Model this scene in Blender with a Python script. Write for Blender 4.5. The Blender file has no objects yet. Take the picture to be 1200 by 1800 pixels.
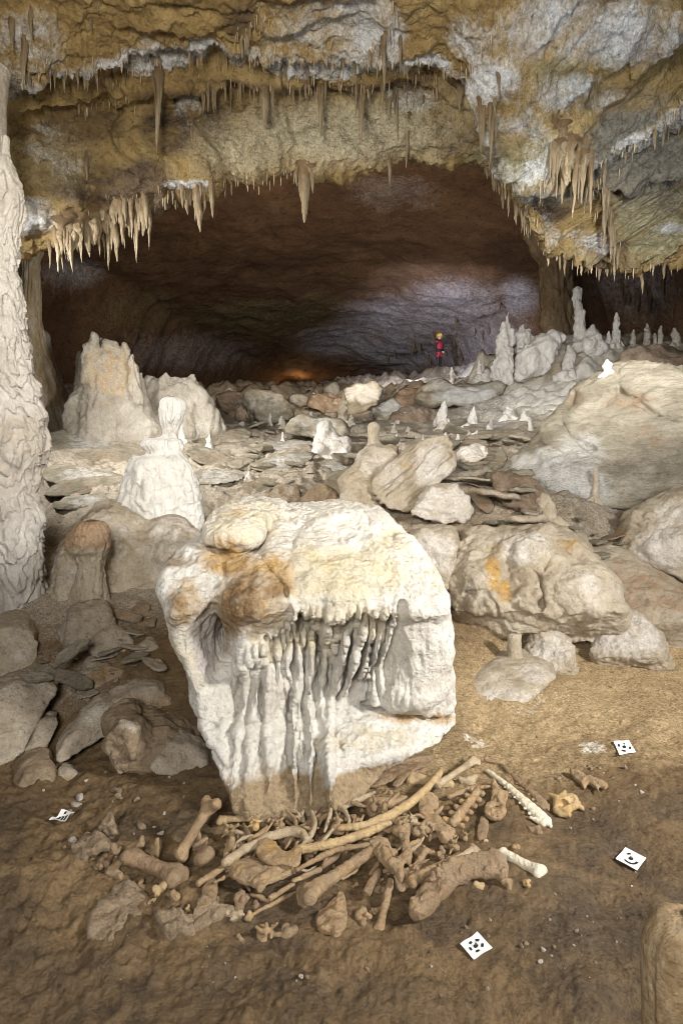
import bpy, bmesh, math, random, time
import numpy as np
from mathutils import Vector, Matrix
from mathutils.bvhtree import BVHTree

T0 = time.time()
rng = np.random.default_rng(11)
random.seed(5)
SC = bpy.context.scene
COL = SC.collection
PITCH = math.radians(5.0)
CAM = np.array([0.0, 0.0, 1.6])
FWD = np.array([0, math.cos(PITCH), -math.sin(PITCH)])
UPV = np.array([0, math.sin(PITCH), math.cos(PITCH)])
RGT = np.array([1.0, 0, 0])
FPX = 1000.0

# ---------------------------------------------------------------- photo pixel -> ray / point
def ray(px, py):
    d = FWD + (px - 600) / FPX * RGT - (py - 900) / FPX * UPV
    return d
def P(px, py, D):
    d = ray(px, py)
    return CAM + d * (D / d[1])
def project(v):
    q = v - CAM
    w = q @ FWD
    w = np.where(np.abs(w) < 1e-4, 1e-4, w)
    return 600 + FPX * (q @ RGT) / w, 900 - FPX * (q @ UPV) / w, w

# ---------------------------------------------------------------- noise
_G = rng.normal(size=(4096, 3)).astype(np.float32)
_G /= np.linalg.norm(_G, axis=1, keepdims=True)
def pnoise(p, seed=0):
    p = np.asarray(p, np.float32)
    f = np.floor(p)
    i = f.astype(np.int64)
    t = p - f
    s = t * t * t * (t * (t * 6 - 15) + 10)
    out = np.zeros(len(p), np.float32)
    for dx in (0, 1):
        wx = s[:, 0] if dx else 1 - s[:, 0]
        for dy in (0, 1):
            wy = s[:, 1] if dy else 1 - s[:, 1]
            for dz in (0, 1):
                wz = s[:, 2] if dz else 1 - s[:, 2]
                h = ((i[:, 0] + dx) * 73856093) ^ ((i[:, 1] + dy) * 19349663) ^ ((i[:, 2] + dz) * 83492791) ^ (seed * 2654435761)
                h = (h ^ (h >> 13)) * 1274126177
                g = _G[(h ^ (h >> 16)) & 4095]
                out += wx * wy * wz * (g[:, 0] * (t[:, 0] - dx) + g[:, 1] * (t[:, 1] - dy) + g[:, 2] * (t[:, 2] - dz))
    return out * 1.5
def fbm(p, octv=5, gain=0.5, lac=2.03, seed=0, ridge=False):
    p = np.asarray(p, np.float32)
    a, tot = 1.0, np.zeros(len(p), np.float32)
    for o in range(octv):
        n = pnoise(p, seed + o * 17)
        if ridge:
            n = 0.5 - np.abs(n) * 2
        tot += a * n
        a *= gain
        p = p * lac + 3.7
    return tot
def sstep(a, b, x):
    t = np.clip((x - a) / (b - a), 0, 1)
    return t * t * (3 - 2 * t)

def cells(p, seed=0, stretch=1.0):
    """2-D Voronoi: distance to nearest border (approx) and a random value per cell."""
    p = np.asarray(p, np.float32)
    i = np.floor(p).astype(np.int64)
    f1 = np.full(len(p), 9.0, np.float32); f2 = f1.copy(); idv = np.zeros(len(p), np.float32); idw = idv.copy()
    for dx in (-1, 0, 1):
        for dy in (-1, 0, 1):
            cx, cy = i[:, 0] + dx, i[:, 1] + dy
            h = (cx * 73856093) ^ (cy * 19349663) ^ (seed * 83492791)
            h = (h ^ (h >> 13)) * 1274126177
            h = h ^ (h >> 16)
            ox = (h & 1023) / 1023.0; oy = ((h >> 10) & 1023) / 1023.0
            d = np.hypot(cx + ox - p[:, 0], cy + oy - p[:, 1]).astype(np.float32)
            r = ((h >> 20) & 1023) / 1023.0; r2 = ((h >> 5) & 1023) / 1023.0
            m = d < f1
            f2 = np.where(m, f1, np.minimum(f2, d))
            idv = np.where(m, r, idv); idw = np.where(m, r2, idw)
            f1 = np.where(m, d, f1)
    return f2 - f1, idv, idw

# ---------------------------------------------------------------- meshes
def make_mesh(name, V, F, mat=None, attrs=None, smooth=True, tris=None):
    V = np.asarray(V, np.float32)
    me = bpy.data.meshes.new(name)
    me.vertices.add(len(V))
    me.vertices.foreach_set('co', V.ravel())
    F = np.asarray(F, np.int32)
    k = F.shape[1]
    L = F.ravel(); st = np.arange(len(F), dtype=np.int32) * k; tt = np.full(len(F), k, np.int32)
    if tris is not None and len(tris):
        tris = np.asarray(tris, np.int32)
        st = np.concatenate([st, len(L) + np.arange(len(tris), dtype=np.int32) * 3])
        tt = np.concatenate([tt, np.full(len(tris), 3, np.int32)])
        L = np.concatenate([L, tris.ravel()])
    me.loops.add(len(L)); me.loops.foreach_set('vertex_index', L)
    me.polygons.add(len(st)); me.polygons.foreach_set('loop_start', st); me.polygons.foreach_set('loop_total', tt)
    if attrs:
        for k_, a in attrs.items():
            at = me.attributes.new(k_, 'FLOAT', 'POINT')
            at.data.foreach_set('value', np.asarray(a, np.float32))
    me.update(); me.validate()
    me.polygons.foreach_set('use_smooth', np.full(len(me.polygons), smooth))
    if mat is not None:
        me.materials.append(mat)
    return me
def tag(o, label=None, cat=None, group=None, kind=None):
    if label: o['label'] = label
    if cat: o['category'] = cat
    if group: o['group'] = group
    if kind: o['kind'] = kind
    return o
def obj(name, V, F, mat, parent=None, attrs=None, smooth=True, tris=None, origin=None):
    """One mesh object; its origin at the bottom centre of its geometry (or at the parent's)."""
    V = np.asarray(V, np.float64)
    if origin is None:
        if parent is not None:
            origin = np.array(parent.matrix_world.translation if parent.parent is None else parent['_o'])
            origin = np.array(parent['_o'])
        else:
            origin = np.array([V[:, 0].mean(), V[:, 1].mean(), V[:, 2].min()])
    me = make_mesh(name, V - origin, F, mat, attrs, smooth, tris)
    o = bpy.data.objects.new(name, me)
    COL.objects.link(o)
    o['_o'] = [float(c) for c in origin]
    if parent is not None:
        o.parent = parent
    else:
        o.location = origin
    return o
def empty(name, loc):
    o = bpy.data.objects.new(name, None); COL.objects.link(o)
    o.location = loc; o['_o'] = [float(c) for c in loc]; o.empty_display_size = 0.1
    return o

def normals(V, F):
    n = np.zeros_like(V)
    a, b, c = V[F[:, 0]], V[F[:, 1]], V[F[:, 2]]
    fn = np.cross(b - a, c - a)
    if F.shape[1] == 4:
        fn = fn + np.cross(c - a, V[F[:, 3]] - a)
    for k in range(F.shape[1]):
        np.add.at(n, F[:, k], fn)
    return n / (np.linalg.norm(n, axis=1, keepdims=True) + 1e-12)
def grid_faces(nr, nc, wrap=False):
    idx = np.arange(nr * nc).reshape(nr, nc)
    if wrap:
        idx = np.concatenate([idx, idx[:, :1]], 1)
    return np.stack([idx[:-1, :-1], idx[:-1, 1:], idx[1:, 1:], idx[1:, :-1]], -1).reshape(-1, 4)

# ---------------------------------------------------------------- implicit surfaces
def surface_nets(Fv, org, h):
    """Quad mesh of Fv = 0 (negative inside), Fv padded with positive values."""
    Fv = np.asarray(Fv, np.float32)
    S = Fv < 0
    nx, ny, nz = Fv.shape
    cnt = np.zeros((nx - 1, ny - 1, nz - 1), np.int8)
    offs = [(a, b, c) for a in (0, 1) for b in (0, 1) for c in (0, 1)]
    for a, b, c in offs:
        cnt += S[a:nx - 1 + a, b:ny - 1 + b, c:nz - 1 + c]
    act = (cnt > 0) & (cnt < 8)
    ci = np.argwhere(act)
    if len(ci) == 0:
        return np.zeros((0, 3)), np.zeros((0, 4), np.int64)
    idm = np.full(act.shape, -1, np.int64); idm[act] = np.arange(len(ci))
    acc = np.zeros((len(ci), 3)); n = np.zeros(len(ci))
    for a, b, c in offs:
        for ax in range(3):
            o1 = [a, b, c]
            if o1[ax]: continue
            o2 = list(o1); o2[ax] = 1
            f1 = Fv[ci[:, 0] + o1[0], ci[:, 1] + o1[1], ci[:, 2] + o1[2]]
            f2 = Fv[ci[:, 0] + o2[0], ci[:, 1] + o2[1], ci[:, 2] + o2[2]]
            m = (f1 < 0) != (f2 < 0)
            t = np.where(m, f1 / np.where(m, f1 - f2, 1), 0)
            for k in range(3):
                acc[:, k] += np.where(m, o1[k] + (t if k == ax else 0), 0)
            n += m
    V = (ci + acc / n[:, None]) * h + org
    faces = []
    for ax in range(3):
        sl1 = [slice(None)] * 3; sl2 = [slice(None)] * 3
        sl1[ax] = slice(0, -1); sl2[ax] = slice(1, None)
        s1, s2 = S[tuple(sl1)], S[tuple(sl2)]
        e = np.argwhere(s1 != s2)
        u, v = (ax + 1) % 3, (ax + 2) % 3
        e = e[(e[:, u] > 0) & (e[:, v] > 0) & (e[:, u] < Fv.shape[u] - 1) & (e[:, v] < Fv.shape[v] - 1)]
        if len(e) == 0: continue
        q = []
        for du, dv in ((-1, -1), (0, -1), (0, 0), (-1, 0)):
            c = e.copy(); c[:, u] += du; c[:, v] += dv
            q.append(idm[c[:, 0], c[:, 1], c[:, 2]])
        q = np.stack(q, 1)
        flip = ~S[e[:, 0], e[:, 1], e[:, 2]]
        q[flip] = q[flip][:, ::-1]
        faces.append(q)
    return V, np.concatenate(faces)
def smin(a, b, k):
    h = np.clip(0.5 + 0.5 * (b - a) / k, 0, 1)
    return b * (1 - h) + a * h - k * h * (1 - h)
def smax(a, b, k):
    return -smin(-a, -b, k)
def poly_sdf(X, Z, poly):
    poly = np.asarray(poly, float)
    d = np.full(X.shape, 1e9); ins = np.zeros(X.shape, bool)
    for (ax, az), (bx, bz) in zip(poly, np.roll(poly, -1, 0)):
        ex, ez = bx - ax, bz - az
        wx, wz = X - ax, Z - az
        t = np.clip((wx * ex + wz * ez) / (ex * ex + ez * ez + 1e-12), 0, 1)
        d = np.minimum(d, (wx - ex * t) ** 2 + (wz - ez * t) ** 2)
        c = ((az <= Z) & (bz > Z)) | ((bz <= Z) & (az > Z))
        xi = ax + (Z - az) / (ez if abs(ez) > 1e-9 else 1e-9) * ex
        ins ^= c & (X < xi)
    d = np.sqrt(d)
    return np.where(ins, -d, d)
def chaikin(poly, n=1, closed=True):
    p = np.asarray(poly, float)
    for _ in range(n):
        q = np.roll(p, -1, 0)
        p = np.stack([p * .75 + q * .25, p * .25 + q * .75], 1).reshape(-1, p.shape[1])
    return p
def seg_dist(PX, PY, line):
    """distance in pixels to a polyline, and the running fraction along it."""
    best = np.full(PX.shape, 1e9); fr = np.zeros(PX.shape)
    n = len(line) - 1
    for k in range(n):
        (ax, ay), (bx, by) = line[k], line[k + 1]
        ex, ey = bx - ax, by - ay
        t = np.clip(((PX - ax) * ex + (PY - ay) * ey) / (ex * ex + ey * ey + 1e-9), 0, 1)
        d = np.hypot(PX - ax - ex * t, PY - ay - ey * t)
        m = d < best
        best = np.where(m, d, best); fr = np.where(m, (k + t) / n, fr)
    return best, fr

def sculpt(poly, D0, thick, vox, k=0.06, slope=(0.0, 0.0), prof=None, bumps=(), ribs=(), cracks=(), smoothp=1, back=None, lips=()):
    """A solid with the outline poly (photo pixels at distance D0), a real thickness and a modelled front.
    slope: how far the front leans (per metre across, per metre up); prof: [(py, extra depth)]; bumps: (px,py,rx,ry,height);
    ribs: (polyline, halfwidth px, height); cracks: (polyline, halfwidth px, depth)."""
    poly = np.asarray(poly, float)
    cx, cy = (poly[:, 0].min() + poly[:, 0].max()) / 2, (poly[:, 1].min() + poly[:, 1].max()) / 2
    c = P(cx, cy, D0)
    a = np.array([c[0], c[1], 0.0]); a /= np.linalg.norm(a)           # away from the viewpoint
    r = np.array([a[1], -a[0], 0.0])
    def plane(px, py, off=0.0):
        d = ray(px, py); t = ((c - CAM) @ a + off) / (d @ a)
        w = CAM + d * t - c
        return w @ r, w[2]
    pp = chaikin(poly, smoothp) if smoothp else poly
    pl = np.asarray([plane(*q) for q in pp])
    pad = 3 * vox + 0.02 + .12 * thick
    x0, x1 = pl[:, 0].min() - pad, pl[:, 0].max() + pad
    z0, z1 = pl[:, 1].min() - pad, pl[:, 1].max() + pad
    xs = np.arange(x0, x1, vox); zs = np.arange(z0, z1, vox)
    X, Z = np.meshgrid(xs, zs, indexing='ij')
    yf = -thick / 2 + slope[0] * X + slope[1] * Z
    yfb = yf.copy()
    W = c[None, None] + X[..., None] * r + yf[..., None] * a + Z[..., None] * np.array([0, 0, 1.0])
    PX, PY, _ = project(W.reshape(-1, 3)); PX = PX.reshape(X.shape); PY = PY.reshape(X.shape)
    if prof is not None:
        pr = np.asarray(prof, float)
        yf = yf + np.interp(PY, pr[:, 0], pr[:, 1])
        for _ in range(4):          # settle where each point of the leaning front lies
            W = c[None, None] + X[..., None] * r + yf[..., None] * a + Z[..., None] * np.array([0, 0, 1.0])
            PX, PY, _w = project(W.reshape(-1, 3)); PX = PX.reshape(X.shape); PY = PY.reshape(X.shape)
            yf = .5 * yf + .5 * (yfb + np.interp(PY, pr[:, 0], pr[:, 1]))
    W = c[None, None] + X[..., None] * r + yf[..., None] * a + Z[..., None] * np.array([0, 0, 1.0])
    PX, PY, PW = project(W.reshape(-1, 3)); PX = PX.reshape(X.shape); PY = PY.reshape(X.shape)
    d2 = poly_sdf(PX, PY, pp) * PW.reshape(X.shape) / FPX
    for (bx, by, rx, ry, hh) in bumps:
        q = ((PX - bx) / rx) ** 2 + ((PY - by) / ry) ** 2
        yf = yf - hh * np.exp(-q * 1.2)
    for line, depth, fall, rag in lips:
        ln = np.asarray(line, float)
        yl = np.interp(PX, ln[:, 0], ln[:, 1])
        rg = fbm(np.stack([PX.ravel() * .085, 0 * PX.ravel(), 0 * PX.ravel()], 1), 3, .6, seed=33).reshape(PX.shape)
        dy = PY - yl - rag * rg
        ins = sstep(ln[0, 0] - 3, ln[0, 0] + 16, PX) * (1 - sstep(ln[-1, 0] - 52, ln[-1, 0] + 6, PX))
        yf = yf + depth * ins * sstep(0, 9, dy) * (1 - sstep(fall * .35, fall, dy))
    for line, hw, hh in ribs:
        d, fr = seg_dist(PX, PY, line)
        yf = yf - hh * np.clip(1 - (d / hw) ** 2, 0, 1) ** 1.3 * sstep(-.08, .3, fr) * (1 - .85 * sstep(.72, 1.0, fr))
    for line, hw, hh in cracks:
        d, fr = seg_dist(PX, PY, line)
        yf = yf + hh * np.exp(-(d / hw) ** 2)
    yb = thick / 2 + slope[0] * X * .5 + slope[1] * Z * .5 if back is None else back + 0 * X
    yb = np.maximum(yb, yf + 0.25 * thick)
    y0, y1 = yf[d2 < 0].min() - pad, yb[d2 < 0].max() + pad
    ys = np.arange(y0, y1, vox)
    Y = ys[None, :, None]
    Fv = smax(smax(d2[:, None, :], yf[:, None, :] - Y, k), Y - yb[:, None, :], k)
    Fv[0] = Fv[-1] = 1; Fv[:, 0] = Fv[:, -1] = 1; Fv[:, :, 0] = Fv[:, :, -1] = 1
    V, Fc = surface_nets(Fv.astype(np.float32), np.array([x0, y0, z0]), vox)
    V = c + V[:, :1] * r + V[:, 1:2] * a + V[:, 2:] * np.array([0, 0, 1.0])
    Fc = orient(V, Fc)
    return V, Fc
def orient(V, F):
    a, b, c, d = (V[F[:, i]] for i in range(4))
    vol = np.einsum('ij,ij->i', a - V.mean(0), np.cross(b - a, d - a)).sum()
    return F if vol > 0 else F[:, ::-1].copy()
def relax(V, F, n=1, f=0.5):
    E = np.concatenate([F[:, [0, 1]], F[:, [1, 2]], F[:, [2, 3]], F[:, [3, 0]]])
    cnt = np.bincount(E[:, 0], minlength=len(V)) + np.bincount(E[:, 1], minlength=len(V))
    for _ in range(n):
        s = np.zeros_like(V)
        for k in range(3):
            s[:, k] = np.bincount(E[:, 0], V[E[:, 1], k], len(V)) + np.bincount(E[:, 1], V[E[:, 0], k], len(V))
        V = V * (1 - f) + f * s / np.maximum(cnt, 1)[:, None]
    return V
def rough(V, F, layers):
    """Push vertices along normals: layers = (scale xyz, amplitude, octaves, ridge, seed)."""
    N = normals(V, F)
    d = np.zeros(len(V))
    for sc, amp, oc, rd, sd in layers:
        sc = np.asarray(sc, float)
        d += amp * fbm(V @ sc.T if sc.ndim == 2 else V * sc, oc, 0.55, seed=sd, ridge=rd)
    return V + N * d[:, None]

def stain_attr(V, spots, noise=0.35, sc=9.0, seed=3):
    """Mineral stains, and pale spots for lit faces: spots = (px, py, rx, ry, strength) painted where each patch sits."""
    PX, PY, _ = project(V)
    a = np.zeros(len(V))
    for (sx, sy, rx, ry, st) in spots:
        q = np.sqrt(((PX - sx) / rx) ** 2 + ((PY - sy) / ry) ** 2)
        a = np.maximum(a, st * (1 - sstep(0.45, 1.25, q)))
    n = fbm(V * sc, 4, 0.6, seed=seed)
    return np.clip(a + (n * noise) * (a > 0.02), 0, 1)

def caps_mesh(prims, h=.0032, k=.008, cuts=()):
    """smooth union of tapered capsules ((a, b, ra, rb[, flat])) minus cut balls; world coordinates."""
    pts = np.array([p[0] for p in prims] + [p[1] for p in prims]); rm = max(max(p[2], p[3]) for p in prims)
    lo, hi = pts.min(0) - rm - 3 * h, pts.max(0) + rm + 3 * h
    n = np.ceil((hi - lo) / h).astype(int) + 1
    if n.prod() > 3.5e6:
        h *= (n.prod() / 3.5e6) ** (1 / 3); n = np.ceil((hi - lo) / h).astype(int) + 1
    ax = [lo[i] + np.arange(n[i]) * h for i in range(3)]
    X, Y, Z = np.meshgrid(*ax, indexing='ij')
    Fv = None
    for pr in prims:
        a, b, ra, rb = np.asarray(pr[0], float), np.asarray(pr[1], float), pr[2], pr[3]
        e = b - a; ee = e @ e + 1e-12
        t = np.clip(((X - a[0]) * e[0] + (Y - a[1]) * e[1] + (Z - a[2]) * e[2]) / ee, 0, 1)
        d = np.sqrt((X - a[0] - t * e[0]) ** 2 + (Y - a[1] - t * e[1]) ** 2 + (Z - a[2] - t * e[2]) ** 2) - (ra + (rb - ra) * t)
        Fv = d if Fv is None else smin(Fv, d, k)
    for c, r in cuts:
        c = np.asarray(c)
        Fv = smax(Fv, r - np.sqrt((X - c[0]) ** 2 + (Y - c[1]) ** 2 + (Z - c[2]) ** 2), k * .6)
    V, F = surface_nets(Fv, lo, h)
    return V, orient(V, F) if len(F) else F

def blob_mesh(items, D, k, h, layers=()):
    """fused rounded dripstone bodies: items = ((px, py, r px), (px, py, r px)[, distance offset])."""
    pr = []
    for it in items:
        (x0, y0, r0), (x1, y1, r1) = it[0], it[1]; d = D + (it[2] if len(it) > 2 else 0)
        pr.append((P(x0, y0, d), P(x1, y1, d), r0 * d / 1000, r1 * d / 1000))
    V, F = caps_mesh(pr, h=h, k=k)
    V = relax(V, F, 1)
    return rough(V, F, layers), F

def bedding(n, across, along):
    """scale matrix for beds: fine across the direction n, long along it"""
    n = np.asarray(n, float); n /= np.linalg.norm(n)
    return np.eye(3) * along + np.outer(n, n) * (across - along)
# ---------------------------------------------------------------- materials
class Nodes:
    def __init__(s, name):
        s.m = bpy.data.materials.new(name); s.m.use_nodes = True
        s.t = s.m.node_tree; s.t.nodes.clear()
        s.out = s.t.nodes.new('ShaderNodeOutputMaterial')
        s.b = s.t.nodes.new('ShaderNodeBsdfPrincipled')
        s.t.links.new(s.b.outputs[0], s.out.inputs[0])
    def n(s, ty, **kw):
        nd = s.t.nodes.new('ShaderNode' + ty)
        for k, v in kw.items():
            if k in nd.inputs:
                s.put(nd.inputs[k], v)
            else:
                setattr(nd, k, v)
        return nd
    def put(s, inp, v):
        if isinstance(v, bpy.types.NodeSocket): s.t.links.new(v, inp)
        else:
            if inp.type == 'RGBA' and len(v) == 3: v = (*v, 1)
            inp.default_value = v
    def noise(s, vec, scale, detail=6, rough=.6, dist=0.0):
        return s.n('TexNoise', Vector=vec, Scale=scale, Detail=detail, Roughness=rough, Distortion=dist).outputs['Fac']
    def math(s, op, a, b=0.0, c=0.0, clamp=False):
        nd = s.t.nodes.new('ShaderNodeMath'); nd.operation = op; nd.use_clamp = clamp
        for i, v in enumerate((a, b, c)): s.put(nd.inputs[i], v)
        return nd.outputs[0]
    def ramp(s, fac, stops):
        nd = s.t.nodes.new('ShaderNodeValToRGB'); r = nd.color_ramp
        while len(r.elements) < len(stops): r.elements.new(0.5)
        for e, (p, c) in zip(r.elements, stops):
            e.position = p
            c = (c, c, c) if not hasattr(c, '__len__') else c
            e.color = (*c, 1)
        s.put(nd.inputs[0], fac)
        return nd.outputs[0]
    def mix(s, fac, a, b, mode='MIX'):
        nd = s.t.nodes.new('ShaderNodeMix'); nd.data_type = 'RGBA'; nd.blend_type = mode
        s.put(nd.inputs[0], fac); s.put(nd.inputs[6], a); s.put(nd.inputs[7], b)
        return nd.outputs[2]
    def attr(s, name):
        nd = s.t.nodes.new('ShaderNodeAttribute'); nd.attribute_name = name
        return nd.outputs['Fac']
    def coords(s, stretch=(1, 1, 1)):
        tc = s.t.nodes.new('ShaderNodeTexCoord')
        mp = s.n('Mapping', Vector=tc.outputs['Object'], Scale=stretch)
        return mp.outputs[0]

def rock(name, cols, sc=2.5, stretch=(1, 1, 1), layers=(), bump=(9, 0.03), fine=(55, 0.006), pits=0.0, rough=0.85, spec=0.25,
         speck=0.25, vor=None, distort=0.6, sss=0.0, grit=.5):
    """cols: three base tones; layers: (attribute, colour a, colour b, softness) laid over them where the attribute says so."""
    s = Nodes(name)
    v = s.coords(stretch)
    n1 = s.noise(v, sc, 9, .68, distort)
    n2 = s.noise(v, sc * 5.3, 8, .7, .3)
    n3 = s.noise(v, sc * 26, 5, .7)
    f = s.math('ADD', s.math('MULTIPLY', n1, .62), s.math('ADD', s.math('MULTIPLY', n2, .28), s.math('MULTIPLY', n3, .10)))
    col = s.ramp(f, [(.36, cols[0]), (.5, cols[1]), (.64, cols[2])])
    for an, ca, cb, soft, *rest in layers:
        na = rest[0] if rest else 1.0
        a = s.attr(an)
        e = s.math('ADD', a, s.math('MULTIPLY', s.math('SUBTRACT', s.math('ADD', s.math('MULTIPLY', n2, .6), s.math('MULTIPLY', n3, .4)), .5), 1.5 * na))
        fac = s.n('MapRange', Value=e, **{'From Min': .5 - soft, 'From Max': .5 + soft}).outputs[0]
        fac = s.math('MULTIPLY', fac, s.math('GREATER_THAN', a, .02))
        col = s.mix(fac, col, s.mix(s.ramp(n3, [(.35, 0.0), (.65, 1.0)]), ca, cb))
    if speck:
        sp = s.ramp(s.noise(v, sc * 17, 6, .75), [(.30, 1 - speck * 2.0), (.46, 1.0)])
        col = s.mix(1.0, col, sp, 'MULTIPLY')
        gr = s.ramp(s.noise(v, sc * 52, 3, .7), [(.30, 1 - .34 * grit), (.52, 1.0), (.72, 1 + .22 * grit)])
        col = s.mix(1.0, col, gr, 'MULTIPLY')
    s.put(s.b.inputs['Base Color'], col)
    s.put(s.b.inputs['Roughness'], s.ramp(n2, [(.3, rough - .15), (.7, min(1, rough + .1))]))
    s.b.inputs['Specular IOR Level'].default_value = spec
    if sss:
        s.b.inputs['Subsurface Weight'].default_value = sss
        s.b.inputs['Subsurface Radius'].default_value = (.03, .02, .012)
        s.b.inputs['Subsurface Scale'].default_value = .5
    h = s.noise(v, bump[0], 8, .68, .5)
    b1 = s.n('Bump', Height=h, Strength=1.0, Distance=bump[1])
    h2 = s.noise(v, fine[0], 5, .7)
    b2 = s.n('Bump', Height=h2, Strength=1.0, Distance=fine[1], Normal=b1.outputs[0])
    last = b2
    if pits:
        vo = s.n('TexVoronoi', Vector=v, Scale=pits)
        pv = s.ramp(vo.outputs['Distance'], [(.0, 0.0), (.45, 1.0)])
        last = s.n('Bump', Height=pv, Strength=.6, Distance=.25 / pits, Normal=b2.outputs[0])
    s.put(s.b.inputs['Normal'], last.outputs[0])
    return s.m
def plain(name, c, rough=.6, metal=0.0, spec=.4, var=.25, sc=20, emit=None):
    s = Nodes(name)
    v = s.coords()
    n = s.noise(v, sc, 5, .65)
    d = tuple(x * (1 - var) for x in c)
    s.put(s.b.inputs['Base Color'], s.mix(n, d, tuple(min(1, x * (1 + var * .4)) for x in c)))
    s.b.inputs['Roughness'].default_value = rough
    s.b.inputs['Metallic'].default_value = metal
    s.b.inputs['Specular IOR Level'].default_value = spec
    bp = s.n('Bump', Height=s.noise(v, sc * 3, 4, .6), Strength=.4, Distance=.002)
    s.put(s.b.inputs['Normal'], bp.outputs[0])
    if emit:
        s.put(s.b.inputs['Emission Color'], emit[0]); s.b.inputs['Emission Strength'].default_value = emit[1]
    return s.m

MUDL = ('mud', (.25, .18, .115), (.40, .31, .21), .35)
M = {}
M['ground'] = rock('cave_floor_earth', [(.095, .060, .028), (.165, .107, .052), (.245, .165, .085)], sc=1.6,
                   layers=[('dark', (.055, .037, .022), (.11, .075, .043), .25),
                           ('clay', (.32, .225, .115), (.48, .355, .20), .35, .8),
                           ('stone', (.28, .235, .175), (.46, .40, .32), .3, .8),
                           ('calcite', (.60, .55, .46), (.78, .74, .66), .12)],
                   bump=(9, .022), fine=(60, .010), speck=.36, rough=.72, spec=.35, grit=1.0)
M['ceiling'] = rock('ochre_ceiling_rock', [(.16, .10, .04), (.34, .235, .095), (.48, .36, .17)], sc=.9,
                    layers=[('brown', (.075, .05, .03), (.16, .11, .065), .3),
                            ('olive', (.20, .18, .10), (.36, .33, .20), .3),
                            ('slate', (.12, .11, .085), (.24, .22, .18), .3),
                            ('pale', (.36, .31, .20), (.56, .50, .36), .4, .8),
                            ('calcite', (.50, .50, .50), (.76, .77, .78), .3)],  # white calcite, with the cool light's bluish tint put into its colour
                    bump=(4.5, .09), fine=(28, .03), speck=.35, rough=.8, spec=.3)
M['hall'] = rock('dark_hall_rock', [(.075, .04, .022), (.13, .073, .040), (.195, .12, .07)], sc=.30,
                 layers=[('olive', (.10, .085, .04), (.20, .17, .09), .25), ('calcite', (.26, .25, .27), (.50, .49, .52), .45, .8)],  # pale violet tone also carries painted light on the hall wall
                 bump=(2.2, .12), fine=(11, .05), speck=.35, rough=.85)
M['calcite'] = rock('white_flowstone', grit=.25, cols=[(.42, .38, .33), (.58, .54, .49), (.72, .69, .65)], sc=2.2, stretch=(1, 1, .6),
                    layers=[('stain', (.42, .23, .06), (.62, .40, .15), .2), ('tan', (.40, .31, .22), (.55, .45, .34), .25), MUDL],
                    bump=(12, .035), fine=(48, .012), speck=.18, rough=.8, spec=.3)
M['boulder'] = rock('boulder_flowstone', grit=.25, cols=[(.55, .50, .42), (.70, .66, .59), (.81, .78, .72)], sc=2.2,
                    layers=[('cream', (.60, .50, .30), (.72, .63, .43), .5, .7),
                            ('stain', (.40, .24, .09), (.60, .40, .17), .5, .7), ('brown', (.17, .10, .05), (.34, .22, .11), .45, .8),
                            ('violet', (.40, .35, .34), (.58, .52, .50), .4, .6), ('mud', (.29, .205, .12), (.45, .34, .21), .18)],
                    bump=(16, .03), fine=(52, .014), speck=.2, rough=.75, spec=.3)
M['white'] = rock('bright_white_flowstone', grit=.25, cols=[(.66, .63, .58), (.80, .78, .74), (.88, .86, .83)], sc=2.4, stretch=(1, 1, .6), layers=[MUDL], bump=(13, .03), fine=(50, .01), speck=.12, rough=.7, spec=.35)
M['fstone'] = rock('tan_flowstone', grit=.25, cols=[(.33, .26, .175), (.49, .415, .31), (.66, .59, .49)], sc=1.6,
                   layers=[('stain', (.40, .23, .07), (.55, .36, .14), .2), ('pale', (.58, .53, .47), (.74, .69, .63), .35, .8), ('tan', (.30, .19, .11), (.44, .30, .19), .3), ('warm', (.36, .24, .12), (.54, .40, .24), .3), MUDL],
                   bump=(10, .04), fine=(48, .014), speck=.22, rough=.75, spec=.3)
M['lime'] = rock('bedded_limestone', [(.16, .135, .092), (.285, .25, .185), (.43, .39, .31)], sc=1.8, stretch=(1, 1, 2.2),
                 layers=[('pale', (.44, .42, .39), (.64, .62, .58), .35, .8), ('stain', (.19, .12, .07), (.34, .23, .14), .3), MUDL],
                 bump=(8, .045), fine=(45, .012), speck=.28, rough=.82, spec=.3)
M['greyslab'] = rock('grey_brown_slab', [(.24, .19, .14), (.38, .32, .245), (.53, .46, .37)], sc=2.2, layers=[('pale', (.45, .41, .34), (.60, .55, .46), .3), ('stain', (.20, .12, .055), (.36, .24, .12), .3), MUDL], bump=(12, .03), fine=(60, .01), speck=.3)
M['redrock'] = rock('brown_limestone', [(.125, .085, .055), (.225, .165, .115), (.36, .29, .22)], sc=1.6,
                    layers=[('pale', (.45, .40, .36), (.62, .58, .53), .22), MUDL], bump=(7, .05), fine=(40, .012), speck=.3)
M['brownrock'] = rock('muddy_rock', [(.17, .12, .075), (.27, .20, .13), (.39, .31, .22)], sc=3,
                      layers=[('pale', (.36, .32, .27), (.5, .45, .38), .22), MUDL], bump=(12, .03), fine=(60, .008), speck=.28)
M['drip'] = rock('stalactite_calcite', [(.24, .165, .08), (.42, .32, .19), (.66, .60, .50)], sc=3.0, stretch=(1, 1, .35),
                 layers=[('root', (.15, .09, .04), (.28, .18, .085), .28)],
                 bump=(12, .03), fine=(40, .008), speck=.15, rough=.55, spec=.5)
M['greystal'] = rock('grey_flowstone', [(.24, .20, .15), (.38, .34, .28), (.54, .50, .44)], sc=1.1,
                     layers=[('tan', (.36, .25, .14), (.50, .38, .23), .25)], bump=(5, .06), fine=(25, .015), speck=.15)
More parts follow.
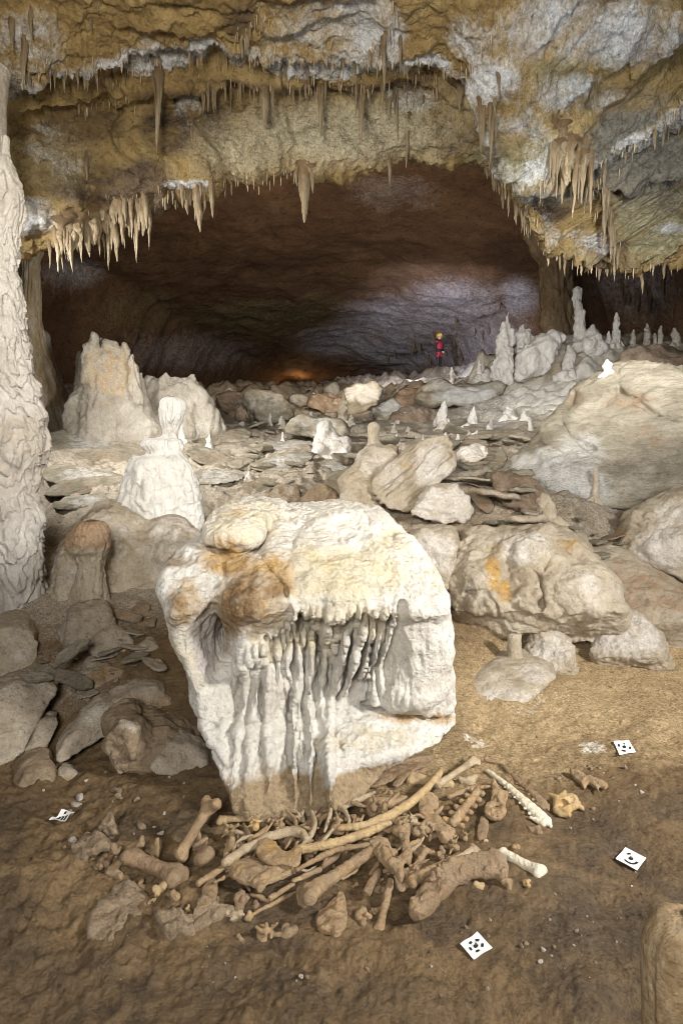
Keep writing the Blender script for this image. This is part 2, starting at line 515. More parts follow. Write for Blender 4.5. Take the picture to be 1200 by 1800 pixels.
M['darkstal'] = rock('brown_drapery_rock', [(.10, .07, .04), (.20, .14, .08), (.33, .25, .16)], sc=.8, stretch=(1, 1, .5),
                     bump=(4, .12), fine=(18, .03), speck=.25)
def bonemat(name, cols, st):
    return rock(name, cols, sc=9, layers=[('ochre', st[0], st[1], .2), ('mud', (.22, .155, .095), (.33, .25, .16), .35)],
                bump=(34, .012), fine=(110, .006), speck=.32, rough=.6, spec=.35)
OC = ((.46, .25, .06), (.62, .40, .14))
M['bone_tan'] = bonemat('old_tan_bone', [(.23, .145, .075), (.36, .245, .135), (.50, .37, .23)], OC)
M['bone_pale'] = bonemat('pale_bone', [(.33, .25, .155), (.46, .36, .235), (.59, .485, .345)], OC)
M['bone_white'] = bonemat('clean_white_bone', [(.64, .56, .40), (.76, .69, .54), (.82, .77, .64)], OC)
M['bone_yellow'] = bonemat('yellow_bone', [(.36, .245, .125), (.52, .37, .19), (.62, .48, .29)], OC)
M['bone_dark'] = bonemat('mud_coated_bone', [(.17, .11, .06), (.27, .18, .105), (.38, .275, .17)], OC)
M['paper'] = plain('matt_white_paper', (.80, .80, .78), .8, var=.06)
M['ink'] = plain('black_ink', (.02, .02, .022), .7, var=.2)
M['steel'] = plain('survey_nail_steel', (.25, .24, .23), .4, .9)
M['red'] = plain('red_caving_suit', (.45, .035, .055), .75, var=.45, sc=7)
M['black'] = plain('black_caving_cloth', (.018, .018, .022), .6)
M['yellow'] = plain('yellow_helmet_plastic', (.75, .52, .05), .35)
M['skin'] = plain('skin', (.55, .36, .27), .6, var=.08)
M['lamp'] = plain('headlamp_glass', (.8, .8, .75), .2)
# ---------------------------------------------------------------- the floor
def zp(px, py, z):
    d = ray(px, py); t = (z - CAM[2]) / d[2]
    return CAM + d * t
ctl = []
for px in (-700, -200, 250, 600, 950, 1400, 1900):
    ctl += [zp(px, 1900, 0.0), zp(px, 1640, 0.0)]
for x in (-4, -1.5, 0, 1.5, 4):
    ctl += [(x, -1.0, 0.0), (x, -6, 0.1)]
for q in [(-300, 1480, .12), (60, 1480, .03), (330, 1480, .0), (560, 1480, 0.03), (700, 1420, .04), (900, 1400, .02), (1150, 1400, .02), (1500, 1420, .1)]:
    ctl.append(zp(*q))
for q in [(-200, 1250, 3.3), (0, 1330, 2.95), (0, 1230, 3.4), (150, 1330, 2.95), (280, 1380, 2.65), (400, 1395, 2.6), (300, 1200, 3.5), (200, 1120, 3.9), (0, 1120, 3.85),
          (-200, 1080, 4.2), (50, 1040, 4.35), (150, 1000, 4.6), (270, 1060, 4.4), (-250, 900, 5.2), (100, 900, 6.0), (200, 880, 6.2), (330, 940, 5.3), (-300, 780, 8), (20, 790, 8.3),
          (130, 800, 8.2), (140, 752, 11.5), (-300, 700, 14), (20, 700, 14.5), (300, 748, 12.0), (450, 870, 6.3), (450, 800, 8.4), (450, 755, 12.0), (430, 725, 16), (450, 690, 21), (560, 690, 23),
          (640, 672, 27), (600, 850, 6.6), (600, 790, 8.8), (600, 745, 13), (700, 910, 5.4), (700, 800, 8.3), (700, 745, 13), (740, 700, 18), (770, 657, 26), (720, 672, 25), (850, 915, 5.2), (850, 830, 7.2),
          (850, 780, 9), (850, 745, 12), (850, 690, 15.5), (840, 655, 18), (930, 640, 17.5), (960, 760, 10.0), (960, 690, 13), (1000, 612, 17.5), (1090, 605, 16), (1160, 612, 14.5), (1250, 620, 13), (1500, 620, 13),
          (1000, 930, 5.1), (1000, 850, 7), (1120, 780, 8.5), (1300, 800, 8), (1000, 1060, 4.75), (880, 1080, 4.55), (830, 1230, 3.62), (780, 1280, 3.35), (900, 1190, 3.85), (1060, 1180, 4.0), (1150, 1110, 4.4), (1150, 1250, 3.5), (1250, 1050, 4.7), (1120, 980, 5.1),
          (1250, 1250, 3.5), (1250, 930, 5.4), (1500, 1000, 5.2), (600, 1330, 3.0), (500, 1370, 2.75), (700, 1350, 2.9), (950, 1330, 3.05), (1100, 1310, 3.15)]:
    ctl.append(P(*q))
for q in [(-16, 20, 4.2), (-8, 24, 4.4), (-6, 32, 5.0), (0, 36, 5.7), (4, 32, 5.8), (8, 26, 5.6), (12, 22, 5.2), (16, 18, 4.8), (0, 44, 6), (-12, 40, 5.5), (12, 36, 6), (24, 26, 5), (-26, 30, 5), (-12, 9, 2.2), (12, 9, 3.0), (-9, 4, 1.4), (9, 4, 1.2), (0, 60, 6), (30, 55, 6), (-30, 55, 6), (-30, 5, 3), (30, 5, 3), (0, -20, .3), (-20, -15, .6), (20, -15, .6)]:
    ctl.append(q)
ctl = np.array([list(q) for q in ctl], float)
def tps_k(r):
    return np.where(r > 1e-9, r * r * np.log(r + 1e-9), 0)
n_ = len(ctl)
K_ = tps_k(np.linalg.norm(ctl[:, None, :2] - ctl[None, :, :2], axis=2)) + np.eye(n_) * 0.03
A_ = np.zeros((n_ + 3, n_ + 3)); A_[:n_, :n_] = K_; A_[:n_, n_] = 1; A_[:n_, n_ + 1:] = ctl[:, :2]; A_[n_:, :n_] = A_[:n_, n_:].T
W_ = np.linalg.solve(A_, np.concatenate([ctl[:, 2], np.zeros(3)]))
def base_h(xy):
    xy = np.asarray(xy, float); out = np.empty(len(xy))
    for i in range(0, len(xy), 40000):
        q = xy[i:i + 40000]
        out[i:i + 40000] = tps_k(np.linalg.norm(q[:, None] - ctl[None, :, :2], axis=2)) @ W_[:n_] + W_[n_] + q @ W_[n_ + 1:]
    return out

az = np.concatenate([np.radians(np.linspace(-180, -40, 26)[:-1]), np.radians(np.linspace(-40, 40, 600)), np.radians(np.linspace(40, 180, 26)[1:-1])])
rr = np.concatenate([[0.02], np.geomspace(0.3, 1.35, 14)[:-1], np.geomspace(1.35, 46, 620), [55, 70]])
RR, AZ = np.meshgrid(rr, az, indexing='ij')
gx, gy = (RR * np.sin(AZ)).ravel(), (RR * np.cos(AZ)).ravel()
gz = base_h(np.stack([gx, gy], 1))
G3 = np.stack([gx, gy, gz], 1)
gpx, gpy, gw = project(G3)
ok = (gw > .5)
def gspot(spots):
    a = np.zeros(len(gx))
    for (sx, sy, rx, ry, st) in spots:
        q = np.sqrt(((gpx - sx) / rx) ** 2 + ((gpy - sy) / ry) ** 2)
        a = np.maximum(a, st * (1 - sstep(.35, 1.2, q)))
    return a * ok
far = sstep(4.3, 6.0, gy) * ok
near = 1 - sstep(3.6, 5.0, gy)
q2 = np.stack([gx, gy, 0 * gx], 1)
dz = 0.055 * fbm(q2 * 1.1, 4, seed=1) * (1 + .3 * far)
dz += near * (0.012 * fbm(q2 * 4.5, 4, .55, seed=2) + .003 * fbm(q2 * 17, 3, .6, seed=4))
dz += near * (0.016 * np.clip(fbm(q2 * np.array([9, 14, 1]), 3, .55, seed=8) - .2, 0, 1) + .005 * fbm(q2 * 24, 3, .65, seed=9) - .03 * np.clip(fbm(q2 * 3.1, 3, .5, seed=10) - .3, 0, 1))
lumpy = sstep(3.9, 4.8, gy) * (1 - sstep(7.5, 10, gy)) * ok
dz += lumpy * (.04 * fbm(q2 * 1.3, 4, .55, seed=15, ridge=True) + .04 * fbm(q2 * 3.4, 4, .6, seed=16))
# muddy clods left of the bone heap, smoother to the right
cl = gspot([(150, 1560, 260, 260, 1.0), (520, 1720, 260, 150, .6), (120, 1380, 200, 90, .8)])
dz += cl * .016 * np.clip(fbm(q2 * 7.5, 4, .6, seed=12, ridge=True), -.6, 1)
# broken bedding further in: tilted plates with sharp risers
mid = sstep(5.2, 6.5, gy) * (1 - sstep(13, 20, gy)) * ok
wp = np.stack([gx + .5 * fbm(q2 * .7, 3, seed=21), gy + .5 * fbm(q2 * .7 + 9, 3, seed=22)], 1)
bd, id1, id2 = cells(wp * np.array([.55, .95]), 5)
b2, id3, id4 = cells(wp * np.array([1.5, 2.4]), 6)
dz += mid * (.09 * (id1 - .5) + .04 * (id3 - .5) + .05 * (id2 - .5) * np.sin(wp[:, 0] * 3) - .06 * np.exp(-(bd / .05) ** 2) - .04 * np.exp(-(b2 / .05) ** 2))
fr_ = sstep(13, 20, gy) * ok
dz += fr_ * (.5 * fbm(q2 * .45, 4, .6, seed=31, ridge=True))
# low ground between the boulder and the left rocks
dz += far * .03 * fbm(q2 * 5, 4, .6, seed=14)
gz2 = gz + dz
lim_ = CAM[2] + gy * math.tan(math.atan((900 - 668) / FPX) - PITCH)
see_ = (1 - sstep(45, 75, np.abs(gpx - 770))) * (gy < 25.6) * (gy > 8) * ok
gz2 = np.where(see_ > .01, gz2 * (1 - see_) + see_ * np.minimum(gz2, lim_), gz2)
# flowstone slope right-hand back: lumpy
rs = gspot([(930, 660, 220, 80, 1.0)])
gz2 += rs * .35 * fbm(q2 * .9, 4, seed=41)
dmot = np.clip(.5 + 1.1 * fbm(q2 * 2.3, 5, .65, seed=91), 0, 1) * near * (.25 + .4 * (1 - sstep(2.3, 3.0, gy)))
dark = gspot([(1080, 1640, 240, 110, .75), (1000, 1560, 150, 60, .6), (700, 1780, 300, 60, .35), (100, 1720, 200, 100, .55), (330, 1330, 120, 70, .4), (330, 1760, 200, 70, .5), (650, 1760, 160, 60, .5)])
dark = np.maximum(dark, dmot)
clay = gspot([(950, 1220, 260, 150, 1.0), (1150, 1220, 180, 160, .8), (860, 1330, 260, 70, .7), (520, 1395, 160, 60, .3), (700, 1370, 200, 60, .5)])
calc = gspot([(830, 1310, 40, 20, .45), (1040, 1330, 40, 20, .5), (940, 1230, 120, 50, .35), (930, 640, 190, 70, .9), (760, 690, 100, 40, .5), (490, 760, 260, 16, .3), (980, 690, 160, 70, .7), (860, 720, 90, 40, .5)])
stone = np.maximum(far * .9 * (1 - .3 * fr_), gspot([(150, 1030, 260, 120, .9), (1000, 960, 260, 80, .7), (80, 1200, 200, 80, .4)]))
nr_, nc_ = len(rr), len(az)
GF = grid_faces(nr_, nc_, wrap=True)[:, ::-1]
GV = np.stack([gx, gy, gz2], 1)
if normals(GV, GF)[:, 2].mean() < 0: GF = GF[:, ::-1].copy()
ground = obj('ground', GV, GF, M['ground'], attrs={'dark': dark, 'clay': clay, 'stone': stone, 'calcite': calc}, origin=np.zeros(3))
tag(ground, 'brown muddy cave floor rising to broken pale plates at the back', 'cave floor', kind='structure')
BV_G = BVHTree.FromPolygons([tuple(v) for v in GV], [tuple(f) for f in GF])

# ---------------------------------------------------------------- the near ceiling
cpx = [-600, -200, 0, 100, 200, 300, 400, 500, 600, 700, 780, 840, 900, 950, 1050, 1130, 1200, 1350, 1800]
pyD = [150, 145, 140, 128, 122, 98, 90, 110, 104, 108, 125, 200, 308, 318, 288, 235, 190, 110, 40]
py2 = [215, 215, 215, 195, 178, 165, 150, 143, 143, 146, 156, 235, 350, 352, 345, 325, 300, 250, 200]
pyl = [560, 520, 475, 425, 372, 345, 312, 300, 305, 290, 282, 288, 375, 445, 470, 478, 465, 440, 400]
mul = [.95, .95, .95, .97, 1, 1, 1, 1, 1, 1, 1, 1.0, 1.03, 1.06, 1.1, 1.1, 1.1, 1.1, 1.1]
up = np.concatenate([np.linspace(-600, -60, 24)[:-1], np.linspace(-60, 1260, 540), np.linspace(1260, 1800, 24)[1:]])
def smooth1(a, n):
    k = np.hanning(n + 2)[1:-1]; k /= k.sum()
    return np.convolve(np.pad(a, n // 2, mode='edge'), k, 'valid')[:len(a)]
def colv(vals):
    return smooth1(np.interp(up, cpx, vals), 25)
wob = lambda s, a: a * fbm(np.stack([up * .012, 0 * up + s, 0 * up], 1), 4, .6, seed=50)
D_, d2_, dl_, ml_ = colv(pyD) + wob(1, 9), colv(py2) + wob(2, 8), colv(pyl) + wob(3, 12), colv(mul)
rows = []
def rowp(py, D):
    d = FWD[None] + ((up - 600) / FPX)[:, None] * RGT - ((py - 900) / FPX)[:, None] * UPV
    return CAM + d * (D / d[:, 1])[:, None]
o1 = np.ones_like(up)
rows.append(np.stack([(up - 600) / 1000 * 9, -6 * o1, 5.2 * o1], 1))
rows.append(np.stack([(up - 600) / 1000 * 5.5, -1 * o1, 5.5 * o1], 1))
for py, D in [(-1500 * o1, 2.0 * o1), (-600 * o1, 3.25 * o1), (-200 * o1, 4.45 * o1), (0 * o1, 5.4 * o1), (D_ * .6, 5.95 * ml_), (D_, 6.3 * ml_), (D_ - 14, 6.62 * ml_), (D_ + 12, 6.95 * ml_), (d2_, 7.12 * ml_), (d2_ - 12, 7.45 * ml_), (d2_ + 14, 7.62 * ml_), ((d2_ * .6 + dl_ * .4), 7.72 * ml_), ((d2_ * .25 + dl_ * .75), 7.85 * ml_), (dl_, 8.1 * ml_), (dl_ - 8, 8.5 * ml_), (dl_ - 60, 9.0 * ml_), (dl_ - 200, 9.7 * ml_)]:
    rows.append(rowp(py, D))
rows = np.array(rows)
cnts = [6, 6, 8, 10, 22, 26, 30, 16, 20, 18, 16, 18, 40, 44, 34, 14, 16, 14]
tv = np.concatenate([[i + j / c for j in range(c)] for i, c in enumerate(cnts)] + [[len(rows) - 1 - 1e-6]])
i0 = np.floor(tv).astype(int); ft = (tv - i0)[:, None, None]
CV = rows[i0] * (1 - ft) + rows[i0 + 1] * ft
CVs = CV.copy()
for _ in range(5):
    CVs[1:-1] = .5 * CVs[1:-1] + .25 * (CVs[:-2] + CVs[2:])
nR, nC = CVs.shape[:2]
CV = CVs.reshape(-1, 3)
CFa = grid_faces(nR, nC)
N_ = normals(CV, CFa)
s_ = -1 if (N_[:, 2].mean() > 0) else 1
N_ *= s_
if s_ < 0: CFa = CFa[:, ::-1].copy()
cx_, cy_, cw_ = project(CV)
bed = CV @ np.array([.25, -.5, 1.4])
right = sstep(880, 1020, cx_)
disp = .20 * fbm(CV * np.array([.6, .9, .9]), 4, .5, seed=61) + .045 * fbm(CV * np.array([1.6, 2.6, 2.6]), 4, .55, seed=62, ridge=True) + .028 * fbm(CV * 8, 4, .6, seed=63)
blk, _i1, _i2 = cells(np.stack([CV[:, 0] * .8 + .4 * fbm(CV * .9, 3, seed=66), (CV[:, 1] + CV[:, 2]) * 1.1 + .4 * fbm(CV * .9, 3, seed=67)], 1), 9)
disp += .10 * (_i1 - .5) * sstep(0, .08, blk) - .03 * np.exp(-(blk / .03) ** 2)
dirb = np.stack([CV[:, 0] * .35 + CV[:, 1] * .35, CV[:, 2] * 2.2 - CV[:, 0] * 1.5, CV[:, 1] * .6], 1)
disp += right * (.16 * fbm(dirb * 1.2, 4, .55, seed=64, ridge=True))
edge = np.exp(-((cy_ - np.interp(cx_, up, D_)) / 22) ** 2) + .8 * np.exp(-((cy_ - np.interp(cx_, up, dl_)) / 16) ** 2)
disp += edge * .06 * fbm(CV * np.array([7, 7, 2]), 3, .6, seed=65, ridge=True)
inview = sstep(1.0, 3.5, CV[:, 1])
CV = CV + N_ * (disp * inview)[:, None]
def cspot(spots, V=CV):
    a = np.zeros(len(V))
    for (sx, sy, rx, ry, st) in spots:
        q = np.sqrt(((cx_ - sx) / rx) ** 2 + ((cy_ - sy) / ry) ** 2)
        a = np.maximum(a, st * (1 - sstep(.35, 1.25, q)))
    return a * (cw_ > .5)
dE = cy_ - np.interp(cx_, up, D_)
rim = np.exp(-(dE / 13) ** 2) * (1 - .4 * sstep(850, 900, cx_)) * .8
calc = np.maximum(rim, cspot([(40, 80, 90, 70, .62), (20, 150, 60, 30, .6), (590, 60, 130, 70, .66), (500, 40, 60, 60, .5), (680, 60, 40, 70, .6), (860, 70, 90, 60, .72), (990, 50, 150, 70, .68), (1120, 50, 120, 60, .55), (860, 140, 60, 60, .7),
                              (1000, 160, 100, 50, .5), (890, 200, 60, 50, .42), (70, 250, 50, 50, .3), (330, 195, 34, 46, .36), (100, 290, 60, 40, .35), (60, 380, 60, 40, .6), (935, 290, 34, 90, .6), (940, 350, 40, 60, .5), (1040, 425, 60, 30, .42), (720, 175, 60, 30, .5),
                              (970, 410, 30, 50, .4), (1180, 400, 40, 14, .5), (330, 312, 60, 12, .6), (860, 300, 20, 40, .5)]))
stk = fbm(np.stack([CV[:, 0] * .9 + CV[:, 1] * .3, CV[:, 1] * .5 - CV[:, 0] * .25, CV[:, 2] * 3.0], 1) * 1.6, 5, .62, seed=81)
stk2 = fbm(dirb * np.array([.8, 1.6, 1]) * 1.3, 5, .62, seed=82)
stk = stk * (1 - right) + stk2 * right
calc = np.clip(calc * (.92 + .75 * stk), 0, 1)
pale = cspot([(600, 230, 260, 70, .85), (430, 260, 110, 60, .7), (760, 220, 100, 80, .5), (100, 280, 80, 80, .35), (1150, 370, 70, 70, .3)])
brown = 1.15 * cspot([(180, 330, 110, 50, .8), (150, 220, 90, 40, .5), (300, 230, 60, 60, .75), (260, 320, 70, 50, .85), (330, 165, 120, 14, .6), (640, 152, 140, 12, .9), (420, 30, 40, 40, .5), (380, 210, 40, 60, .5), (800, 245, 70, 40, .6), (650, 260, 60, 30, .35), (975, 375, 45, 22, .9), (1080, 440, 60, 30, .7), (560, 145, 260, 10, .7), (960, 345, 40, 12, .3)])
olive = cspot([(940, 280, 150, 50, .85), (980, 125, 60, 30, .7), (1150, 380, 100, 90, .8), (890, 320, 60, 40, .5), (1150, 260, 80, 40, .3), (1060, 90, 40, 20, .5)])
slate = cspot([(1120, 270, 140, 100, 1.0), (1100, 180, 120, 40, .5), (1000, 340, 90, 30, .6), (1180, 330, 60, 60, .5), (860, 250, 40, 60, .4), (1050, 460, 90, 20, .5)])
olive = np.clip(olive * (1 + .6 * stk), 0, 1); slate = np.clip(slate * (1 - .7 * stk), 0, 1); brown = np.clip(brown * (1 - .5 * stk), 0, 1)
ceil_ = obj('ceiling', CV, CFa, M['ceiling'], attrs={'calcite': calc, 'pale': pale, 'brown': brown, 'olive': olive, 'slate': slate}, origin=np.zeros(3))
tag(ceil_, 'ochre and white cave ceiling arching over the foreground', 'cave ceiling', kind='structure')
BV_C = BVHTree.FromPolygons([tuple(v) for v in CV], [tuple(f) for f in CFa])

# ---------------------------------------------------------------- the great hall behind the arch
hx = np.linspace(-30, 30, 330); hy = np.linspace(8.6, 47, 300)
HX, HY = np.meshgrid(hx, hy, indexing='ij')
def side(ax, ay, bx, by):
    ex, ey = bx - ax, by - ay; L = math.hypot(ex, ey)
    return ((HX - ax) * ey - (HY - ay) * ex) / L
sr = -side(14.2, 11, 4.6, 40)        # positive inside
sl = side(-15, 8, -5.5, 40)
if sr[165, 100] < 0: sr = -sr
if sl[165, 100] < 0: sl = -sl
h3 = np.stack([HX.ravel(), HY.ravel(), 0 * HX.ravel()], 1)
HZ = 9.75 - .068 * (HY - 10)
wv = (fbm(h3 * .25, 4, seed=71)).reshape(HX.shape)
HZ = HZ - 1.0 * sstep(9, 3.0, sr) - 5.6 * sstep(3.4 + wv, .1, sr + .5 * wv) - .9 * sstep(9, 3, sl) - 6.0 * sstep(3.0, 0, sl + .6 * wv) - 4 * sstep(39.5, 44, HY + wv)
HZ = HZ + .30 * wv
HV = np.stack([HX.ravel(), HY.ravel(), HZ.ravel()], 1)
HF = grid_faces(len(hx), len(hy))
HN = normals(HV, HF)
if HN[:, 2].mean() > 0: HF = HF[:, ::-1].copy(); HN = -HN
HV = HV + HN * (.10 * fbm(HV * np.array([.7, .7, .9]), 5, .6, seed=73, ridge=True) + .06 * fbm(HV * 3.2, 3, .6, seed=74))[:, None]
cx_, cy_, cw_ = project(HV)
hc = cspot([(590, 600, 90, 34, .7), (700, 565, 120, 50, .55), (800, 545, 110, 60, .55), (840, 610, 110, 60, .55), (700, 620, 110, 40, .62), (330, 620, 150, 40, .35), (130, 480, 60, 30, .6), (690, 335, 90, 36, .26), (910, 520, 40, 40, .6), (1120, 500, 80, 60, .3)], HV)  # pale deposits, plus violet light on the right wall painted in
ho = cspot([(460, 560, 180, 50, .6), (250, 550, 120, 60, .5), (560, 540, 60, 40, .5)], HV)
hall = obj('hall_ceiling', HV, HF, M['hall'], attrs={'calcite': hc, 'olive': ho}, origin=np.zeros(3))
tag(hall, 'dark brown sloping roof of the great hall beyond the arch', 'cave ceiling', kind='structure')
BV_H = BVHTree.FromPolygons([tuple(v) for v in HV], [tuple(f) for f in HF])

def cast(bv, px, py):
    d = Vector(ray(px, py)).normalized()
    h = bv.ray_cast(Vector(CAM), d)
    return None if h[0] is None else np.array(h[0])
def on_ground(px, py, lift=0.0):
    g = cast(BV_G, px, py)
    d = ray(px, py); d = d / np.linalg.norm(d)
    return g - d * (lift / max(.15, -d[2])) if lift else g
def gheight(x, y):
    h = BV_G.ray_cast(Vector((x, y, 30)), Vector((0, 0, -1)))
    return h[0].z if h[0] is not None else 0.0
def mud_attr(V, top, soft, seed=0):
    """splashed mud low on a thing: how near the floor each point is."""
    s = V[:: max(1, len(V) // 400)]
    gz_ = base_h(V[:, :2])
    return np.clip(1 - sstep(top, top + soft, V[:, 2] - gz_ + .06 * fbm(V * 5, 3, seed=seed)), 0, 1)
print('setting', round(time.time() - T0, 1))
# ---------------------------------------------------------------- the flowstone boulder in the middle
def finish(name, V, F, mat, label, cat, layers=(), relaxn=1, attrs=None, mudtop=None, group=None, stains=None, parent=None):
    if relaxn: V = relax(V, F, relaxn)
    base = V
    at = {}
    for k_, sp in (stains or {}).items():
        at[k_] = stain_attr(base, sp, seed=hash(k_) % 7 if False else len(k_))
    V = rough(V, F, layers)
    if mudtop: at['mud'] = mud_attr(base, mudtop[0], mudtop[1], 3)
    o = obj(name, V, F, mat, parent=parent, attrs=at)
    if label: tag(o, label, cat, group)
    return o

poly = [(375, 893), (430, 884), (492, 889), (500, 902), (560, 890), (625, 892), (662, 905), (675, 900), (690, 912), (735, 955), (770, 995), (790, 1045), (797, 1100), (803, 1180), (808, 1225), (806, 1268), (790, 1300),
        (700, 1350), (620, 1400), (560, 1450), (480, 1460), (412, 1450), (392, 1385), (372, 1340), (345, 1270), (318, 1190), (298, 1130), (284, 1070), (277, 1020), (284, 992), (310, 972), (345, 962), (360, 950), (362, 915)]
ribs = [([(538, 1075), (530, 1150), (520, 1230), (516, 1320), (520, 1430)], 9, .085), ([(552, 1085), (545, 1140), (543, 1200), (548, 1260), (545, 1345), (540, 1430)], 8, .09),
        ([(575, 1080), (580, 1130), (572, 1185), (560, 1240), (545, 1300)], 6, .07), ([(600, 1075), (604, 1120), (596, 1170), (590, 1225)], 7, .07),
        ([(622, 1070), (615, 1120), (598, 1180), (585, 1225), (575, 1290), (580, 1370), (590, 1420)], 10, .10), ([(640, 1066), (636, 1110), (622, 1160), (612, 1215), (592, 1265)], 7, .08),
        ([(655, 1064), (655, 1095), (645, 1140), (635, 1190), (610, 1230)], 6, .075), ([(675, 1062), (672, 1095), (660, 1140), (652, 1190), (655, 1232), (668, 1246)], 9, .085), ([(690, 1060), (688, 1090), (676, 1130), (668, 1180), (672, 1240)], 8, .06),
        ([(508, 1110), (505, 1170), (508, 1215), (516, 1250)], 9, .06), ([(490, 1120), (492, 1175), (488, 1230)], 8, .04),
        ([(470, 1115), (472, 1170), (470, 1240), (474, 1320), (476, 1430)], 14, .055), ([(447, 1130), (452, 1190), (446, 1260), (440, 1330), (436, 1430)], 12, .05), ([(425, 1165), (430, 1210), (420, 1290), (408, 1380)], 10, .045),
        ([(565, 1190), (570, 1215), (568, 1250), (572, 1330)], 8, .06), ([(535, 1195), (528, 1240), (530, 1290), (534, 1360)], 6, .05)]
cracks = [([(640, 1250), (665, 1247), (700, 1255), (735, 1256), (748, 1266), (775, 1268), (806, 1256)], 4.5, .09), ([(655, 1120), (652, 1180), (652, 1240)], 3.5, .10),
          ([(528, 1085), (545, 1100), (556, 1130), (560, 1160)], 6, .10), ([(498, 1105), (506, 1130), (500, 1150)], 5, .05), ([(468, 1120), (480, 1130), (478, 1150)], 5, .06), ([(400, 1100), (410, 1160), (404, 1185)], 6, .09),
          ([(462, 988), (480, 1002), (500, 1020), (505, 1040)], 4, .05), ([(385, 965), (398, 975), (396, 1000)], 4, .05), ([(456, 1190), (462, 1250), (464, 1330)], 3.5, .05), ([(505, 1195), (512, 1230), (508, 1280), (512, 1360)], 4, .06), ([(552, 1200), (556, 1250), (553, 1330)], 4, .05),
          ([(372, 1325), (390, 1350)], 5, .05), ([(350, 1265), (378, 1278)], 4, .04), ([(410, 1190), (425, 1240), (395, 1300)], 4, .03), ([(590, 1235), (583, 1280), (600, 1300)], 5, .05), ([(340, 1120), (348, 1150), (372, 1182)], 5, .03)]
# thin pleats fanning down from under the lip
for k_ in range(30):
    x_ = 518 + k_ * 5.8 + random.uniform(-2, 2); e_ = random.uniform(60, 160)
    ribs.append(([(x_, 1056), (x_ - 1, 1080), (x_ - (x_ - 545) * .10 + random.uniform(-3, 3), 1080 + e_ * .5), (x_ - (x_ - 545) * .28 + random.uniform(-4, 4), 1080 + e_)], random.uniform(3.4, 5.6), random.uniform(.04, .085)))
for k_ in range(9):
    x_ = 415 + k_ * 12
    ribs.append(([(x_, 1150 - k_ * 8), (x_ + random.uniform(-3, 3), 1195 - k_ * 8 + random.uniform(0, 30))], 5, .05))
lips = [([(512, 1080), (530, 1070), (580, 1080), (620, 1072), (680, 1066), (712, 1050)], .115, 165, 12), ([(400, 1185), (425, 1178), (450, 1150), (475, 1122), (522, 1090)], .075, 90, 12)]
cracks += [([(358, 958), (385, 972), (420, 976), (455, 968), (468, 945), (482, 908)], 7, .09), ([(500, 905), (520, 925), (515, 960)], 5, .04), ([(640, 900), (650, 925), (690, 940)], 4, .03)]
bumps = [(455, 1050, 75, 60, .11), (420, 1090, 40, 60, .05), (600, 1010, 150, 60, .13), (730, 1090, 70, 120, .07), (745, 1190, 60, 70, .05), (410, 925, 58, 40, .22), (470, 905, 28, 22, .06), (395, 985, 30, 22, .04),
         (612, 1180, 95, 62, -.08), (540, 1200, 40, 60, -.06), (375, 1130, 26, 62, -.30), (395, 1165, 22, 40, -.10), (335, 1050, 40, 40, .06), (310, 1090, 40, 60, .04), (640, 1300, 120, 36, .14), (745, 1275, 70, 14, -.03), (600, 1235, 70, 40, -.10),
         (435, 965, 40, 16, -.06), (350, 1190, 30, 60, .03), (580, 1330, 25, 60, .06), (600, 1380, 80, 50, .12), (430, 1390, 60, 40, .05), (600, 900, 30, 12, .05), (565, 912, 25, 14, .05), (660, 925, 30, 22, .05), (720, 1225, 60, 22, .05)]
V, F = sculpt(poly, 3.25, 1.05, .0078, k=.07, lips=lips, slope=(.10, .02), prof=[(880, .62), (905, .47), (950, .26), (1000, .12), (1045, .0), (1075, -.03), (1090, .02), (1200, .04), (1260, .05), (1330, -.12), (1420, -.28)], bumps=bumps, ribs=ribs, cracks=cracks, back=.62)
boulder = finish('flowstone_boulder', V, F, M['boulder'], 'huge white flowstone boulder with ochre cap and fluted drapery behind the bones', 'boulder',
    layers=[((3, 3, 3), .03, 3, False, 1), ((8, 8, 3), .010, 3, True, 2), ((11, 11, 3), .006, 3, False, 12), ((24, 24, 10), .0045, 3, True, 3), ((60, 60, 60), .003, 2, False, 4)], relaxn=1, mudtop=(.10, .12),
    stains={'cream': [(600, 1010, 130, 55, .75), (430, 920, 70, 40, .55), (560, 1110, 40, 60, .45), (690, 950, 40, 30, .5), (770, 1000, 20, 40, .4), (600, 1090, 110, 40, .5), (480, 1120, 60, 40, .5), (640, 1300, 120, 24, .35), (340, 1120, 60, 80, .4)],
            'stain': [(400, 985, 52, 30, 1.0), (470, 1015, 60, 46, .85), (430, 1060, 60, 60, .75), (480, 1070, 40, 40, .5), (330, 1060, 30, 40, .55), (390, 960, 40, 20, .6), (420, 900, 30, 10, .3), (700, 1262, 60, 8, .6), (780, 1264, 30, 8, .8), (720, 1250, 50, 5, .5)],
            'brown': [(420, 1065, 44, 66, .85), (465, 1035, 44, 26, .65), (450, 1090, 40, 24, .5), (305, 985, 40, 16, .7), (310, 1075, 20, 40, .45), (400, 1130, 14, 40, .5), (430, 1020, 40, 16, .6)],
            'violet': [(365, 1130, 28, 60, .7), (350, 1090, 30, 40, .4)]})

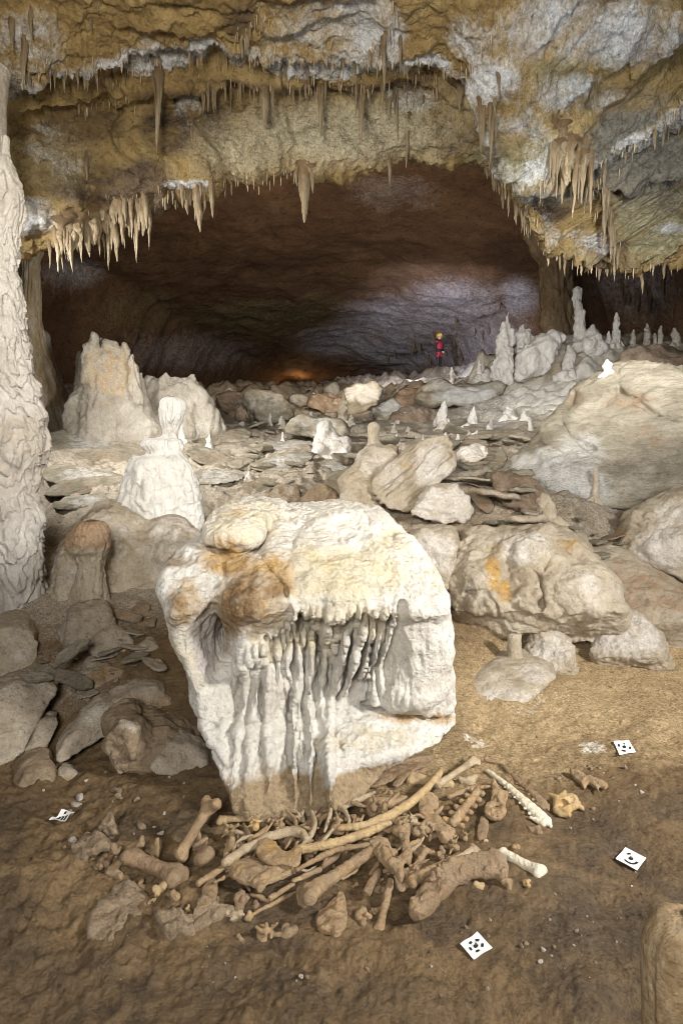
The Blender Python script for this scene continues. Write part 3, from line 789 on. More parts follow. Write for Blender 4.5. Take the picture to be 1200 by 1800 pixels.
# ---------------------------------------------------------------- other outlined rocks
L_LUMP = [((2.2, 2.2, 2.2), .05, 3, False, 5), ((4.5, 4.5, 4.5), -.022, 4, True, 6), ((9, 9, 9), .010, 4, False, 16), ((28, 28, 28), .006, 3, False, 7)]
L_ROCK = [((1.6, 1.6, 2.2), .06, 3, True, 8), (bedding((.2, -.3, .9), 13, 2), .014, 3, True, 29), ((5, 5, 9), .016, 4, True, 9), ((6, 6, 6), .015, 4, False, 19), ((20, 20, 26), .008, 3, False, 10)]
L_BEDS = [((1.8, 1.8, 1.8), .03, 3, False, 8), (bedding((-.62, .1, .78), 11, 1.6), .028, 4, True, 9), (bedding((-.62, .1, .78), 34, 5), .010, 3, True, 19), ((22, 22, 22), .005, 3, False, 10)]
def auto_depth(poly, D, thick):
    """distance at which the outline's foot meets the floor"""
    ys_ = [q[1] for q in poly]; cxp = (min(q[0] for q in poly) + max(q[0] for q in poly)) / 2
    g = cast(BV_G, cxp, max(ys_) - .12 * (max(ys_) - min(ys_)))
    if g is None: return D
    return float(np.clip(g[1] + .25 * thick, D * .72, D * 1.25))
def orock(name, label, cat, poly, D, thick, vox, mat, k=.08, slope=(0, 0), prof=None, bumps=(), ribs=(), cracks=(), layers=L_LUMP, stains=None, mudtop=None, relaxn=1, scale=1.0, group=None, auto=True):
    if D > 4.4 and auto is True: D = auto_depth(poly, D, thick)
    V, F = sculpt(poly, D, thick, vox, k=k, slope=slope, prof=prof, bumps=bumps, ribs=ribs, cracks=cracks)
    if isinstance(auto, float):   # foot line (photo row): below it the body goes on down into the floor
        poly = [(x, y if y < auto - 25 else y + 45) for x, y in poly]
        prof = [(auto - 400, 0), (auto - 4, 0), (auto + 45, .42)]
        V, F = sculpt(poly, D, thick, vox, k=k, slope=slope, prof=prof, bumps=bumps, ribs=ribs, cracks=cracks)
    if auto == 'settle' or isinstance(auto, float):          # bring it forward until little of its face is sunk in the floor
        for _ in range(12):
            N = normals(V, F); f = np.einsum('ij,ij->i', N, CAM - V) > 0
            q = V[f]
            if isinstance(auto, float): q = q[project(q)[1] < auto - 3]
            q = q[:: max(1, len(q) // 250)]; hid = 0
            for v in q:
                h = BV_G.ray_cast(Vector(CAM), Vector(v - CAM).normalized())
                hid += h[0] is not None and h[3] < np.linalg.norm(v - CAM) - .01
            if hid / len(q) < (.14 if auto == 'settle' else .05): break
            D -= .06
            V, F = sculpt(poly, D, thick, vox, k=k, slope=slope, prof=prof, bumps=bumps, ribs=ribs, cracks=cracks)
    ly = [(np.asarray(s) / scale, a * scale, o, r, sd) for s, a, o, r, sd in layers]
    return finish(name, V, F, M[mat], label, cat, ly, relaxn, mudtop=mudtop, stains=stains, group=group)

orock('flowstone_mass', 'broad lumpy tan flowstone mass with ochre streak right of the big boulder', 'boulder',
      [(800, 965), (815, 940), (845, 932), (870, 938), (895, 930), (930, 930), (965, 935), (1000, 940), (1030, 955), (1055, 990), (1085, 1030), (1108, 1062), (1080, 1090), (1000, 1098), (945, 1082), (880, 1098), (815, 1086), (788, 1055), (784, 1020)],
      5.4, 1.1, .014, 'fstone', k=.10, slope=(-.05, .8), auto=1080.0, bumps=[(920, 960, 50, 40, .16), (850, 985, 40, 40, .10), (860, 1045, 44, 32, .14), (925, 1045, 34, 36, .12), (980, 1010, 50, 50, .12), (1030, 1040, 40, 40, .10), (895, 1000, 14, 50, -.05), (830, 1000, 25, 40, .06)],
      cracks=[([(938, 1000), (950, 1015), (954, 1045), (948, 1068)], 3, .09), ([(820, 1040), (850, 1030), (872, 1055), (875, 1080)], 3, .05), ([(905, 1060), (915, 1045), (935, 1040)], 3, .03), ([(880, 940), (878, 955), (862, 962), (820, 960)], 3, .03), ([(955, 1000), (968, 975), (990, 970), (1020, 985)], 3, .04)],
      stains={'stain': [(865, 1005, 16, 40, .75), (885, 1040, 16, 24, .6), (1000, 960, 30, 14, .4), (870, 960, 14, 30, .4)], 'pale': [(920, 965, 50, 36, .7), (1035, 1025, 24, 24, .5), (840, 1035, 30, 30, .35)]}, mudtop=(.0, .12))
orock('flowstone_slope', 'mauve-brown flowstone sheet sloping down to the right of the lumpy mass', 'flowstone mound', [(1010, 985), (1040, 950), (1080, 960), (1130, 1000), (1200, 1040), (1300, 1075), (1300, 1150), (1200, 1130), (1120, 1095), (1060, 1100), (1010, 1060)], 4.9, .7, .015, 'fstone', k=.10, slope=(-.1, 1.3), layers=[((2, 2, 2), .04, 3, False, 5), ((7, 7, 7), .012, 4, False, 6), ((28, 28, 28), .005, 3, False, 7)], stains={'tan': [(1120, 1040, 150, 60, .45)]}, auto=1095.0)
orock('white_rock', 'small square white rock peeking out behind the right shoulder of the big boulder', 'boulder', [(715, 935), (740, 926), (790, 928), (808, 940), (806, 975), (792, 1010), (785, 1050), (740, 1050), (715, 1000)], 4.5, .55, .014, 'fstone', k=.10, slope=(0, .2), stains={'pale': [(760, 970, 50, 50, .75)]})
orock('rounded_rock', 'large smooth pale rock cut off by the right edge of the photo', 'boulder',
      [(1062, 985), (1075, 940), (1095, 905), (1130, 882), (1170, 864), (1230, 845), (1330, 850), (1380, 930), (1360, 1010), (1280, 1045), (1190, 1030), (1120, 1005)], 5.5, 1.6, .022, 'fstone', k=.2, slope=(-.2, .5),
      bumps=[(1160, 950, 50, 50, .12), (1120, 960, 30, 30, .08), (1220, 930, 60, 60, .12), (1130, 910, 40, 14, .06)], cracks=[([(1075, 940), (1110, 930), (1150, 912), (1190, 880)], 4, .06), ([(1100, 975), (1120, 960), (1140, 975)], 4, .04)], stains={'pale': [(1160, 965, 60, 50, .8), (1190, 900, 50, 24, .6)], 'stain': [(1090, 940, 20, 30, .3)]})
orock('leaning_slab', 'giant tilted limestone slab with greenish bedding filling the right side', 'rock slab',
      [(893, 838), (905, 800), (935, 775), (965, 735), (990, 705), (1003, 680), (1050, 650), (1110, 632), (1160, 640), (1230, 650), (1420, 700), (1480, 860), (1300, 905), (1180, 890), (1080, 905), (1010, 895), (950, 880), (905, 862)],
      7.9, 1.5, .032, 'lime', k=.12, slope=(-.15, .85), bumps=[(1000, 840, 80, 40, .15), (1010, 770, 40, 40, .08), (960, 800, 50, 40, .06), (1130, 720, 90, 60, .1), (1060, 850, 50, 30, .1)],
      cracks=[([(1003, 690), (985, 735), (1005, 770), (1040, 790)], 6, .09), ([(1085, 690), (1120, 705), (1150, 730), (1190, 745)], 5, .09), ([(940, 780), (990, 800), (1020, 830)], 4, .04), ([(1100, 640), (1080, 660), (1090, 690)], 4, .05)], layers=[((.7, 1.4, 1.4), .07, 4, False, 8), (bedding((-.35, -.55, .75), 7, .8), .045, 4, True, 9), (bedding((-.35, -.55, .75), 26, 4), .012, 3, True, 19), ((9, 9, 9), .012, 4, False, 10)],
      stains={'pale': [(960, 830, 70, 44, .8), (1020, 860, 70, 40, .8), (1020, 800, 50, 40, .6), (920, 820, 30, 30, .5)], 'stain': [(1110, 705, 50, 20, .55), (1130, 770, 60, 24, .35), (1010, 700, 20, 30, .4), (1060, 740, 30, 14, .3)]})
orock('tilted_block', 'split pale block leaning right with dark bedding lines on its flank', 'rock block',
      [(668, 885), (647, 847), (673, 825), (704, 799), (733, 780), (777, 757), (790, 767), (804, 809), (796, 824), (771, 847), (752, 872), (717, 899), (692, 902)], 6.3, .55, .016, 'fstone', k=.03, slope=(.25, .3), cracks=[([(690, 850), (725, 815), (770, 775)], 4, .05), ([(680, 870), (720, 840), (745, 805)], 3, .05), ([(672, 860), (700, 835), (735, 785)], 3, .04), ([(715, 885), (745, 850), (790, 800)], 3, .04)], layers=L_BEDS,
      stains={'pale': [(760, 820, 40, 50, .75), (690, 830, 30, 30, .5)], 'stain': [(720, 815, 30, 14, .4)]})
orock('flowstone_mound', 'cream flowstone shoulder flowing down left of the tilted split block', 'flowstone mound', [(600, 834), (625, 813), (632, 794), (644, 783), (673, 781), (706, 791), (690, 815), (662, 850), (680, 890), (664, 915), (612, 915), (598, 872)], 6.4, .7, .016, 'fstone', k=.12, slope=(0, .6), bumps=[(640, 860, 30, 30, .08)], stains={'pale': [(660, 810, 40, 30, .5)]})
orock('pale_slab', 'flat cream slab between the tilted split block and the giant leaning slab', 'rock slab', [(802, 794), (846, 781), (864, 793), (853, 806), (822, 817)], 7.6, .3, .014, 'fstone', k=.03, slope=(.1, 1.6), layers=L_ROCK, stains={'pale': [(830, 795, 40, 20, .7)]})
orock('cracked_rock', 'angular white rock wedged below the tilted split block', 'boulder', [(714, 906), (736, 878), (771, 852), (806, 861), (829, 897), (823, 915), (777, 925), (742, 915)], 5.9, .45, .014, 'fstone', k=.04, slope=(.2, .35), layers=L_ROCK, stains={'pale': [(775, 890, 60, 40, .85)]})
orock('brown_rock', 'smooth brown rounded rock between cracked white rock and leaning slab', 'boulder', [(868, 838), (885, 833), (930, 849), (956, 869), (946, 892), (917, 899), (878, 879)], 6.2, .4, .014, 'redrock', k=.05, slope=(0, .3), layers=L_ROCK, stains={'stain': [(910, 870, 60, 50, .6)]})
orock('brown_flagstone', 'upright brown flagstone leaning beside the cracked white rock', 'rock slab', [(817, 859), (841, 855), (870, 885), (860, 908), (836, 891)], 6.05, .1, .012, 'lime', k=.02, slope=(0, .4), layers=[((5, 5, 8), .01, 3, True, 9)], stains={'stain': [(845, 870, 40, 40, .5)]})
orock('ledge_rock', 'long white-faced ledge under the standing person', 'rock ledge', [(728, 690), (732, 678), (760, 672), (800, 668), (850, 672), (885, 668), (890, 690), (860, 700), (830, 712), (780, 712), (735, 708)], 16.5, 2.2, .05, 'lime', k=.2, slope=(0, .6), layers=L_ROCK, scale=2, stains={'pale': [(820, 695, 70, 18, .8), (770, 680, 40, 10, .4)], 'stain': [(748, 695, 20, 20, .5)]})
def blobs(name, label, cat, items, D, k, h, mat, layers, stains=None, group=None, snap=None):
    if snap:
        g = cast(BV_G, *snap)
        if g is not None: D = float(np.clip(g[1], D * .8, D * 1.2))
    V, F = blob_mesh(items, D, k, h, layers)
    o = obj(name, V, F, M[mat], attrs={q: stain_attr(V, sp, seed=len(q)) for q, sp in (stains or {}).items()})
    return tag(o, label, cat, group)
L_DRIP = [((2.2, 2.2, 1.0), .05, 3, False, 5), ((3.5, 3.5, 3.5), -.05, 4, True, 6), ((9, 9, 9), .02, 3, False, 7)]
HD = 15.0
blobs('flowstone_hill', 'smooth grey-brown flowstone dome carrying the stalagmites on the right skyline', 'flowstone mound',
      [((1012, 618, 26), (1060, 632, 32)), ((1060, 632, 30), (1095, 645, 26)), ((985, 640, 30), (1000, 690, 40)), ((972, 665, 32), (940, 705, 40)), ((910, 670, 28), (900, 715, 34)), ((880, 690, 22), (860, 720, 24)), ((940, 650, 34), (950, 700, 40)), ((1030, 660, 40), (1020, 720, 50))], HD, .5, .055, 'greystal', L_DRIP, {'tan': [(1000, 650, 60, 40, .4), (950, 690, 50, 40, .25)]}, snap=None)
blobs('white_flowstone', 'bulging white flowstone drapery on the face of the right skyline dome', 'flowstone mound',
      [((969, 590, 11), (955, 606, 18)), ((984, 593, 10), (962, 612, 16)), ((953, 606, 17), (930, 630, 20)), ((946, 628, 18), (925, 650, 16)), ((930, 626, 18), (918, 655, 12)), ((916, 655, 9), (912, 665, 7)), ((962, 620, 14), (945, 648, 14))], HD - .75, .12, .045, 'calcite', L_DRIP)
blobs('white_flowstone', 'knobby white ledge of small drips below the thin-necked stalagmite', 'flowstone mound',
      [((845, 684, 12), (835, 694, 12)), ((862, 676, 10), (872, 690, 12)), ((880, 668, 12), (888, 684, 12)), ((858, 655, 6), (862, 668, 9)), ((843, 668, 6), (840, 676, 8)), ((900, 672, 10), (897, 690, 10)), ((826, 690, 10), (815, 698, 10)), ((876, 700, 12), (890, 706, 12))], HD + .2, .2, .045, 'calcite', L_DRIP)
orock('brown_boulder', 'flat-topped brown boulder on the skyline behind the tall stalagmite', 'boulder', [(1085, 620), (1110, 608), (1160, 606), (1230, 604), (1300, 625), (1250, 665), (1150, 660), (1095, 650)], 13.0, 2.0, .05, 'redrock', k=.3, slope=(0, .5), layers=L_ROCK, scale=2)

# rocks on the back plain
back = [('pale squarish boulder left of the brown rocks on the back plain', [(606, 690), (612, 680), (640, 673), (668, 676), (672, 700), (660, 715), (620, 728), (606, 715)], 17.5, 'lime', .8),
        ('long brown boulder under the white-faced ledge', [(686, 735), (692, 720), (715, 712), (745, 716), (766, 728), (762, 745), (700, 745)], 14.5, 'redrock', .2),
        ('white-topped boulder in front of the pale squarish boulder', [(650, 720), (665, 708), (695, 705), (708, 716), (690, 738), (655, 742)], 15.5, 'lime', .6),
        ('reddish boulder below the feet of the person', [(690, 700), (700, 685), (720, 678), (738, 684), (735, 705), (705, 715)], 18.5, 'redrock', .0),
        ('dark reddish boulder at the foot of the far wall', [(700, 690), (712, 670), (740, 666), (752, 680), (740, 692)], 20, 'redrock', .0),
        ('tilted grey boulder with a steep face on the left back plain', [(430, 690), (445, 684), (475, 690), (505, 706), (520, 728), (500, 742), (452, 742), (436, 715)], 15.0, 'lime', .35),
        ('brown boulder left of the tilted grey boulder', [(372, 695), (395, 688), (430, 690), (436, 710), (425, 732), (390, 728)], 15.8, 'redrock', .15),
        ('small brown boulder tucked under the tilted grey boulder', [(408, 718), (425, 708), (440, 720), (440, 745), (412, 742)], 14.5, 'redrock', .25),
        ('pale flat boulder near the warm glow', [(505, 700), (515, 692), (545, 695), (550, 712), (520, 718)], 17.5, 'lime', .45),
        ('brown boulder right of the warm glow', [(540, 716), (548, 700), (575, 690), (600, 696), (606, 716), (580, 728)], 17, 'redrock', .15),
        ('small white-capped boulder on the skyline right of the glow', [(570, 690), (578, 678), (592, 677), (598, 692), (585, 700)], 20, 'lime', .5),
        ('low rounded grey boulder in the middle of the back plain', [(500, 760), (512, 740), (550, 732), (600, 740), (618, 765), (560, 778)], 12.0, 'lime', .35),
        ('grey boulder ahead of the white drip cluster', [(473, 880), (482, 862), (505, 853), (528, 866), (530, 888), (500, 895)], 5.9, 'brownrock', .4),
        ('brown boulder behind the top edge of the big boulder', [(528, 885), (540, 862), (560, 855), (590, 862), (596, 890), (560, 900)], 6.0, 'brownrock', .0)]
for lab, pl, D, mt, pw in back:
    cxp = sum(q[0] for q in pl) / len(pl); cyp = sum(q[1] for q in pl) / len(pl)
    xs_ = [q[0] for q in pl]; wd = (max(xs_) - min(xs_)) * D / 1000
    orock('boulder', lab, 'boulder', pl, D, wd * .7, max(.014, D * .0032), mt, k=.03 * D / 10, slope=(random.uniform(-.2, .2), .45), layers=L_ROCK, scale=max(.5, D / 8), stains={'pale': [(cxp, cyp - 5, 40, 18, pw)]} if pw else None)

# ---------------------------------------------------------------- loose star-shaped rocks and flat slabs
def ico(sub):
    bm = bmesh.new(); bmesh.ops.create_icosphere(bm, subdivisions=sub, radius=1)
    V = np.array([v.co[:] for v in bm.verts]); F = np.array([[v.index for v in f.verts] for f in bm.faces]); bm.free()
    return V, F
ICO = {k: ico(k) for k in (2, 3, 4, 5)}
def tri_normals(V, F):
    return normals(V, F)
def rock_mesh(seed, size, sub=4, planes=14, soft=10, namp=.06):
    r_ = np.random.default_rng(seed)
    V, F = ICO[sub]
    nn = r_.normal(size=(planes, 3)); nn /= np.linalg.norm(nn, axis=1, keepdims=True)
    d = r_.uniform(.62, 1.0, planes)
    q = np.maximum(V @ nn.T, 1e-3) / d
    rad = 1 / (np.sum(q ** soft, 1) ** (1 / soft))
    rad = np.minimum(rad, 1.5)
    U = V * rad[:, None]
    U = U * (1 + namp * fbm(U * 2.2 + seed, 3, .55, seed=seed % 50)[:, None] + .5 * namp * fbm(U * 7 + seed, 3, .6, seed=seed % 40, ridge=True)[:, None])
    return U * np.asarray(size), F
def slab_mesh(seed, rx, ry, th, nseg=44, rough_=.25, bowl=0.0):
    """irregular flat stone: broken outline, bevelled rim, uneven faces."""
    r_ = np.random.default_rng(seed)
    a = np.linspace(0, 2 * math.pi, nseg, endpoint=False)
    nk = r_.integers(5, 8); ka = np.sort(r_.uniform(0, 2 * math.pi, nk)); kn = np.stack([np.cos(ka), np.sin(ka)], 1); kd = r_.uniform(.65, 1, nk)
    dirs = np.stack([np.cos(a), np.sin(a)], 1)
    q = np.maximum(dirs @ kn.T, 1e-3) / kd
    R = np.minimum(1 / q.max(1), 1.35)
    R *= 1 + rough_ * .35 * fbm(np.stack([np.cos(a) * 3 + seed, np.sin(a) * 3, 0 * a], 1), 4, .6)
    prof = [(0, .5), (.35, .5), (.62, .5), (.82, .49), (.93, .44), (1.0, .2), (1.0, -.15), (.94, -.42), (.7, -.5), (.3, -.5), (0, -.5)]
    rows_ = [np.stack([dirs[:, 0] * R * p * rx, dirs[:, 1] * R * p * ry, np.full(nseg, z * th)], 1) for p, z in prof]
    V = np.concatenate(rows_)
    F = grid_faces(len(prof), nseg, wrap=True)
    n3 = fbm(np.stack([V[:, 0] / rx * 1.7 + seed, V[:, 1] / ry * 1.7, V[:, 2] * 0], 1), 4, .6, seed=seed % 30)
    V[:, 2] += th * .35 * n3 + bowl * ((V[:, 0] / rx) ** 2 + (V[:, 1] / ry) ** 2) * th
    V[:, :2] *= (1 + .05 * fbm(V * 6 / max(rx, ry) + seed, 3, .6)[:, None])
    return V, F[:, ::-1]
def rot(V, rz=0, rx=0, ry=0):
    R = Matrix.Rotation(rz, 3, 'Z') @ Matrix.Rotation(ry, 3, 'Y') @ Matrix.Rotation(rx, 3, 'X')
    return V @ np.array(R).T
def put_slab(px, py, rx_px, ry_ratio, th, label, seed, rz=0, tilt=(0, 0), mat='lime', lift=0.0, cat='rock slab', group=None, name='flat_stone', mud=False):
    p = on_ground(px, py, lift); D = p[1]
    rx = rx_px * D / 1000
    V, F = slab_mesh(seed, rx, rx * ry_ratio, th)
    V = rot(V, rz, tilt[0], tilt[1]) + p
    at = {'mud': np.full(len(V), .35)} if mud else None
    o = obj(name, V, F, M[mat], attrs=at)
    return tag(o, label, cat, group)
def put_rock(px, py, r_px, size, label, seed, mat='brownrock', sub=4, sink=.3, cat='rock', group=None, name='rock', pale=0.0, soft=10):
    p = on_ground(px, py); D = p[1]; r = r_px * D / 1000
    V, F = rock_mesh(seed, np.array(size) * r, sub, soft=soft)
    V = rot(V, random.uniform(0, 6)) + p + np.array([0, 0, size[2] * r * (1 - 2 * sink) * .6])
    o = obj(name, V, F, M[mat], attrs={'pale': np.full(len(V), pale)})
    return tag(o, label, cat, group)

# plates of fallen bedding behind the boulder, each lying tipped towards the viewer
PL = [('broad greyish plate topmost in the stack left of the white stalagmite', [(68, 766), (130, 752), (250, 758), (262, 782), (180, 790), (100, 800), (80, 792)], 10.0),
      ('long dark-edged plate just left of the white stalagmite neck', [(80, 806), (150, 790), (255, 778), (262, 800), (224, 832), (170, 822), (110, 814)], 8.6),
      ('dark olive plate second in the stack by the left column', [(70, 842), (80, 822), (112, 814), (216, 832), (222, 842), (160, 850), (120, 856)], 7.9),
      ('pointed plate jutting towards the left column', [(70, 869), (110, 850), (150, 838), (224, 834), (230, 860), (170, 862), (140, 872), (95, 874)], 7.3),
      ('thin plate lowest in the stack above the reddish cap stump', [(92, 897), (98, 880), (150, 870), (210, 868), (192, 886), (140, 895)], 6.8),
      ('smooth pale plate right of the white stalagmite head', [(318, 792), (346, 778), (398, 798), (430, 822), (402, 828), (350, 816)], 8.6),
      ('small plate under the smooth pale plate', [(334, 824), (400, 828), (440, 840), (386, 852), (344, 852)], 7.6),
      ('broad slanting plate just above the big boulder crest', [(392, 864), (440, 842), (500, 834), (528, 830), (514, 852), (470, 878), (420, 874)], 6.9),
      ('beige plate edged with white crust in the middle plain', [(428, 822), (470, 800), (530, 793), (560, 798), (522, 826), (478, 832)], 8.4),
      ('wide pale plate behind the white stalagmite head', [(320, 768), (380, 758), (446, 752), (436, 784), (372, 792)], 10.0),
      ('grey plate left of the drip cluster', [(440, 788), (470, 772), (548, 772), (552, 792), (520, 796), (470, 800)], 9.6),
      ('tan plate sloping down left of the tilted split block', [(560, 846), (600, 822), (650, 818), (668, 850), (640, 880), (590, 874)], 7.0),
      ('flat tan plate under the drip cluster', [(528, 826), (565, 806), (630, 808), (650, 818), (600, 832)], 8.3),
      ('wide thin plate in the rubble beneath the ledge', [(800, 772), (830, 756), (900, 752), (930, 764), (900, 782), (830, 786)], 10.2),
      ('grey plate below the flowstone hump', [(800, 750), (850, 738), (935, 740), (940, 752), (860, 758)], 11.8),
      ('whitish plate tipped toward the leaning slab', [(805, 815), (830, 792), (870, 786), (896, 800), (880, 826), (830, 832)], 8.2),
      ('brown leaf of rock under the whitish tipped plate', [(840, 842), (880, 826), (900, 822), (896, 836), (866, 846)], 7.0),
      ('split white plate behind the tilted split block', [(800, 800), (806, 776), (850, 770), (866, 784), (830, 792)], 9.2)]
for i, (lab, pl_, D_s) in enumerate(PL):
    sl_ = [2.4, 2.0, 2.8, 2.2][i % 4]
    cxp = sum(q[0] for q in pl_) / len(pl_); cyp = sum(q[1] for q in pl_) / len(pl_)
    g_ = cast(BV_G, cxp, cyp)
    D_s = float(np.clip(g_[1] if g_ is not None else D_s, D_s * .6, D_s * 1.4))
    orock('fallen_plate', lab, 'rock plate', pl_, D_s + .02, .30, .0019 * D_s, 'lime', k=.03, slope=(random.uniform(-.2, .2), sl_), layers=[((2, 2, 3), .022, 3, False, 8), (bedding((0, -.2, 1), 18, 2.5), .014, 4, True, 9), ((18, 18, 24), .006, 3, False, 10)],
          stains={'pale': [(cxp + 10, cyp, 50, 16, .55)]} if i % 2 == 0 else {'stain': [(cxp, cyp, 60, 14, .35)]}, auto=False)
# fallen slabs, left foreground
for i, (px, py, w_, ra, th, tx, ty, rz, lab, mt, lf) in enumerate([
    (95, 1185, 34, .35, .03, .9, .3, .9, 'thin upright shard standing by the sloping slab', 'lime', .08),
    (122, 1195, 40, .3, .03, 1.0, .5, 1.0, 'narrow pale splinter beside the upright shard', 'lime', .08),
    (120, 1150, 30, .5, .03, .5, -.5, .4, 'small pale flake topping the left rubble', 'lime', .10),
    (70, 1190, 24, .5, .03, .3, .2, .2, 'white curled flake on the left rubble', 'lime', .12),
    (310, 1625, 42, .75, .06, .10, .02, -.2, 'flat brown stone in front of the left end of the bones', 'brownrock', .01),
    (370, 1605, 36, .8, .05, .12, .05, .3, 'flat stone right next to the flat brown stone', 'brownrock', .0),
    (215, 1600, 50, 1.2, .05, .08, -.04, .5, 'half buried slab left of the flat brown stone', 'brownrock', -.01),
    (155, 1490, 36, .6, .05, .35, -.2, -.4, 'small grey slab left of the bones', 'brownrock', .02),
    (190, 1455, 24, .8, .03, .5, .3, -.8, 'dark triangular flag behind the small grey slab', 'brownrock', .03)]):
    put_slab(px, py, w_, ra, th, lab, 200 + i, rz, (tx, ty), mt, lift=lf, mud=(py > 1400))
LS = [('big grey-brown slab lying at the left edge of the photo', [(-60, 1225), (0, 1212), (40, 1195), (92, 1198), (108, 1215), (72, 1262), (52, 1300), (38, 1332), (0, 1350), (-60, 1350)], 3.15, .35, .9, .15, 'greyslab', [(60, 1215, 60, 20, .3)], []),
      ('pale pointed slab right of the big slab at the left edge', [(95, 1340), (112, 1310), (140, 1275), (165, 1240), (188, 1228), (214, 1248), (213, 1285), (170, 1305), (140, 1325), (112, 1345)], 3.1, .22, .8, .25, 'greyslab', [(185, 1260, 50, 30, .6)], []),
      ('brown slab between the big slab and the pale pointed slab', [(40, 1335), (56, 1300), (74, 1265), (96, 1262), (108, 1270), (92, 1305), (80, 1335), (60, 1350)], 3.1, .2, .8, 0, 'greyslab', [], [(70, 1310, 30, 30, .3)]),
      ('thin grey flag leaning upright in the dark left of the boulder', [(150, 1142), (168, 1120), (192, 1102), (222, 1108), (240, 1130), (232, 1152), (205, 1176), (176, 1164)], 3.75, .12, .6, .1, 'greyslab', [], []),
      ('second grey flag leaning nearest the shadowed side of the boulder', [(226, 1160), (246, 1136), (264, 1122), (286, 1138), (272, 1170), (256, 1192), (236, 1184)], 3.75, .12, .6, 0, 'greyslab', [], []),
      ('wide brown flag under the two leaning grey flags', [(140, 1205), (150, 1165), (172, 1166), (206, 1180), (240, 1188), (280, 1196), (282, 1212), (225, 1222), (180, 1226)], 3.6, .2, .8, .1, 'greyslab', [], [(200, 1190, 60, 30, .6)]),
      ('large dark slab filling the shadow left of the boulder', [(182, 1235), (210, 1224), (284, 1206), (310, 1245), (345, 1300), (372, 1335), (330, 1345), (280, 1310), (225, 1262)], 3.3, .25, .8, .1, 'greyslab', [], [(280, 1260, 70, 50, .5)]),
      ('lumpy greenish white flowstone knob under the left column', [(-40, 1120), (0, 1102), (45, 1098), (72, 1122), (66, 1160), (40, 1190), (0, 1205), (-40, 1205)], 3.8, .5, .5, 0, 'fstone', [(20, 1140, 40, 30, .3)], []),
      ('low brown rock with an orange face at the left', [(95, 1385), (102, 1362), (120, 1352), (140, 1362), (146, 1380), (130, 1398), (108, 1400)], 2.85, .14, .8, 0, 'greyslab', [], [(120, 1375, 14, 14, .8)]),
      ('broad muddy rock at the foot of the pale pointed slab', [(20, 1400), (40, 1362), (70, 1345), (95, 1350), (100, 1385), (80, 1410), (40, 1420)], 2.8, .3, 1.0, 0, 'brownrock', [], []),
      ('flat rock face in front of the boulder shadow', [(255, 1365), (272, 1330), (300, 1305), (345, 1312), (372, 1340), (368, 1358), (320, 1368)], 2.85, .2, 1.0, .1, 'greyslab', [], [])]
for lab, pl_, D_s, th_, sl_, sx_, mt_, pa_, st_ in LS:
    orock('fallen_rock', lab, 'rock', pl_, D_s, th_, .010, mt_, k=.025, slope=(sx_, sl_), layers=[((3, 3, 3), .02, 3, False, 8), ((7, 7, 9), .010, 4, True, 9), ((24, 24, 28), .005, 3, False, 10)], stains={k2: v2 for k2, v2 in (('pale', pa_), ('stain', st_)) if v2})
orock('knobbly_rock', 'knobbly tan rock in the left foreground beside the boulder shadow', 'rock', [(182, 1330), (186, 1292), (205, 1268), (240, 1262), (268, 1285), (330, 1300), (360, 1320), (350, 1345), (280, 1365), (230, 1372), (200, 1375)], 3.0, .4, .010, 'brownrock', k=.06, slope=(.1, .55), bumps=[(225, 1300, 26, 40, .08), (232, 1322, 10, 8, .03), (300, 1330, 40, 20, .05)], stains={'pale': [(230, 1275, 30, 14, .4)]})
# orange-stained rubble in the hole behind the left side of the boulder
for i, (px, py, r_, sz, lab) in enumerate([(248, 1075, 22, (1, .7, .6), 'orange stained rock at the mouth of the hollow left of the boulder'), (215, 1085, 26, (1.1, .8, .5), 'dark ochre rock left of the orange stained rock'), (262, 1100, 18, (1, .8, .7), 'small brown rock inside the hollow'), (180, 1100, 24, (1, .8, .6), 'ochre brown rock on the left lip of the hollow')]):
    put_rock(px, py, r_, sz, lab, 300 + i, 'brownrock')

# rubble: flakes and broken plates, each a thing of its own
def scatter(n, poly, rpx, mat, labels, group, seed, flat=True, sub=2):
    r_ = np.random.default_rng(seed); poly = np.array(poly, float); k = 0
    lo, hi = poly.min(0), poly.max(0)
    while k < n:
        px, py = r_.uniform(lo[0], hi[0]), r_.uniform(lo[1], hi[1])
        if poly_sdf(np.array([[px]]), np.array([[py]]), poly)[0, 0] > 0: continue
        w_ = rpx[0] + (rpx[1] - rpx[0]) * r_.uniform() ** 2.2
        try:
            if flat:
                put_slab(px, py, w_, r_.uniform(.45, .9), w_ * .0011 * (on_ground(px, py)[1]) * r_.uniform(.12, .3), labels, int(seed * 1000 + k), r_.uniform(0, 6.3), (r_.normal() * .16 + .05, r_.normal() * .16), mat[k % len(mat)], lift=w_ * .00025 * on_ground(px, py)[1], cat='stone', group=group, name='broken_plate')
            else:
                put_rock(px, py, w_, (1, r_.uniform(.6, .9), r_.uniform(.45, .8)), labels, int(seed * 1000 + k), mat[k % len(mat)], sub=sub, cat='stone', group=group, name='stone', pale=float(r_.choice([0, 0, .4, .8])))
        except TypeError:
            pass
        k += 1
scatter(34, [(640, 790), (760, 745), (900, 740), (930, 770), (890, 830), (960, 890), (1060, 900), (1060, 935), (900, 925), (820, 915), (800, 850)], (12, 46), ['lime', 'greyslab', 'lime'], 'thin broken limestone plate in the rubble between tilted block and leaning slab', 'broken plates in the middle rubble', 3)
scatter(22, [(380, 740), (600, 745), (640, 780), (620, 840), (480, 860), (380, 830)], (8, 34), ['lime'], 'flat broken plate on the middle plain behind the boulder crest', 'broken plates on the middle plain', 4)
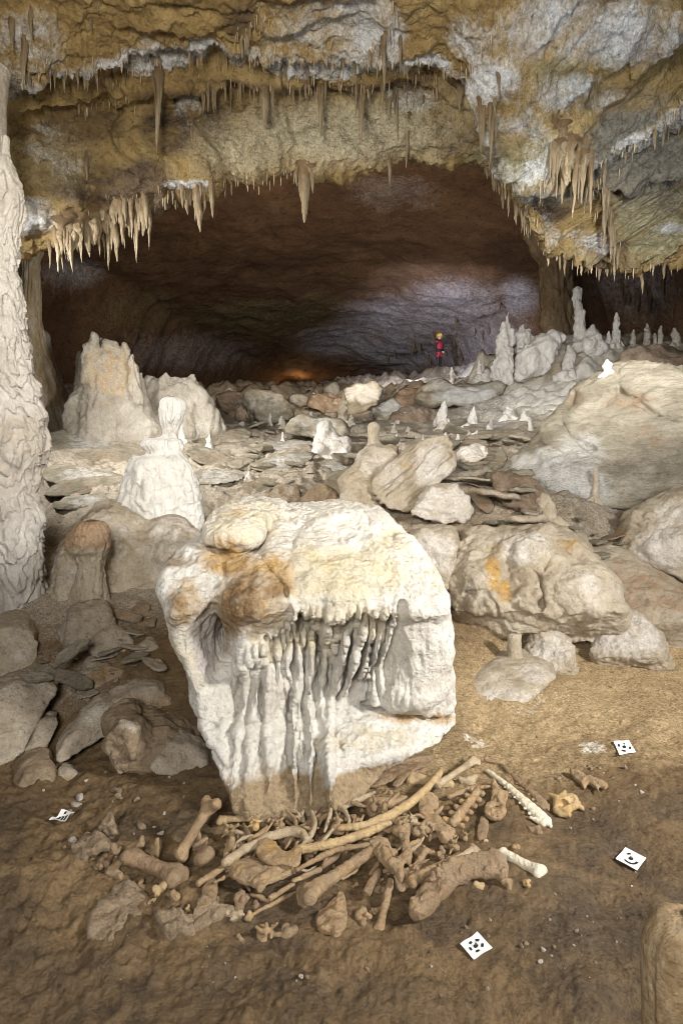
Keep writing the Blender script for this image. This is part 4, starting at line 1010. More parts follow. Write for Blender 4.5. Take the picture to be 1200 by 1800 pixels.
scatter(36, [(1000, 950), (1080, 930), (1120, 1000), (1200, 1040), (1200, 1080), (1060, 1000)], (7, 24), ['brownrock', 'lime'], 'small broken plate in the gully before the rounded rock at the right edge', 'broken plates in the right gully', 5)
scatter(40, [(20, 1340), (300, 1330), (350, 1400), (250, 1560), (150, 1540), (30, 1400)], (3, 12), ['brownrock'], 'small mud-coated stone in the left foreground', 'mud-coated stones on the left', 6, flat=False, sub=3)
scatter(46, [(60, 1150), (250, 1090), (280, 1180), (230, 1260), (120, 1220)], (7, 26), ['greyslab', 'lime'], 'angular flake in the dark rubble left of the boulder', 'flakes in the left rubble', 7)
scatter(40, [(380, 1640), (760, 1620), (950, 1560), (1050, 1560), (1000, 1720), (700, 1760), (300, 1740)], (2, 6), ['brownrock'], 'tiny earth-coloured pebble in front of the bone heap', 'pebbles before the bones', 8, flat=False, sub=3)
scatter(40, [(380, 690), (600, 690), (740, 690), (740, 745), (420, 750)], (4, 13), ['redrock', 'lime'], 'brown rubble stone on the far plain', 'rubble stones on the far plain', 9, flat=False, sub=3)
scatter(20, [(950, 1350), (1100, 1330), (1150, 1420), (1000, 1480)], (2, 6), ['brownrock'], 'tiny crumb of clay beside the skull fragment', 'clay crumbs at the right', 10, flat=False, sub=3)
scatter(50, [(80, 1500), (350, 1640), (800, 1640), (1150, 1500), (1100, 1720), (200, 1740)], (1.2, 4), ['brownrock', 'greyslab'], 'grain of gravel on the brown mud in the foreground', 'gravel grains on the mud', 12, flat=False, sub=2)
print('rocks', round(time.time() - T0, 1))
# ---------------------------------------------------------------- stalagmites, columns and stalactites
def lathe(prof, D, na=72, dz=None, lump=.10, lsc=5.0, ribs=0.0, ribn=9, ledge=0.0, ledgen=14.0, seed=0, fine=.012, squash=.9, billow=0.0):
    """Upright dripstone body: prof = [(px, py, halfwidth px)] from the tip down."""
    pr = np.asarray(prof, float)
    C = np.array([P(a, b, D) for a, b, _ in pr]); R = pr[:, 2] * D / 1000
    L = np.concatenate([[0], np.cumsum(np.linalg.norm(np.diff(C, axis=0), axis=1))])
    if dz is None: dz = max(.006, .0022 * D)
    n = max(10, int(L[-1] / dz)); t = np.linspace(0, L[-1], n)
    C = np.stack([np.interp(t, L, C[:, k]) for k in range(3)], 1); R = np.interp(t, L, R)
    w = max(3, n // 40) | 1
    R = smooth1(R, w); R[0] = min(R[0], R[1]) * .5
    C[:, 0] = smooth1(C[:, 0], w)
    a = np.linspace(0, 2 * math.pi, na, endpoint=False)
    A, T = np.meshgrid(a, t)
    q = np.stack([np.cos(A).ravel(), np.sin(A).ravel(), T.ravel()], 1)
    rm = R.mean()
    f = 1 + lump * fbm(q * np.array([1.2, 1.2, lsc * .35]) + seed * 7, 4, .55, seed=seed)
    if ribs:
        f += ribs * (fbm(np.stack([np.cos(A).ravel() * ribn * .35, np.sin(A).ravel() * ribn * .35, T.ravel() * 1.2], 1) + seed, 3, .5, seed=seed + 3, ridge=True))
    if ledge:
        tz = T.ravel() * ledgen + 1.6 * fbm(q * np.array([1.5, 1.5, 2.0]) + seed, 3, seed=seed + 5)
        fr = tz - np.floor(tz)
        f += ledge * (fr ** 2.0 - .33) 
    RR_ = np.repeat(R, na) * f
    V = np.repeat(C, na, 0) + np.stack([q[:, 0] * RR_, q[:, 1] * RR_ * squash, 0 * RR_], 1)
    F = grid_faces(n, na, wrap=True)
    top = V[:na].mean(0) + [0, 0, R[0] * .35]
    V = np.concatenate([V, [top]]); 
    tr = np.stack([np.arange(na), (np.arange(na) + 1) % na, np.full(na, len(V) - 1)], 1)
    N = normals(V, F); 
    if np.einsum('ij,ij->i', N[:-1], V[:-1] - np.repeat(C, na, 0)).mean() < 0: F = F[:, ::-1].copy(); N = -N
    tr = tr[:, ::-1]
    N[-1] = (0, 0, 1)
    s = 1 / max(.04, rm)
    V = V + N * (fine * rm / .1 * (fbm(V * np.array([.5, .5, .35]) * s + seed, 4, .55, seed=seed + 9)))[:, None] * .5
    if billow:
        V = V - N * (billow * rm * fbm(V * np.array([.42, .42, .6]) * s + seed, 3, .5, seed=seed + 12, ridge=True))[:, None]
    return V, F, tr
MOUNDS = []
def cast_any(px, py):
    """nearest of floor and big rocks under a pixel"""
    best = cast(BV_G, px, py)
    for bv in MOUNDS:
        h = cast(bv, px, py)
        if h is not None and (best is None or h[1] < best[1]): best = h
    return best
for n__ in ('flowstone_hill', 'white_flowstone', 'white_flowstone.001', 'leaning_slab', 'ledge_rock'):
    o__ = bpy.data.objects[n__]; MOUNDS.append(BVHTree.FromPolygons([tuple(v.co + o__.location) for v in o__.data.vertices], [tuple(p.vertices) for p in o__.data.polygons]))
def dripstone(name, label, cat, prof, D, mat='calcite', group=None, mud=None, tanz=None, stain=0.0, **kw):
    if D > 5.5 and cat == 'stalagmite':
        q_ = prof[-2] if len(prof) > 5 else prof[-1]
        g = cast_any(q_[0], q_[1])
        if g is not None: D = float(np.clip(g[1], D * .72, D * 1.25))
    V, F, tr = lathe(prof, D, **kw)
    at = {}
    if mud: at['mud'] = mud_attr(V, mud[0], mud[1], 2)
    if stain: at['warm'] = np.clip(stain + .5 * fbm(V * np.array([9, 9, 3]), 3, .6, seed=5), 0, 1)
    if tanz:
        _, py_, _ = project(V)
        at['tan'] = np.interp(py_, tanz[0], tanz[1])
    o = obj(name, V, F, M[mat], attrs=at, tris=tr)
    return tag(o, label, cat, group)

dripstone('limestone_column', 'tall pale knobbly stalagmite column cut by the left edge, thin knob on top', 'column',
          [(10, 241, 3), (10, 244, 5), (10, 250, 6.5), (10, 274, 7), (2, 283, 18), (-1, 293, 26), (-1, 303, 30), (0, 320, 35), (0, 332, 38), (2, 350, 38), (2, 380, 38), (-2, 396, 34), (-4, 420, 34), (-4, 470, 32), (-4, 510, 40), (-2, 560, 42), (0, 610, 45), (4, 660, 52), (8, 700, 56), (14, 735, 58), (18, 775, 62), (18, 810, 60), (14, 835, 52), (12, 870, 48), (18, 905, 50), (18, 950, 54), (22, 1000, 54), (24, 1040, 50), (22, 1085, 64), (18, 1130, 88)], 4.3, mat='calcite',
          lump=.15, lsc=9, ribs=.02, ribn=12, ledge=.11, ledgen=6, seed=3, na=170, dz=.007, fine=.006, billow=.10, tanz=([700, 740, 860, 900, 960], [0, .42, .36, .1, 0]))
dripstone('limestone_column', 'smooth greenish column reaching the roof behind the knobbly left column', 'column', [(-10, 120, 26), (-8, 150, 20), (-7, 200, 17), (-8, 260, 17), (-8, 340, 18), (-8, 450, 20)], 5.2, mat='greystal', lump=.06, ribs=.05, seed=4, na=60)
dripstone('stalagmite', 'big white stalagmite with a round knob head on fluted shoulders', 'stalagmite',
          [(304, 697, 8), (304, 700, 16), (305, 708, 21), (305, 722, 23), (303, 738, 21), (300, 752, 15), (299, 762, 12), (297, 768, 14), (288, 773, 30), (286, 784, 34), (290, 794, 29), (291, 800, 30), (283, 808, 46), (282, 825, 56), (282, 848, 64), (283, 880, 69), (287, 910, 67), (290, 945, 64), (292, 985, 80), (292, 1020, 95)], 5.3, mat='white',
          lump=.12, lsc=9, ribs=.03, ribn=18, ledge=.05, ledgen=7, seed=8, na=150, dz=.009, fine=.018)
orock('flowstone_mound', 'broad smooth grey mound from which the big white stalagmite grows', 'flowstone mound', [(60, 1150), (72, 1060), (88, 1000), (112, 955), (150, 905), (200, 886), (240, 900), (262, 922), (295, 908), (330, 915), (362, 938), (390, 1000), (400, 1090), (340, 1130), (200, 1150)], 5.0, 1.2, .015, 'fstone', k=.18, slope=(0, .55), bumps=[(310, 970, 55, 60, .16), (185, 950, 50, 60, .10), (215, 1020, 30, 60, -.06), (110, 1030, 30, 50, .08), (250, 985, 30, 60, -.05)], layers=[((2, 2, 2), .04, 3, False, 5), ((7, 7, 7), .02, 4, True, 6), ((30, 30, 30), .006, 3, False, 7)], stains={'pale': [(310, 970, 80, 90, .55), (190, 940, 70, 50, .45), (110, 1000, 40, 50, .3)]}, auto=False)  # pale spots put lamplight on the domes into the colour
dripstone('stalagmite', 'stubby stalagmite stump with a reddish brown mushroom cap', 'stalagmite',
          [(160, 914, 14), (160, 920, 26), (158, 935, 34), (155, 952, 39), (156, 966, 38), (160, 976, 27), (161, 995, 22), (160, 1020, 25), (158, 1045, 33), (155, 1080, 40), (150, 1120, 50)], 4.25, mat='fstone', lump=.12, lsc=9, ribs=.08, ribn=9, ledge=.08, ledgen=11, seed=12, na=90, tanz=([910, 960, 975], [.8, .7, 0]))
orock('knobbly_rock', 'knobbly brown lump under the capped stump', 'rock', [(100, 1150), (105, 1100), (125, 1075), (160, 1068), (190, 1075), (200, 1110), (185, 1150)], 4.0, .5, .014, 'greyslab', k=.1, slope=(0, .4))
dripstone('stalagmite', 'yellowish columnar stalagmite joined to the roof behind the left column', 'stalagmite',
          [(50, 415, 24), (52, 440, 20), (54, 455, 14), (54, 500, 15), (52, 560, 18), (56, 610, 22), (62, 650, 30), (70, 700, 38), (80, 740, 44), (84, 775, 50)], 8.8, mat='drip', lump=.12, ribs=.14, ribn=9, seed=21, na=90)
dripstone('stalagmite', 'knobbly grey-brown stalagmite leaning behind the yellowish column', 'stalagmite',
          [(75, 580, 4), (76, 588, 10), (78, 620, 12), (84, 650, 18), (92, 700, 26), (94, 740, 30), (94, 775, 40)], 9.6, mat='greystal', lump=.16, ribs=.1, seed=22)
# the grey stalagmite group in the hall, left
it = []
for q_, t_, r_ in [(165, 582, 10), (177, 590, 8), (190, 597, 8), (202, 596, 9), (213, 604, 8), (222, 602, 7), (232, 620, 8), (240, 638, 8), (247, 652, 7), (152, 598, 8), (143, 618, 7), (136, 676, 9), (129, 692, 9), (172, 640, 12), (200, 650, 12), (186, 625, 10), (218, 655, 11), (150, 660, 10)]:
    it.append(((q_, t_ + r_, r_ * .8), (q_ + (q_ - 190) * .12 + random.uniform(-3, 3), t_ + 70, r_ * 1.3), random.uniform(-.25, .2)))
it += [((190, 680, 34), (190, 770, 60)), ((150, 720, 26), (145, 775, 40)), ((235, 715, 26), (250, 775, 46)), ((195, 640, 26), (190, 700, 36))]
blobs('stalagmite_hill', 'massive grey stalagmite hill with clustered rounded tops in the left hall', 'stalagmite group', it, 12.0, .10, .032, 'greystal', [((3, 3, 1.2), .04, 3, False, 5), ((5, 5, 3), -.035, 4, True, 6), ((12, 12, 8), .015, 3, False, 7)], {'tan': [(190, 650, 60, 60, .5), (220, 605, 30, 20, .35)]}, snap=(195, 765))
it = [((293, 656, 3.5), (293, 690, 8)), ((285, 671, 5), (284, 700, 9)), ((340, 661, 4.5), (340, 690, 8)), ((331, 668, 4), (333, 690, 7)), ((306, 666, 5), (308, 700, 10)), ((255, 684, 11), (250, 730, 20)), ((272, 680, 12), (275, 740, 26)), ((320, 694, 24), (325, 760, 50)), ((300, 710, 28), (295, 765, 46)), ((356, 704, 14), (365, 755, 26)), ((374, 728, 12), (382, 762, 16)), ((345, 690, 12), (350, 720, 16)), ((365, 712, 8), (372, 735, 12)), ((262, 668, 8), (260, 700, 14)), ((318, 676, 6), (318, 700, 12))]
blobs('stalagmite_hill', 'low grey flowstone hump with small knobs right of the stalagmite hill', 'stalagmite group', it, 11.4, .14, .030, 'greystal', [((3, 3, 1.2), .04, 3, False, 5), ((5, 5, 3), -.03, 4, True, 6), ((12, 12, 8), .015, 3, False, 7)], {'tan': [(300, 740, 80, 30, .2)]}, snap=(320, 762))
def stal(label, px, top, base, w, D, mat='calcite', cat='stalagmite', knob=0.0, flare=1.3, seed=None, group=None, name='stalagmite', **kw):
    """small stalagmite: an irregular stem with side knobs, its foot fused into a drip apron"""
    seed = int(px * 3 + top) % 97 if seed is None else seed
    r_ = np.random.default_rng(seed + 1000)
    g = cast_any(px, base)
    if g is not None: D = float(np.clip(g[1], D * .72, D * 1.3))
    H = base - top; n = max(3, int(H / max(4, w * .7))); it = []; prev = None
    for i in range(n + 1):
        t = i / n
        rr_ = w / 2 * (.5 + .5 * t ** .7 + r_.uniform(-.13, .13)) * (1 + knob * (i == 1)) * (.72 if i == 0 else 1)
        q = (px + r_.uniform(-.13, .13) * w, top + rr_ * .9 + (H - rr_) * t, rr_)
        if prev: it.append((prev, q))
        if i and r_.uniform() < .55: it.append(((q[0] + r_.choice([-1, 1]) * rr_ * .8, q[1] - r_.uniform(0, .5) * rr_, rr_ * .5), (q[0], q[1] + rr_ * .5, rr_ * .7), r_.uniform(-.5, .2) * w * D / 1000))
        prev = q
    for _ in range(5):
        a_ = r_.uniform(-1, 1)
        it.append(((px + a_ * w * .65, base + r_.uniform(-1, 4), w * r_.uniform(.22, .38)), (px + a_ * w * .9 * flare, base + 5 + w * .25, w * r_.uniform(.3, .45)), r_.uniform(-.6, .3) * w * D / 1000))
    it.append(((px, base, w * .5), (px, base + 8 + w * .3, w * .6 * flare)))
    R = w * D / 2000
    V, F = blob_mesh(it, D, R * .35, max(.006, R * .13), [((.5 / R, .5 / R, .3 / R), R * .16, 3, False, seed % 20), ((1.2 / R, 1.2 / R, 1.0 / R), -R * .10, 3, True, seed % 17)])
    o = obj(name, V, F, M[mat])
    return tag(o, label, cat, group)
dripstone('stalagmite', 'tallest white candle-like stalagmite on the right skyline', 'stalagmite', [(1012, 504, 4), (1013, 509, 7), (1013, 530, 7), (1016, 545, 8), (1018, 560, 8), (1018, 580, 10), (1018, 595, 13), (1020, 625, 16)], 15.2, lump=.2, lsc=5, ledge=.16, ledgen=4, seed=31, na=64, billow=.25)
stal('white stalagmite block clinging to the foot of the tallest candle stalagmite', 1040, 572, 600, 26, 15.0, knob=.1)
stal('slender knobbly stalagmite on the skyline right of the tallest candle', 1082, 549, 600, 12, 14.5, knob=.2)
stal('tiny stalagmite stub between the tallest candle and its right neighbour', 1069, 582, 600, 8, 14.5)
blobs('stalagmite', 'knobbly white stalagmite with a thin neck crowning the left end of the skyline dome', 'stalagmite', [((892, 548, 2.5), (892, 566, 4)), ((892, 566, 4), (886, 576, 8)), ((886, 577, 7), (883, 594, 10)), ((899, 583, 4), (898, 602, 7)), ((883, 596, 11), (884, 620, 14)), ((878, 600, 6), (880, 612, 8)), ((888, 622, 13), (888, 645, 16)), ((894, 655, 9), (890, 668, 12)), ((876, 640, 10), (874, 660, 12))], HD - .4, .06, .032, 'calcite', [((4, 4, 2), .05, 3, False, 5), ((6, 6, 5), -.045, 4, True, 6)])
blobs('stalagmite', 'short twin-topped white stalagmite beside the thin-necked one', 'stalagmite', [((916, 574, 4), (916, 588, 7)), ((926, 582, 4.5), (925, 595, 8)), ((908, 588, 4), (910, 600, 7)), ((918, 596, 11), (920, 614, 16)), ((935, 597, 6), (936, 606, 9))], HD - .2, .05, .032, 'calcite', [((4, 4, 2), .05, 3, False, 5), ((6, 6, 5), -.04, 4, True, 6)])
stal('thin white stalagmite right of the thin-necked stalagmite', 901, 580, 612, 8, 15.4)
stal('chunky cream stalagmite on the front of the flowstone hump', 998, 605, 655, 22, 14.4, flare=1.6)
stal('little cream stalagmite on the crest of the giant leaning slab', 1067, 632, 655, 14, 9.2, knob=.2)
stal('straight pale stalagmite peg beside the standing person', 793, 645, 672, 7, 17.5, flare=1.1)
stal('pale stalagmite peg on the ledge right of the standing person', 842, 633, 660, 8, 17.0, flare=1.1)
stal('small cream stalagmite peg left of the flowstone hump', 848, 630, 652, 6, 16.6, flare=1.1)
stal('tall cream stalagmite at the foot of the white ledge', 778, 704, 752, 17, 12.0, knob=.1)
stal('slim white peg touching the tall cream stalagmite', 788, 736, 755, 7, 11.6, flare=1.1)
stal('squat white stalagmite cone below the white ledge', 831, 713, 748, 16, 12.2, flare=1.8)
stal('low white stalagmite knob right of the squat cone', 894, 714, 736, 18, 12.4, flare=1.6)
stal('tiny white knob just right of the low stalagmite knob', 921, 723, 738, 12, 12.4)
stal('thin bright white peg in front of the giant leaning slab', 931, 736, 757, 8, 10.6, flare=1.1)
stal('knobbed grey stalagmite pillar standing alone in the middle plain', 602, 690, 745, 18, 11.5, knob=.15, mat='fstone')
dripstone('stalagmite', 'cream stalagmite with flared base left of the tilted split block', 'stalagmite', [(657, 742, 5), (657, 748, 11), (656, 762, 10), (657, 775, 10), (658, 786, 14), (660, 800, 22), (662, 830, 36), (662, 860, 50)], 6.9, mat='fstone', lump=.12, lsc=8, ledge=.1, ledgen=9, seed=41, na=64)
orock('drip_cluster', 'cluster of glossy white drip domes on the middle plain', 'stalagmite group', [(545, 800), (552, 775), (560, 748), (572, 742), (584, 750), (590, 765), (610, 766), (618, 785), (610, 805), (580, 812)], 9.0, .45, .02, 'calcite', k=.08, slope=(0, .4), bumps=[(570, 758, 12, 12, .08), (588, 780, 14, 12, .08), (565, 785, 14, 12, .08), (605, 790, 10, 14, .06), (555, 798, 10, 8, .05)])
stal('small white peg, left of the pair on the back plain', 475, 726, 746, 6, 13.2, flare=1.1)
stal('small white peg, right of the pair on the back plain', 494, 731, 746, 8, 13.2, flare=1.1)
stal('short white peg ahead of the pair on the back plain', 497, 759, 778, 7, 10.8, flare=1.1)
stal('low cream stub between the white stalagmite head and the grey hump', 367, 764, 786, 11, 9.6)
stal('bluish white peg right beside the big white stalagmite head', 320, 748, 776, 12, 9.4, flare=1.2)
stal('little cream stump on the edge of the plates below the stalagmite hill', 195, 738, 768, 26, 10.8, flare=1.5, mat='greystal')
stal('thin peg on the plates left of the white drip cluster', 437, 828, 840, 8, 8.0)
dripstone('stalagmite', 'mushroom-like pair of brown stalagmites before the giant leaning slab', 'stalagmite', [(952, 866, 4), (952, 870, 12), (950, 880, 16), (952, 892, 15), (953, 900, 10), (954, 915, 10), (956, 935, 14)], 5.8, mat='fstone', lump=.18, ledge=.15, ledgen=16, seed=44, na=56)
stal('brown stalagmite stub behind the mushroom-like pair', 966, 872, 920, 28, 6.0, mat='fstone', knob=.1)
stal('pale stalagmite spike stuck to the face of the giant leaning slab', 1046, 822, 875, 13, 6.9, mat='fstone', flare=1.8)
dripstone('stalagmite', 'short flat-topped stalagmite stub on the clay at the right', 'stalagmite', [(903, 1112, 9), (903, 1115, 12), (903, 1130, 12), (904, 1150, 13), (905, 1168, 18)], 4.05, mat='fstone', lump=.05, ledge=.05, ledgen=14, seed=47, na=56)
orock('flowstone_mound', 'rough pale twin mound right of the flat-topped stub', 'flowstone mound', [(918, 1175), (924, 1130), (945, 1105), (968, 1103), (985, 1122), (1004, 1135), (1020, 1165), (1010, 1200), (960, 1215), (920, 1205)], 4.45, .5, .011, 'fstone', k=.10, slope=(0, 1.0), bumps=[(960, 1125, 20, 20, .06), (995, 1150, 16, 16, .05), (945, 1165, 18, 16, .03)], layers=[((3, 3, 3), .02, 3, False, 5), ((9, 9, 9), -.014, 4, True, 6), ((40, 40, 40), .004, 2, False, 7)], stains={'pale': [(968, 1145, 50, 40, .6)]}, auto=1185.0)
orock('flowstone_pancake', 'low pancake of pale flowstone lapping onto the clay', 'flowstone mound', [(815, 1215), (830, 1190), (870, 1170), (910, 1165), (960, 1180), (985, 1195), (960, 1215), (940, 1240), (890, 1260), (850, 1258), (825, 1240)], 3.9, .8, .011, 'fstone', k=.14, slope=(0, 2.1), layers=[((4, 4, 4), .012, 3, False, 5), ((30, 30, 30), .004, 3, False, 7)], stains={'pale': [(890, 1230, 70, 24, .6), (940, 1185, 40, 20, .5)]})
orock('flowstone_mound', 'ribbed pale mound with bubbly skin at the right', 'flowstone mound', [(1030, 1135), (1046, 1092), (1068, 1071), (1095, 1066), (1125, 1078), (1150, 1108), (1185, 1145), (1240, 1175), (1220, 1205), (1120, 1195), (1050, 1175)], 4.9, .7, .011, 'fstone', k=.10, slope=(-.1, 1.0), bumps=[(1085, 1085, 24, 18, .06), (1110, 1115, 34, 24, .05), (1065, 1115, 20, 18, .04)], layers=[((3, 3, 3), .02, 3, False, 5), ((8, 8, 11), -.016, 4, True, 6), ((40, 40, 40), .004, 2, False, 7)], stains={'pale': [(1095, 1115, 80, 50, .7)]}, auto=1160.0)
orock('low_flowstone', 'flat pale flowstone apron spreading right of the ribbed mound', 'flowstone mound', [(1060, 1175), (1120, 1150), (1200, 1150), (1290, 1170), (1290, 1215), (1200, 1205), (1110, 1195)], 4.2, .7, .016, 'fstone', k=.14, slope=(0, 2.0), stains={'pale': [(1150, 1170, 60, 16, .5)]})
dripstone('stalagmite', 'tan stalagmite top rising in the bottom right corner', 'stalagmite', [(1205, 1609, 16), (1205, 1612, 34), (1204, 1622, 54), (1204, 1640, 68), (1202, 1670, 74), (1202, 1710, 75), (1204, 1760, 72), (1206, 1830, 74), (1206, 1960, 84), (1206, 2150, 95)], 1.25, mat='fstone', lump=.09, lsc=5, ribs=.06, ribn=5, seed=57, na=110, dz=.004, fine=.006, stain=.9)
dripstone('rock_pillar', 'dark brown fluted pillar joining roof and slope behind the candle stalagmite', 'column', [(975, 380, 60), (975, 420, 42), (976, 460, 30), (978, 500, 26), (980, 545, 28), (984, 580, 32), (986, 620, 44)], 18.2, mat='darkstal', lump=.16, ribs=.16, ribn=9, seed=61, na=90, dz=.05)
for i, (px, t, b, w_) in enumerate([(1137, 568, 610, 12), (1160, 572, 606, 10), (1186, 576, 606, 14), (1112, 580, 606, 9), (1150, 585, 608, 8)]):
    stal('dim stalagmite in the dark right-hand hall', px, t, b, w_, 16.5, mat='greystal', group='stalagmites in the dark right hall')

# --- stalactites: a few shapes, each hanging one an object of its own
k_ = 0
tp_ = np.array([(420, 735), (560, 735), (720, 745), (880, 738), (940, 760), (800, 790), (640, 800), (560, 760), (400, 800)], float)
while k_ < 22:
    px_, py_ = rng.uniform(400, 940), rng.uniform(735, 800)
    if poly_sdf(np.array([[px_]]), np.array([[py_]]), tp_)[0, 0] > -3: continue
    stal('tiny pale stalagmite knob dotted over the broken middle slope', px_, py_ - rng.uniform(7, 18), py_, rng.uniform(6, 11), 10.0, seed=k_ + 11, group='tiny stalagmites on the middle slope', mat=['calcite', 'greystal'][k_ % 2]); k_ += 1
PROTO = []
for k in range(9):
    r_ = np.random.default_rng(70 + k)
    n, na = 34, 16
    t = np.linspace(0, 1, n)
    sharp = [.55, .8, 1.0, .65, 1.25, .9, .7, .45, 1.1][k]
    R = (1 - t) ** sharp * .94 + .06 * (1 - t ** 6)
    R *= 1 + .16 * fbm(np.stack([t * 6 + k * 9, 0 * t, 0 * t], 1), 4, .6)
    R[-1] = .015; R[0] *= 1.5; R[1] *= 1.3; R[2] *= 1.12
    a = np.linspace(0, 2 * math.pi, na, endpoint=False)
    A, T = np.meshgrid(a, t)
    f = 1 + .30 * fbm(np.stack([np.cos(A).ravel() * 1.3 + 5 * k, np.sin(A).ravel() * 1.3, T.ravel() * 3.5], 1), 4, .6, seed=k)
    wx = .35 * fbm(np.stack([t * 2.2 + k * 3, 0 * t + 1, 0 * t], 1), 2); wy = .35 * fbm(np.stack([t * 2.2 + k * 3, 0 * t + 7, 0 * t], 1), 2)
    rr_ = np.repeat(R, na) * f
    V = np.stack([np.cos(A).ravel() * rr_ + np.repeat(wx - wx[0], na), np.sin(A).ravel() * rr_ + np.repeat(wy - wy[0], na), -T.ravel()], 1)
    F = grid_faces(n, na, wrap=True)
    PROTO.append(make_mesh('stalactite', V, F, M['drip'], {'root': np.clip(.85 - T.ravel() * 1.15 + .2 * fbm(V * 4, 2), 0, 1)}))
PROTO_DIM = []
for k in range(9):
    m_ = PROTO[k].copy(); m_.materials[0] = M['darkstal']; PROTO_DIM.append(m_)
HANG = []
def hang(px, py, length, w, label, group=None, bv=None, seek=True, k=None, name='stalactite'):
    """note one stalactite hanging from the rock seen at (px, py); length and width in photo pixels."""
    far_ = bv is not None; bv = bv or BV_C
    p = cast(bv, px, py)
    if p is None and seek:
        for s in range(2, 60, 2):
            p = cast(bv, px, py - s)
            if p is not None: break
    if p is None: return
    D = p[1]
    if not far_ and D > 9.6 * 1.1: return
    L, r = length * D / 1000, w / 2 * D / 1000
    em = .06 + r * .4
    k = random.randrange(9) if k is None else k
    loc = p + np.array([0, .35 * r + (.12 if far_ else .02), em])
    HANG.append((length * w * (3 if group is None else 1), k, far_, loc, (r, r, L + em), (random.gauss(0, .03), random.gauss(0, .03), random.uniform(0, 6.28)), label, group, name))
single = [(40, 62, 76, 14, 'thick dark stalactite alone at the top left near the column'), (16, 28, 52, 15, 'blunt dark stalactite in the extreme top left corner'), (50, 8, 50, 8, 'thin grey stalactite just right of the blunt corner one'), (170, 6, 14, 7, 'little dark spike on the ochre roof at the very top'), (157, 30, 26, 8, 'bent dark spike on a white patch of the ochre roof'),
          (281, 112, 140, 17, 'long white-tipped stalactite hanging over the dark left roof'), (270, 118, 60, 9, 'thin companion left of the long white-tipped stalactite'), (463, 150, 60, 17, 'stout white-pointed stalactite under the middle ledge'), (478, 150, 48, 9, 'thin stalactite right next to the stout white-pointed one'), (564, 150, 80, 12, 'sharp cone hanging alone from the middle ledge'),
          (636, 155, 92, 14, 'largest pale spike below the middle ledge'), (628, 150, 60, 9, 'thin stalactite left of the largest pale spike'), (697, 165, 70, 7, 'thin curved stalactite right of the largest pale spike'), (718, 208, 76, 9, 'isolated needle in the middle of the pale arch'), (685, 278, 42, 9, 'needle hanging from the arch lip over the dark hall'),
          (538, 296, 84, 22, 'biggest fang of the cluster at the centre of the arch lip'), (528, 298, 52, 15, 'left fang of the cluster at the centre of the arch lip'), (548, 300, 36, 14, 'short dark fang of the cluster at the centre of the arch lip'), (519, 298, 26, 9, 'smallest fang of the cluster at the centre of the arch lip'),
          (674, 62, 84, 10, 'long dark straight stalactite at the white ledge'), (704, 60, 52, 8, 'straight stalactite right of the long dark straight one'), (714, 112, 36, 8, 'short pointed stalactite below the ledge'), (812, 150, 38, 20, 'wide triangular stalactite left of the right-hand cluster'), (878, 125, 46, 9, 'pale needle on the edge of the bluish roof'),
          (1026, 152, 50, 7, 'thin tan stalactite under the bluish slab edge'), (1048, 142, 50, 7, 'second thin tan stalactite under the bluish slab edge'), (345, 332, 70, 18, 'broadest tooth in the small cluster left of the arch centre'), (188, 374, 92, 12, 'longest spike of the yellow curtain on the left lip'), (258, 352, 76, 16, 'right-hand end spike of the yellow curtain'), (86, 420, 50, 9, 'left-hand end spike of the yellow curtain')]
for px, py, ln, w_, lab in single: hang(px, py, ln, w_, lab)
def row(line, n, ln, w_, label, group, bv=None, jit=4, pw=1.8):
    jit *= 1.7
    line = np.array(line, float); t = np.concatenate([[0], np.cumsum(np.hypot(*np.diff(line, axis=0).T))])
    for i in range(n):
        s = (i + random.uniform(.05, .95)) / n * t[-1]
        x, y = np.interp(s, t, line[:, 0]), np.interp(s, t, line[:, 1])
        u = random.random() ** pw
        l_ = ln[0] + (ln[1] - ln[0]) * u
        hang(x + random.gauss(0, 1.5), y + random.gauss(0, jit), l_, w_[0] + (w_[1] - w_[0]) * (.5 * u + .5 * random.random()), label, group, bv)
row([(92, 405), (120, 395), (160, 380), (200, 365), (232, 358), (262, 350)], 34, (30, 84), (6, 17), 'yellowish spike in the dense stalactite curtain on the left lip', 'stalactites of the left curtain', jit=5, pw=1)
row([(95, 402), (160, 378), (230, 356)], 11, (22, 52), (20, 34), 'broad fused tooth in the back of the left curtain', 'broad teeth of the left curtain', jit=6, pw=1)
row([(975, 225), (1000, 255), (1030, 285)], 6, (30, 60), (18, 30), 'broad fused tooth in the big hanging bunch on the right', 'broad teeth of the right bunch', jit=12, pw=1)
row([(318, 335), (345, 328), (372, 318)], 8, (24, 60), (8, 14), 'pointed tooth in the small cluster left of the arch centre', 'stalactites left of the arch centre', jit=3, pw=1)
row([(385, 312), (450, 302), (515, 297)], 10, (6, 22), (4, 8), 'tiny spike on the pale arch lip left of the fang cluster', 'small spikes on the arch lip', jit=2)
row([(270, 345), (315, 335)], 4, (12, 34), (4, 8), 'short spike between the left curtain and the small tooth cluster', 'short spikes of the left lip', jit=2)
row([(20, 140), (100, 130), (200, 122), (300, 100)], 26, (10, 36), (4, 10), 'small stalactite fringing the white ledge at the upper left', 'stalactites of the upper left ledge', jit=5)
row([(300, 98), (400, 90), (500, 110), (600, 104), (740, 114), (800, 128)], 48, (7, 32), (3, 7), 'small stalactite fringing the white ledge at the upper middle', 'stalactites of the upper middle ledge', jit=4)
row([(350, 152), (420, 150), (500, 144), (600, 144), (700, 147), (770, 158)], 50, (10, 50), (3, 8), 'spike in the dark row below the second ledge', 'stalactites of the second ledge', jit=4)
row([(130, 190), (200, 178), (240, 172)], 12, (8, 26), (4, 7), 'little spike on the left diagonal roof edge', 'stalactites of the left diagonal edge', jit=4)
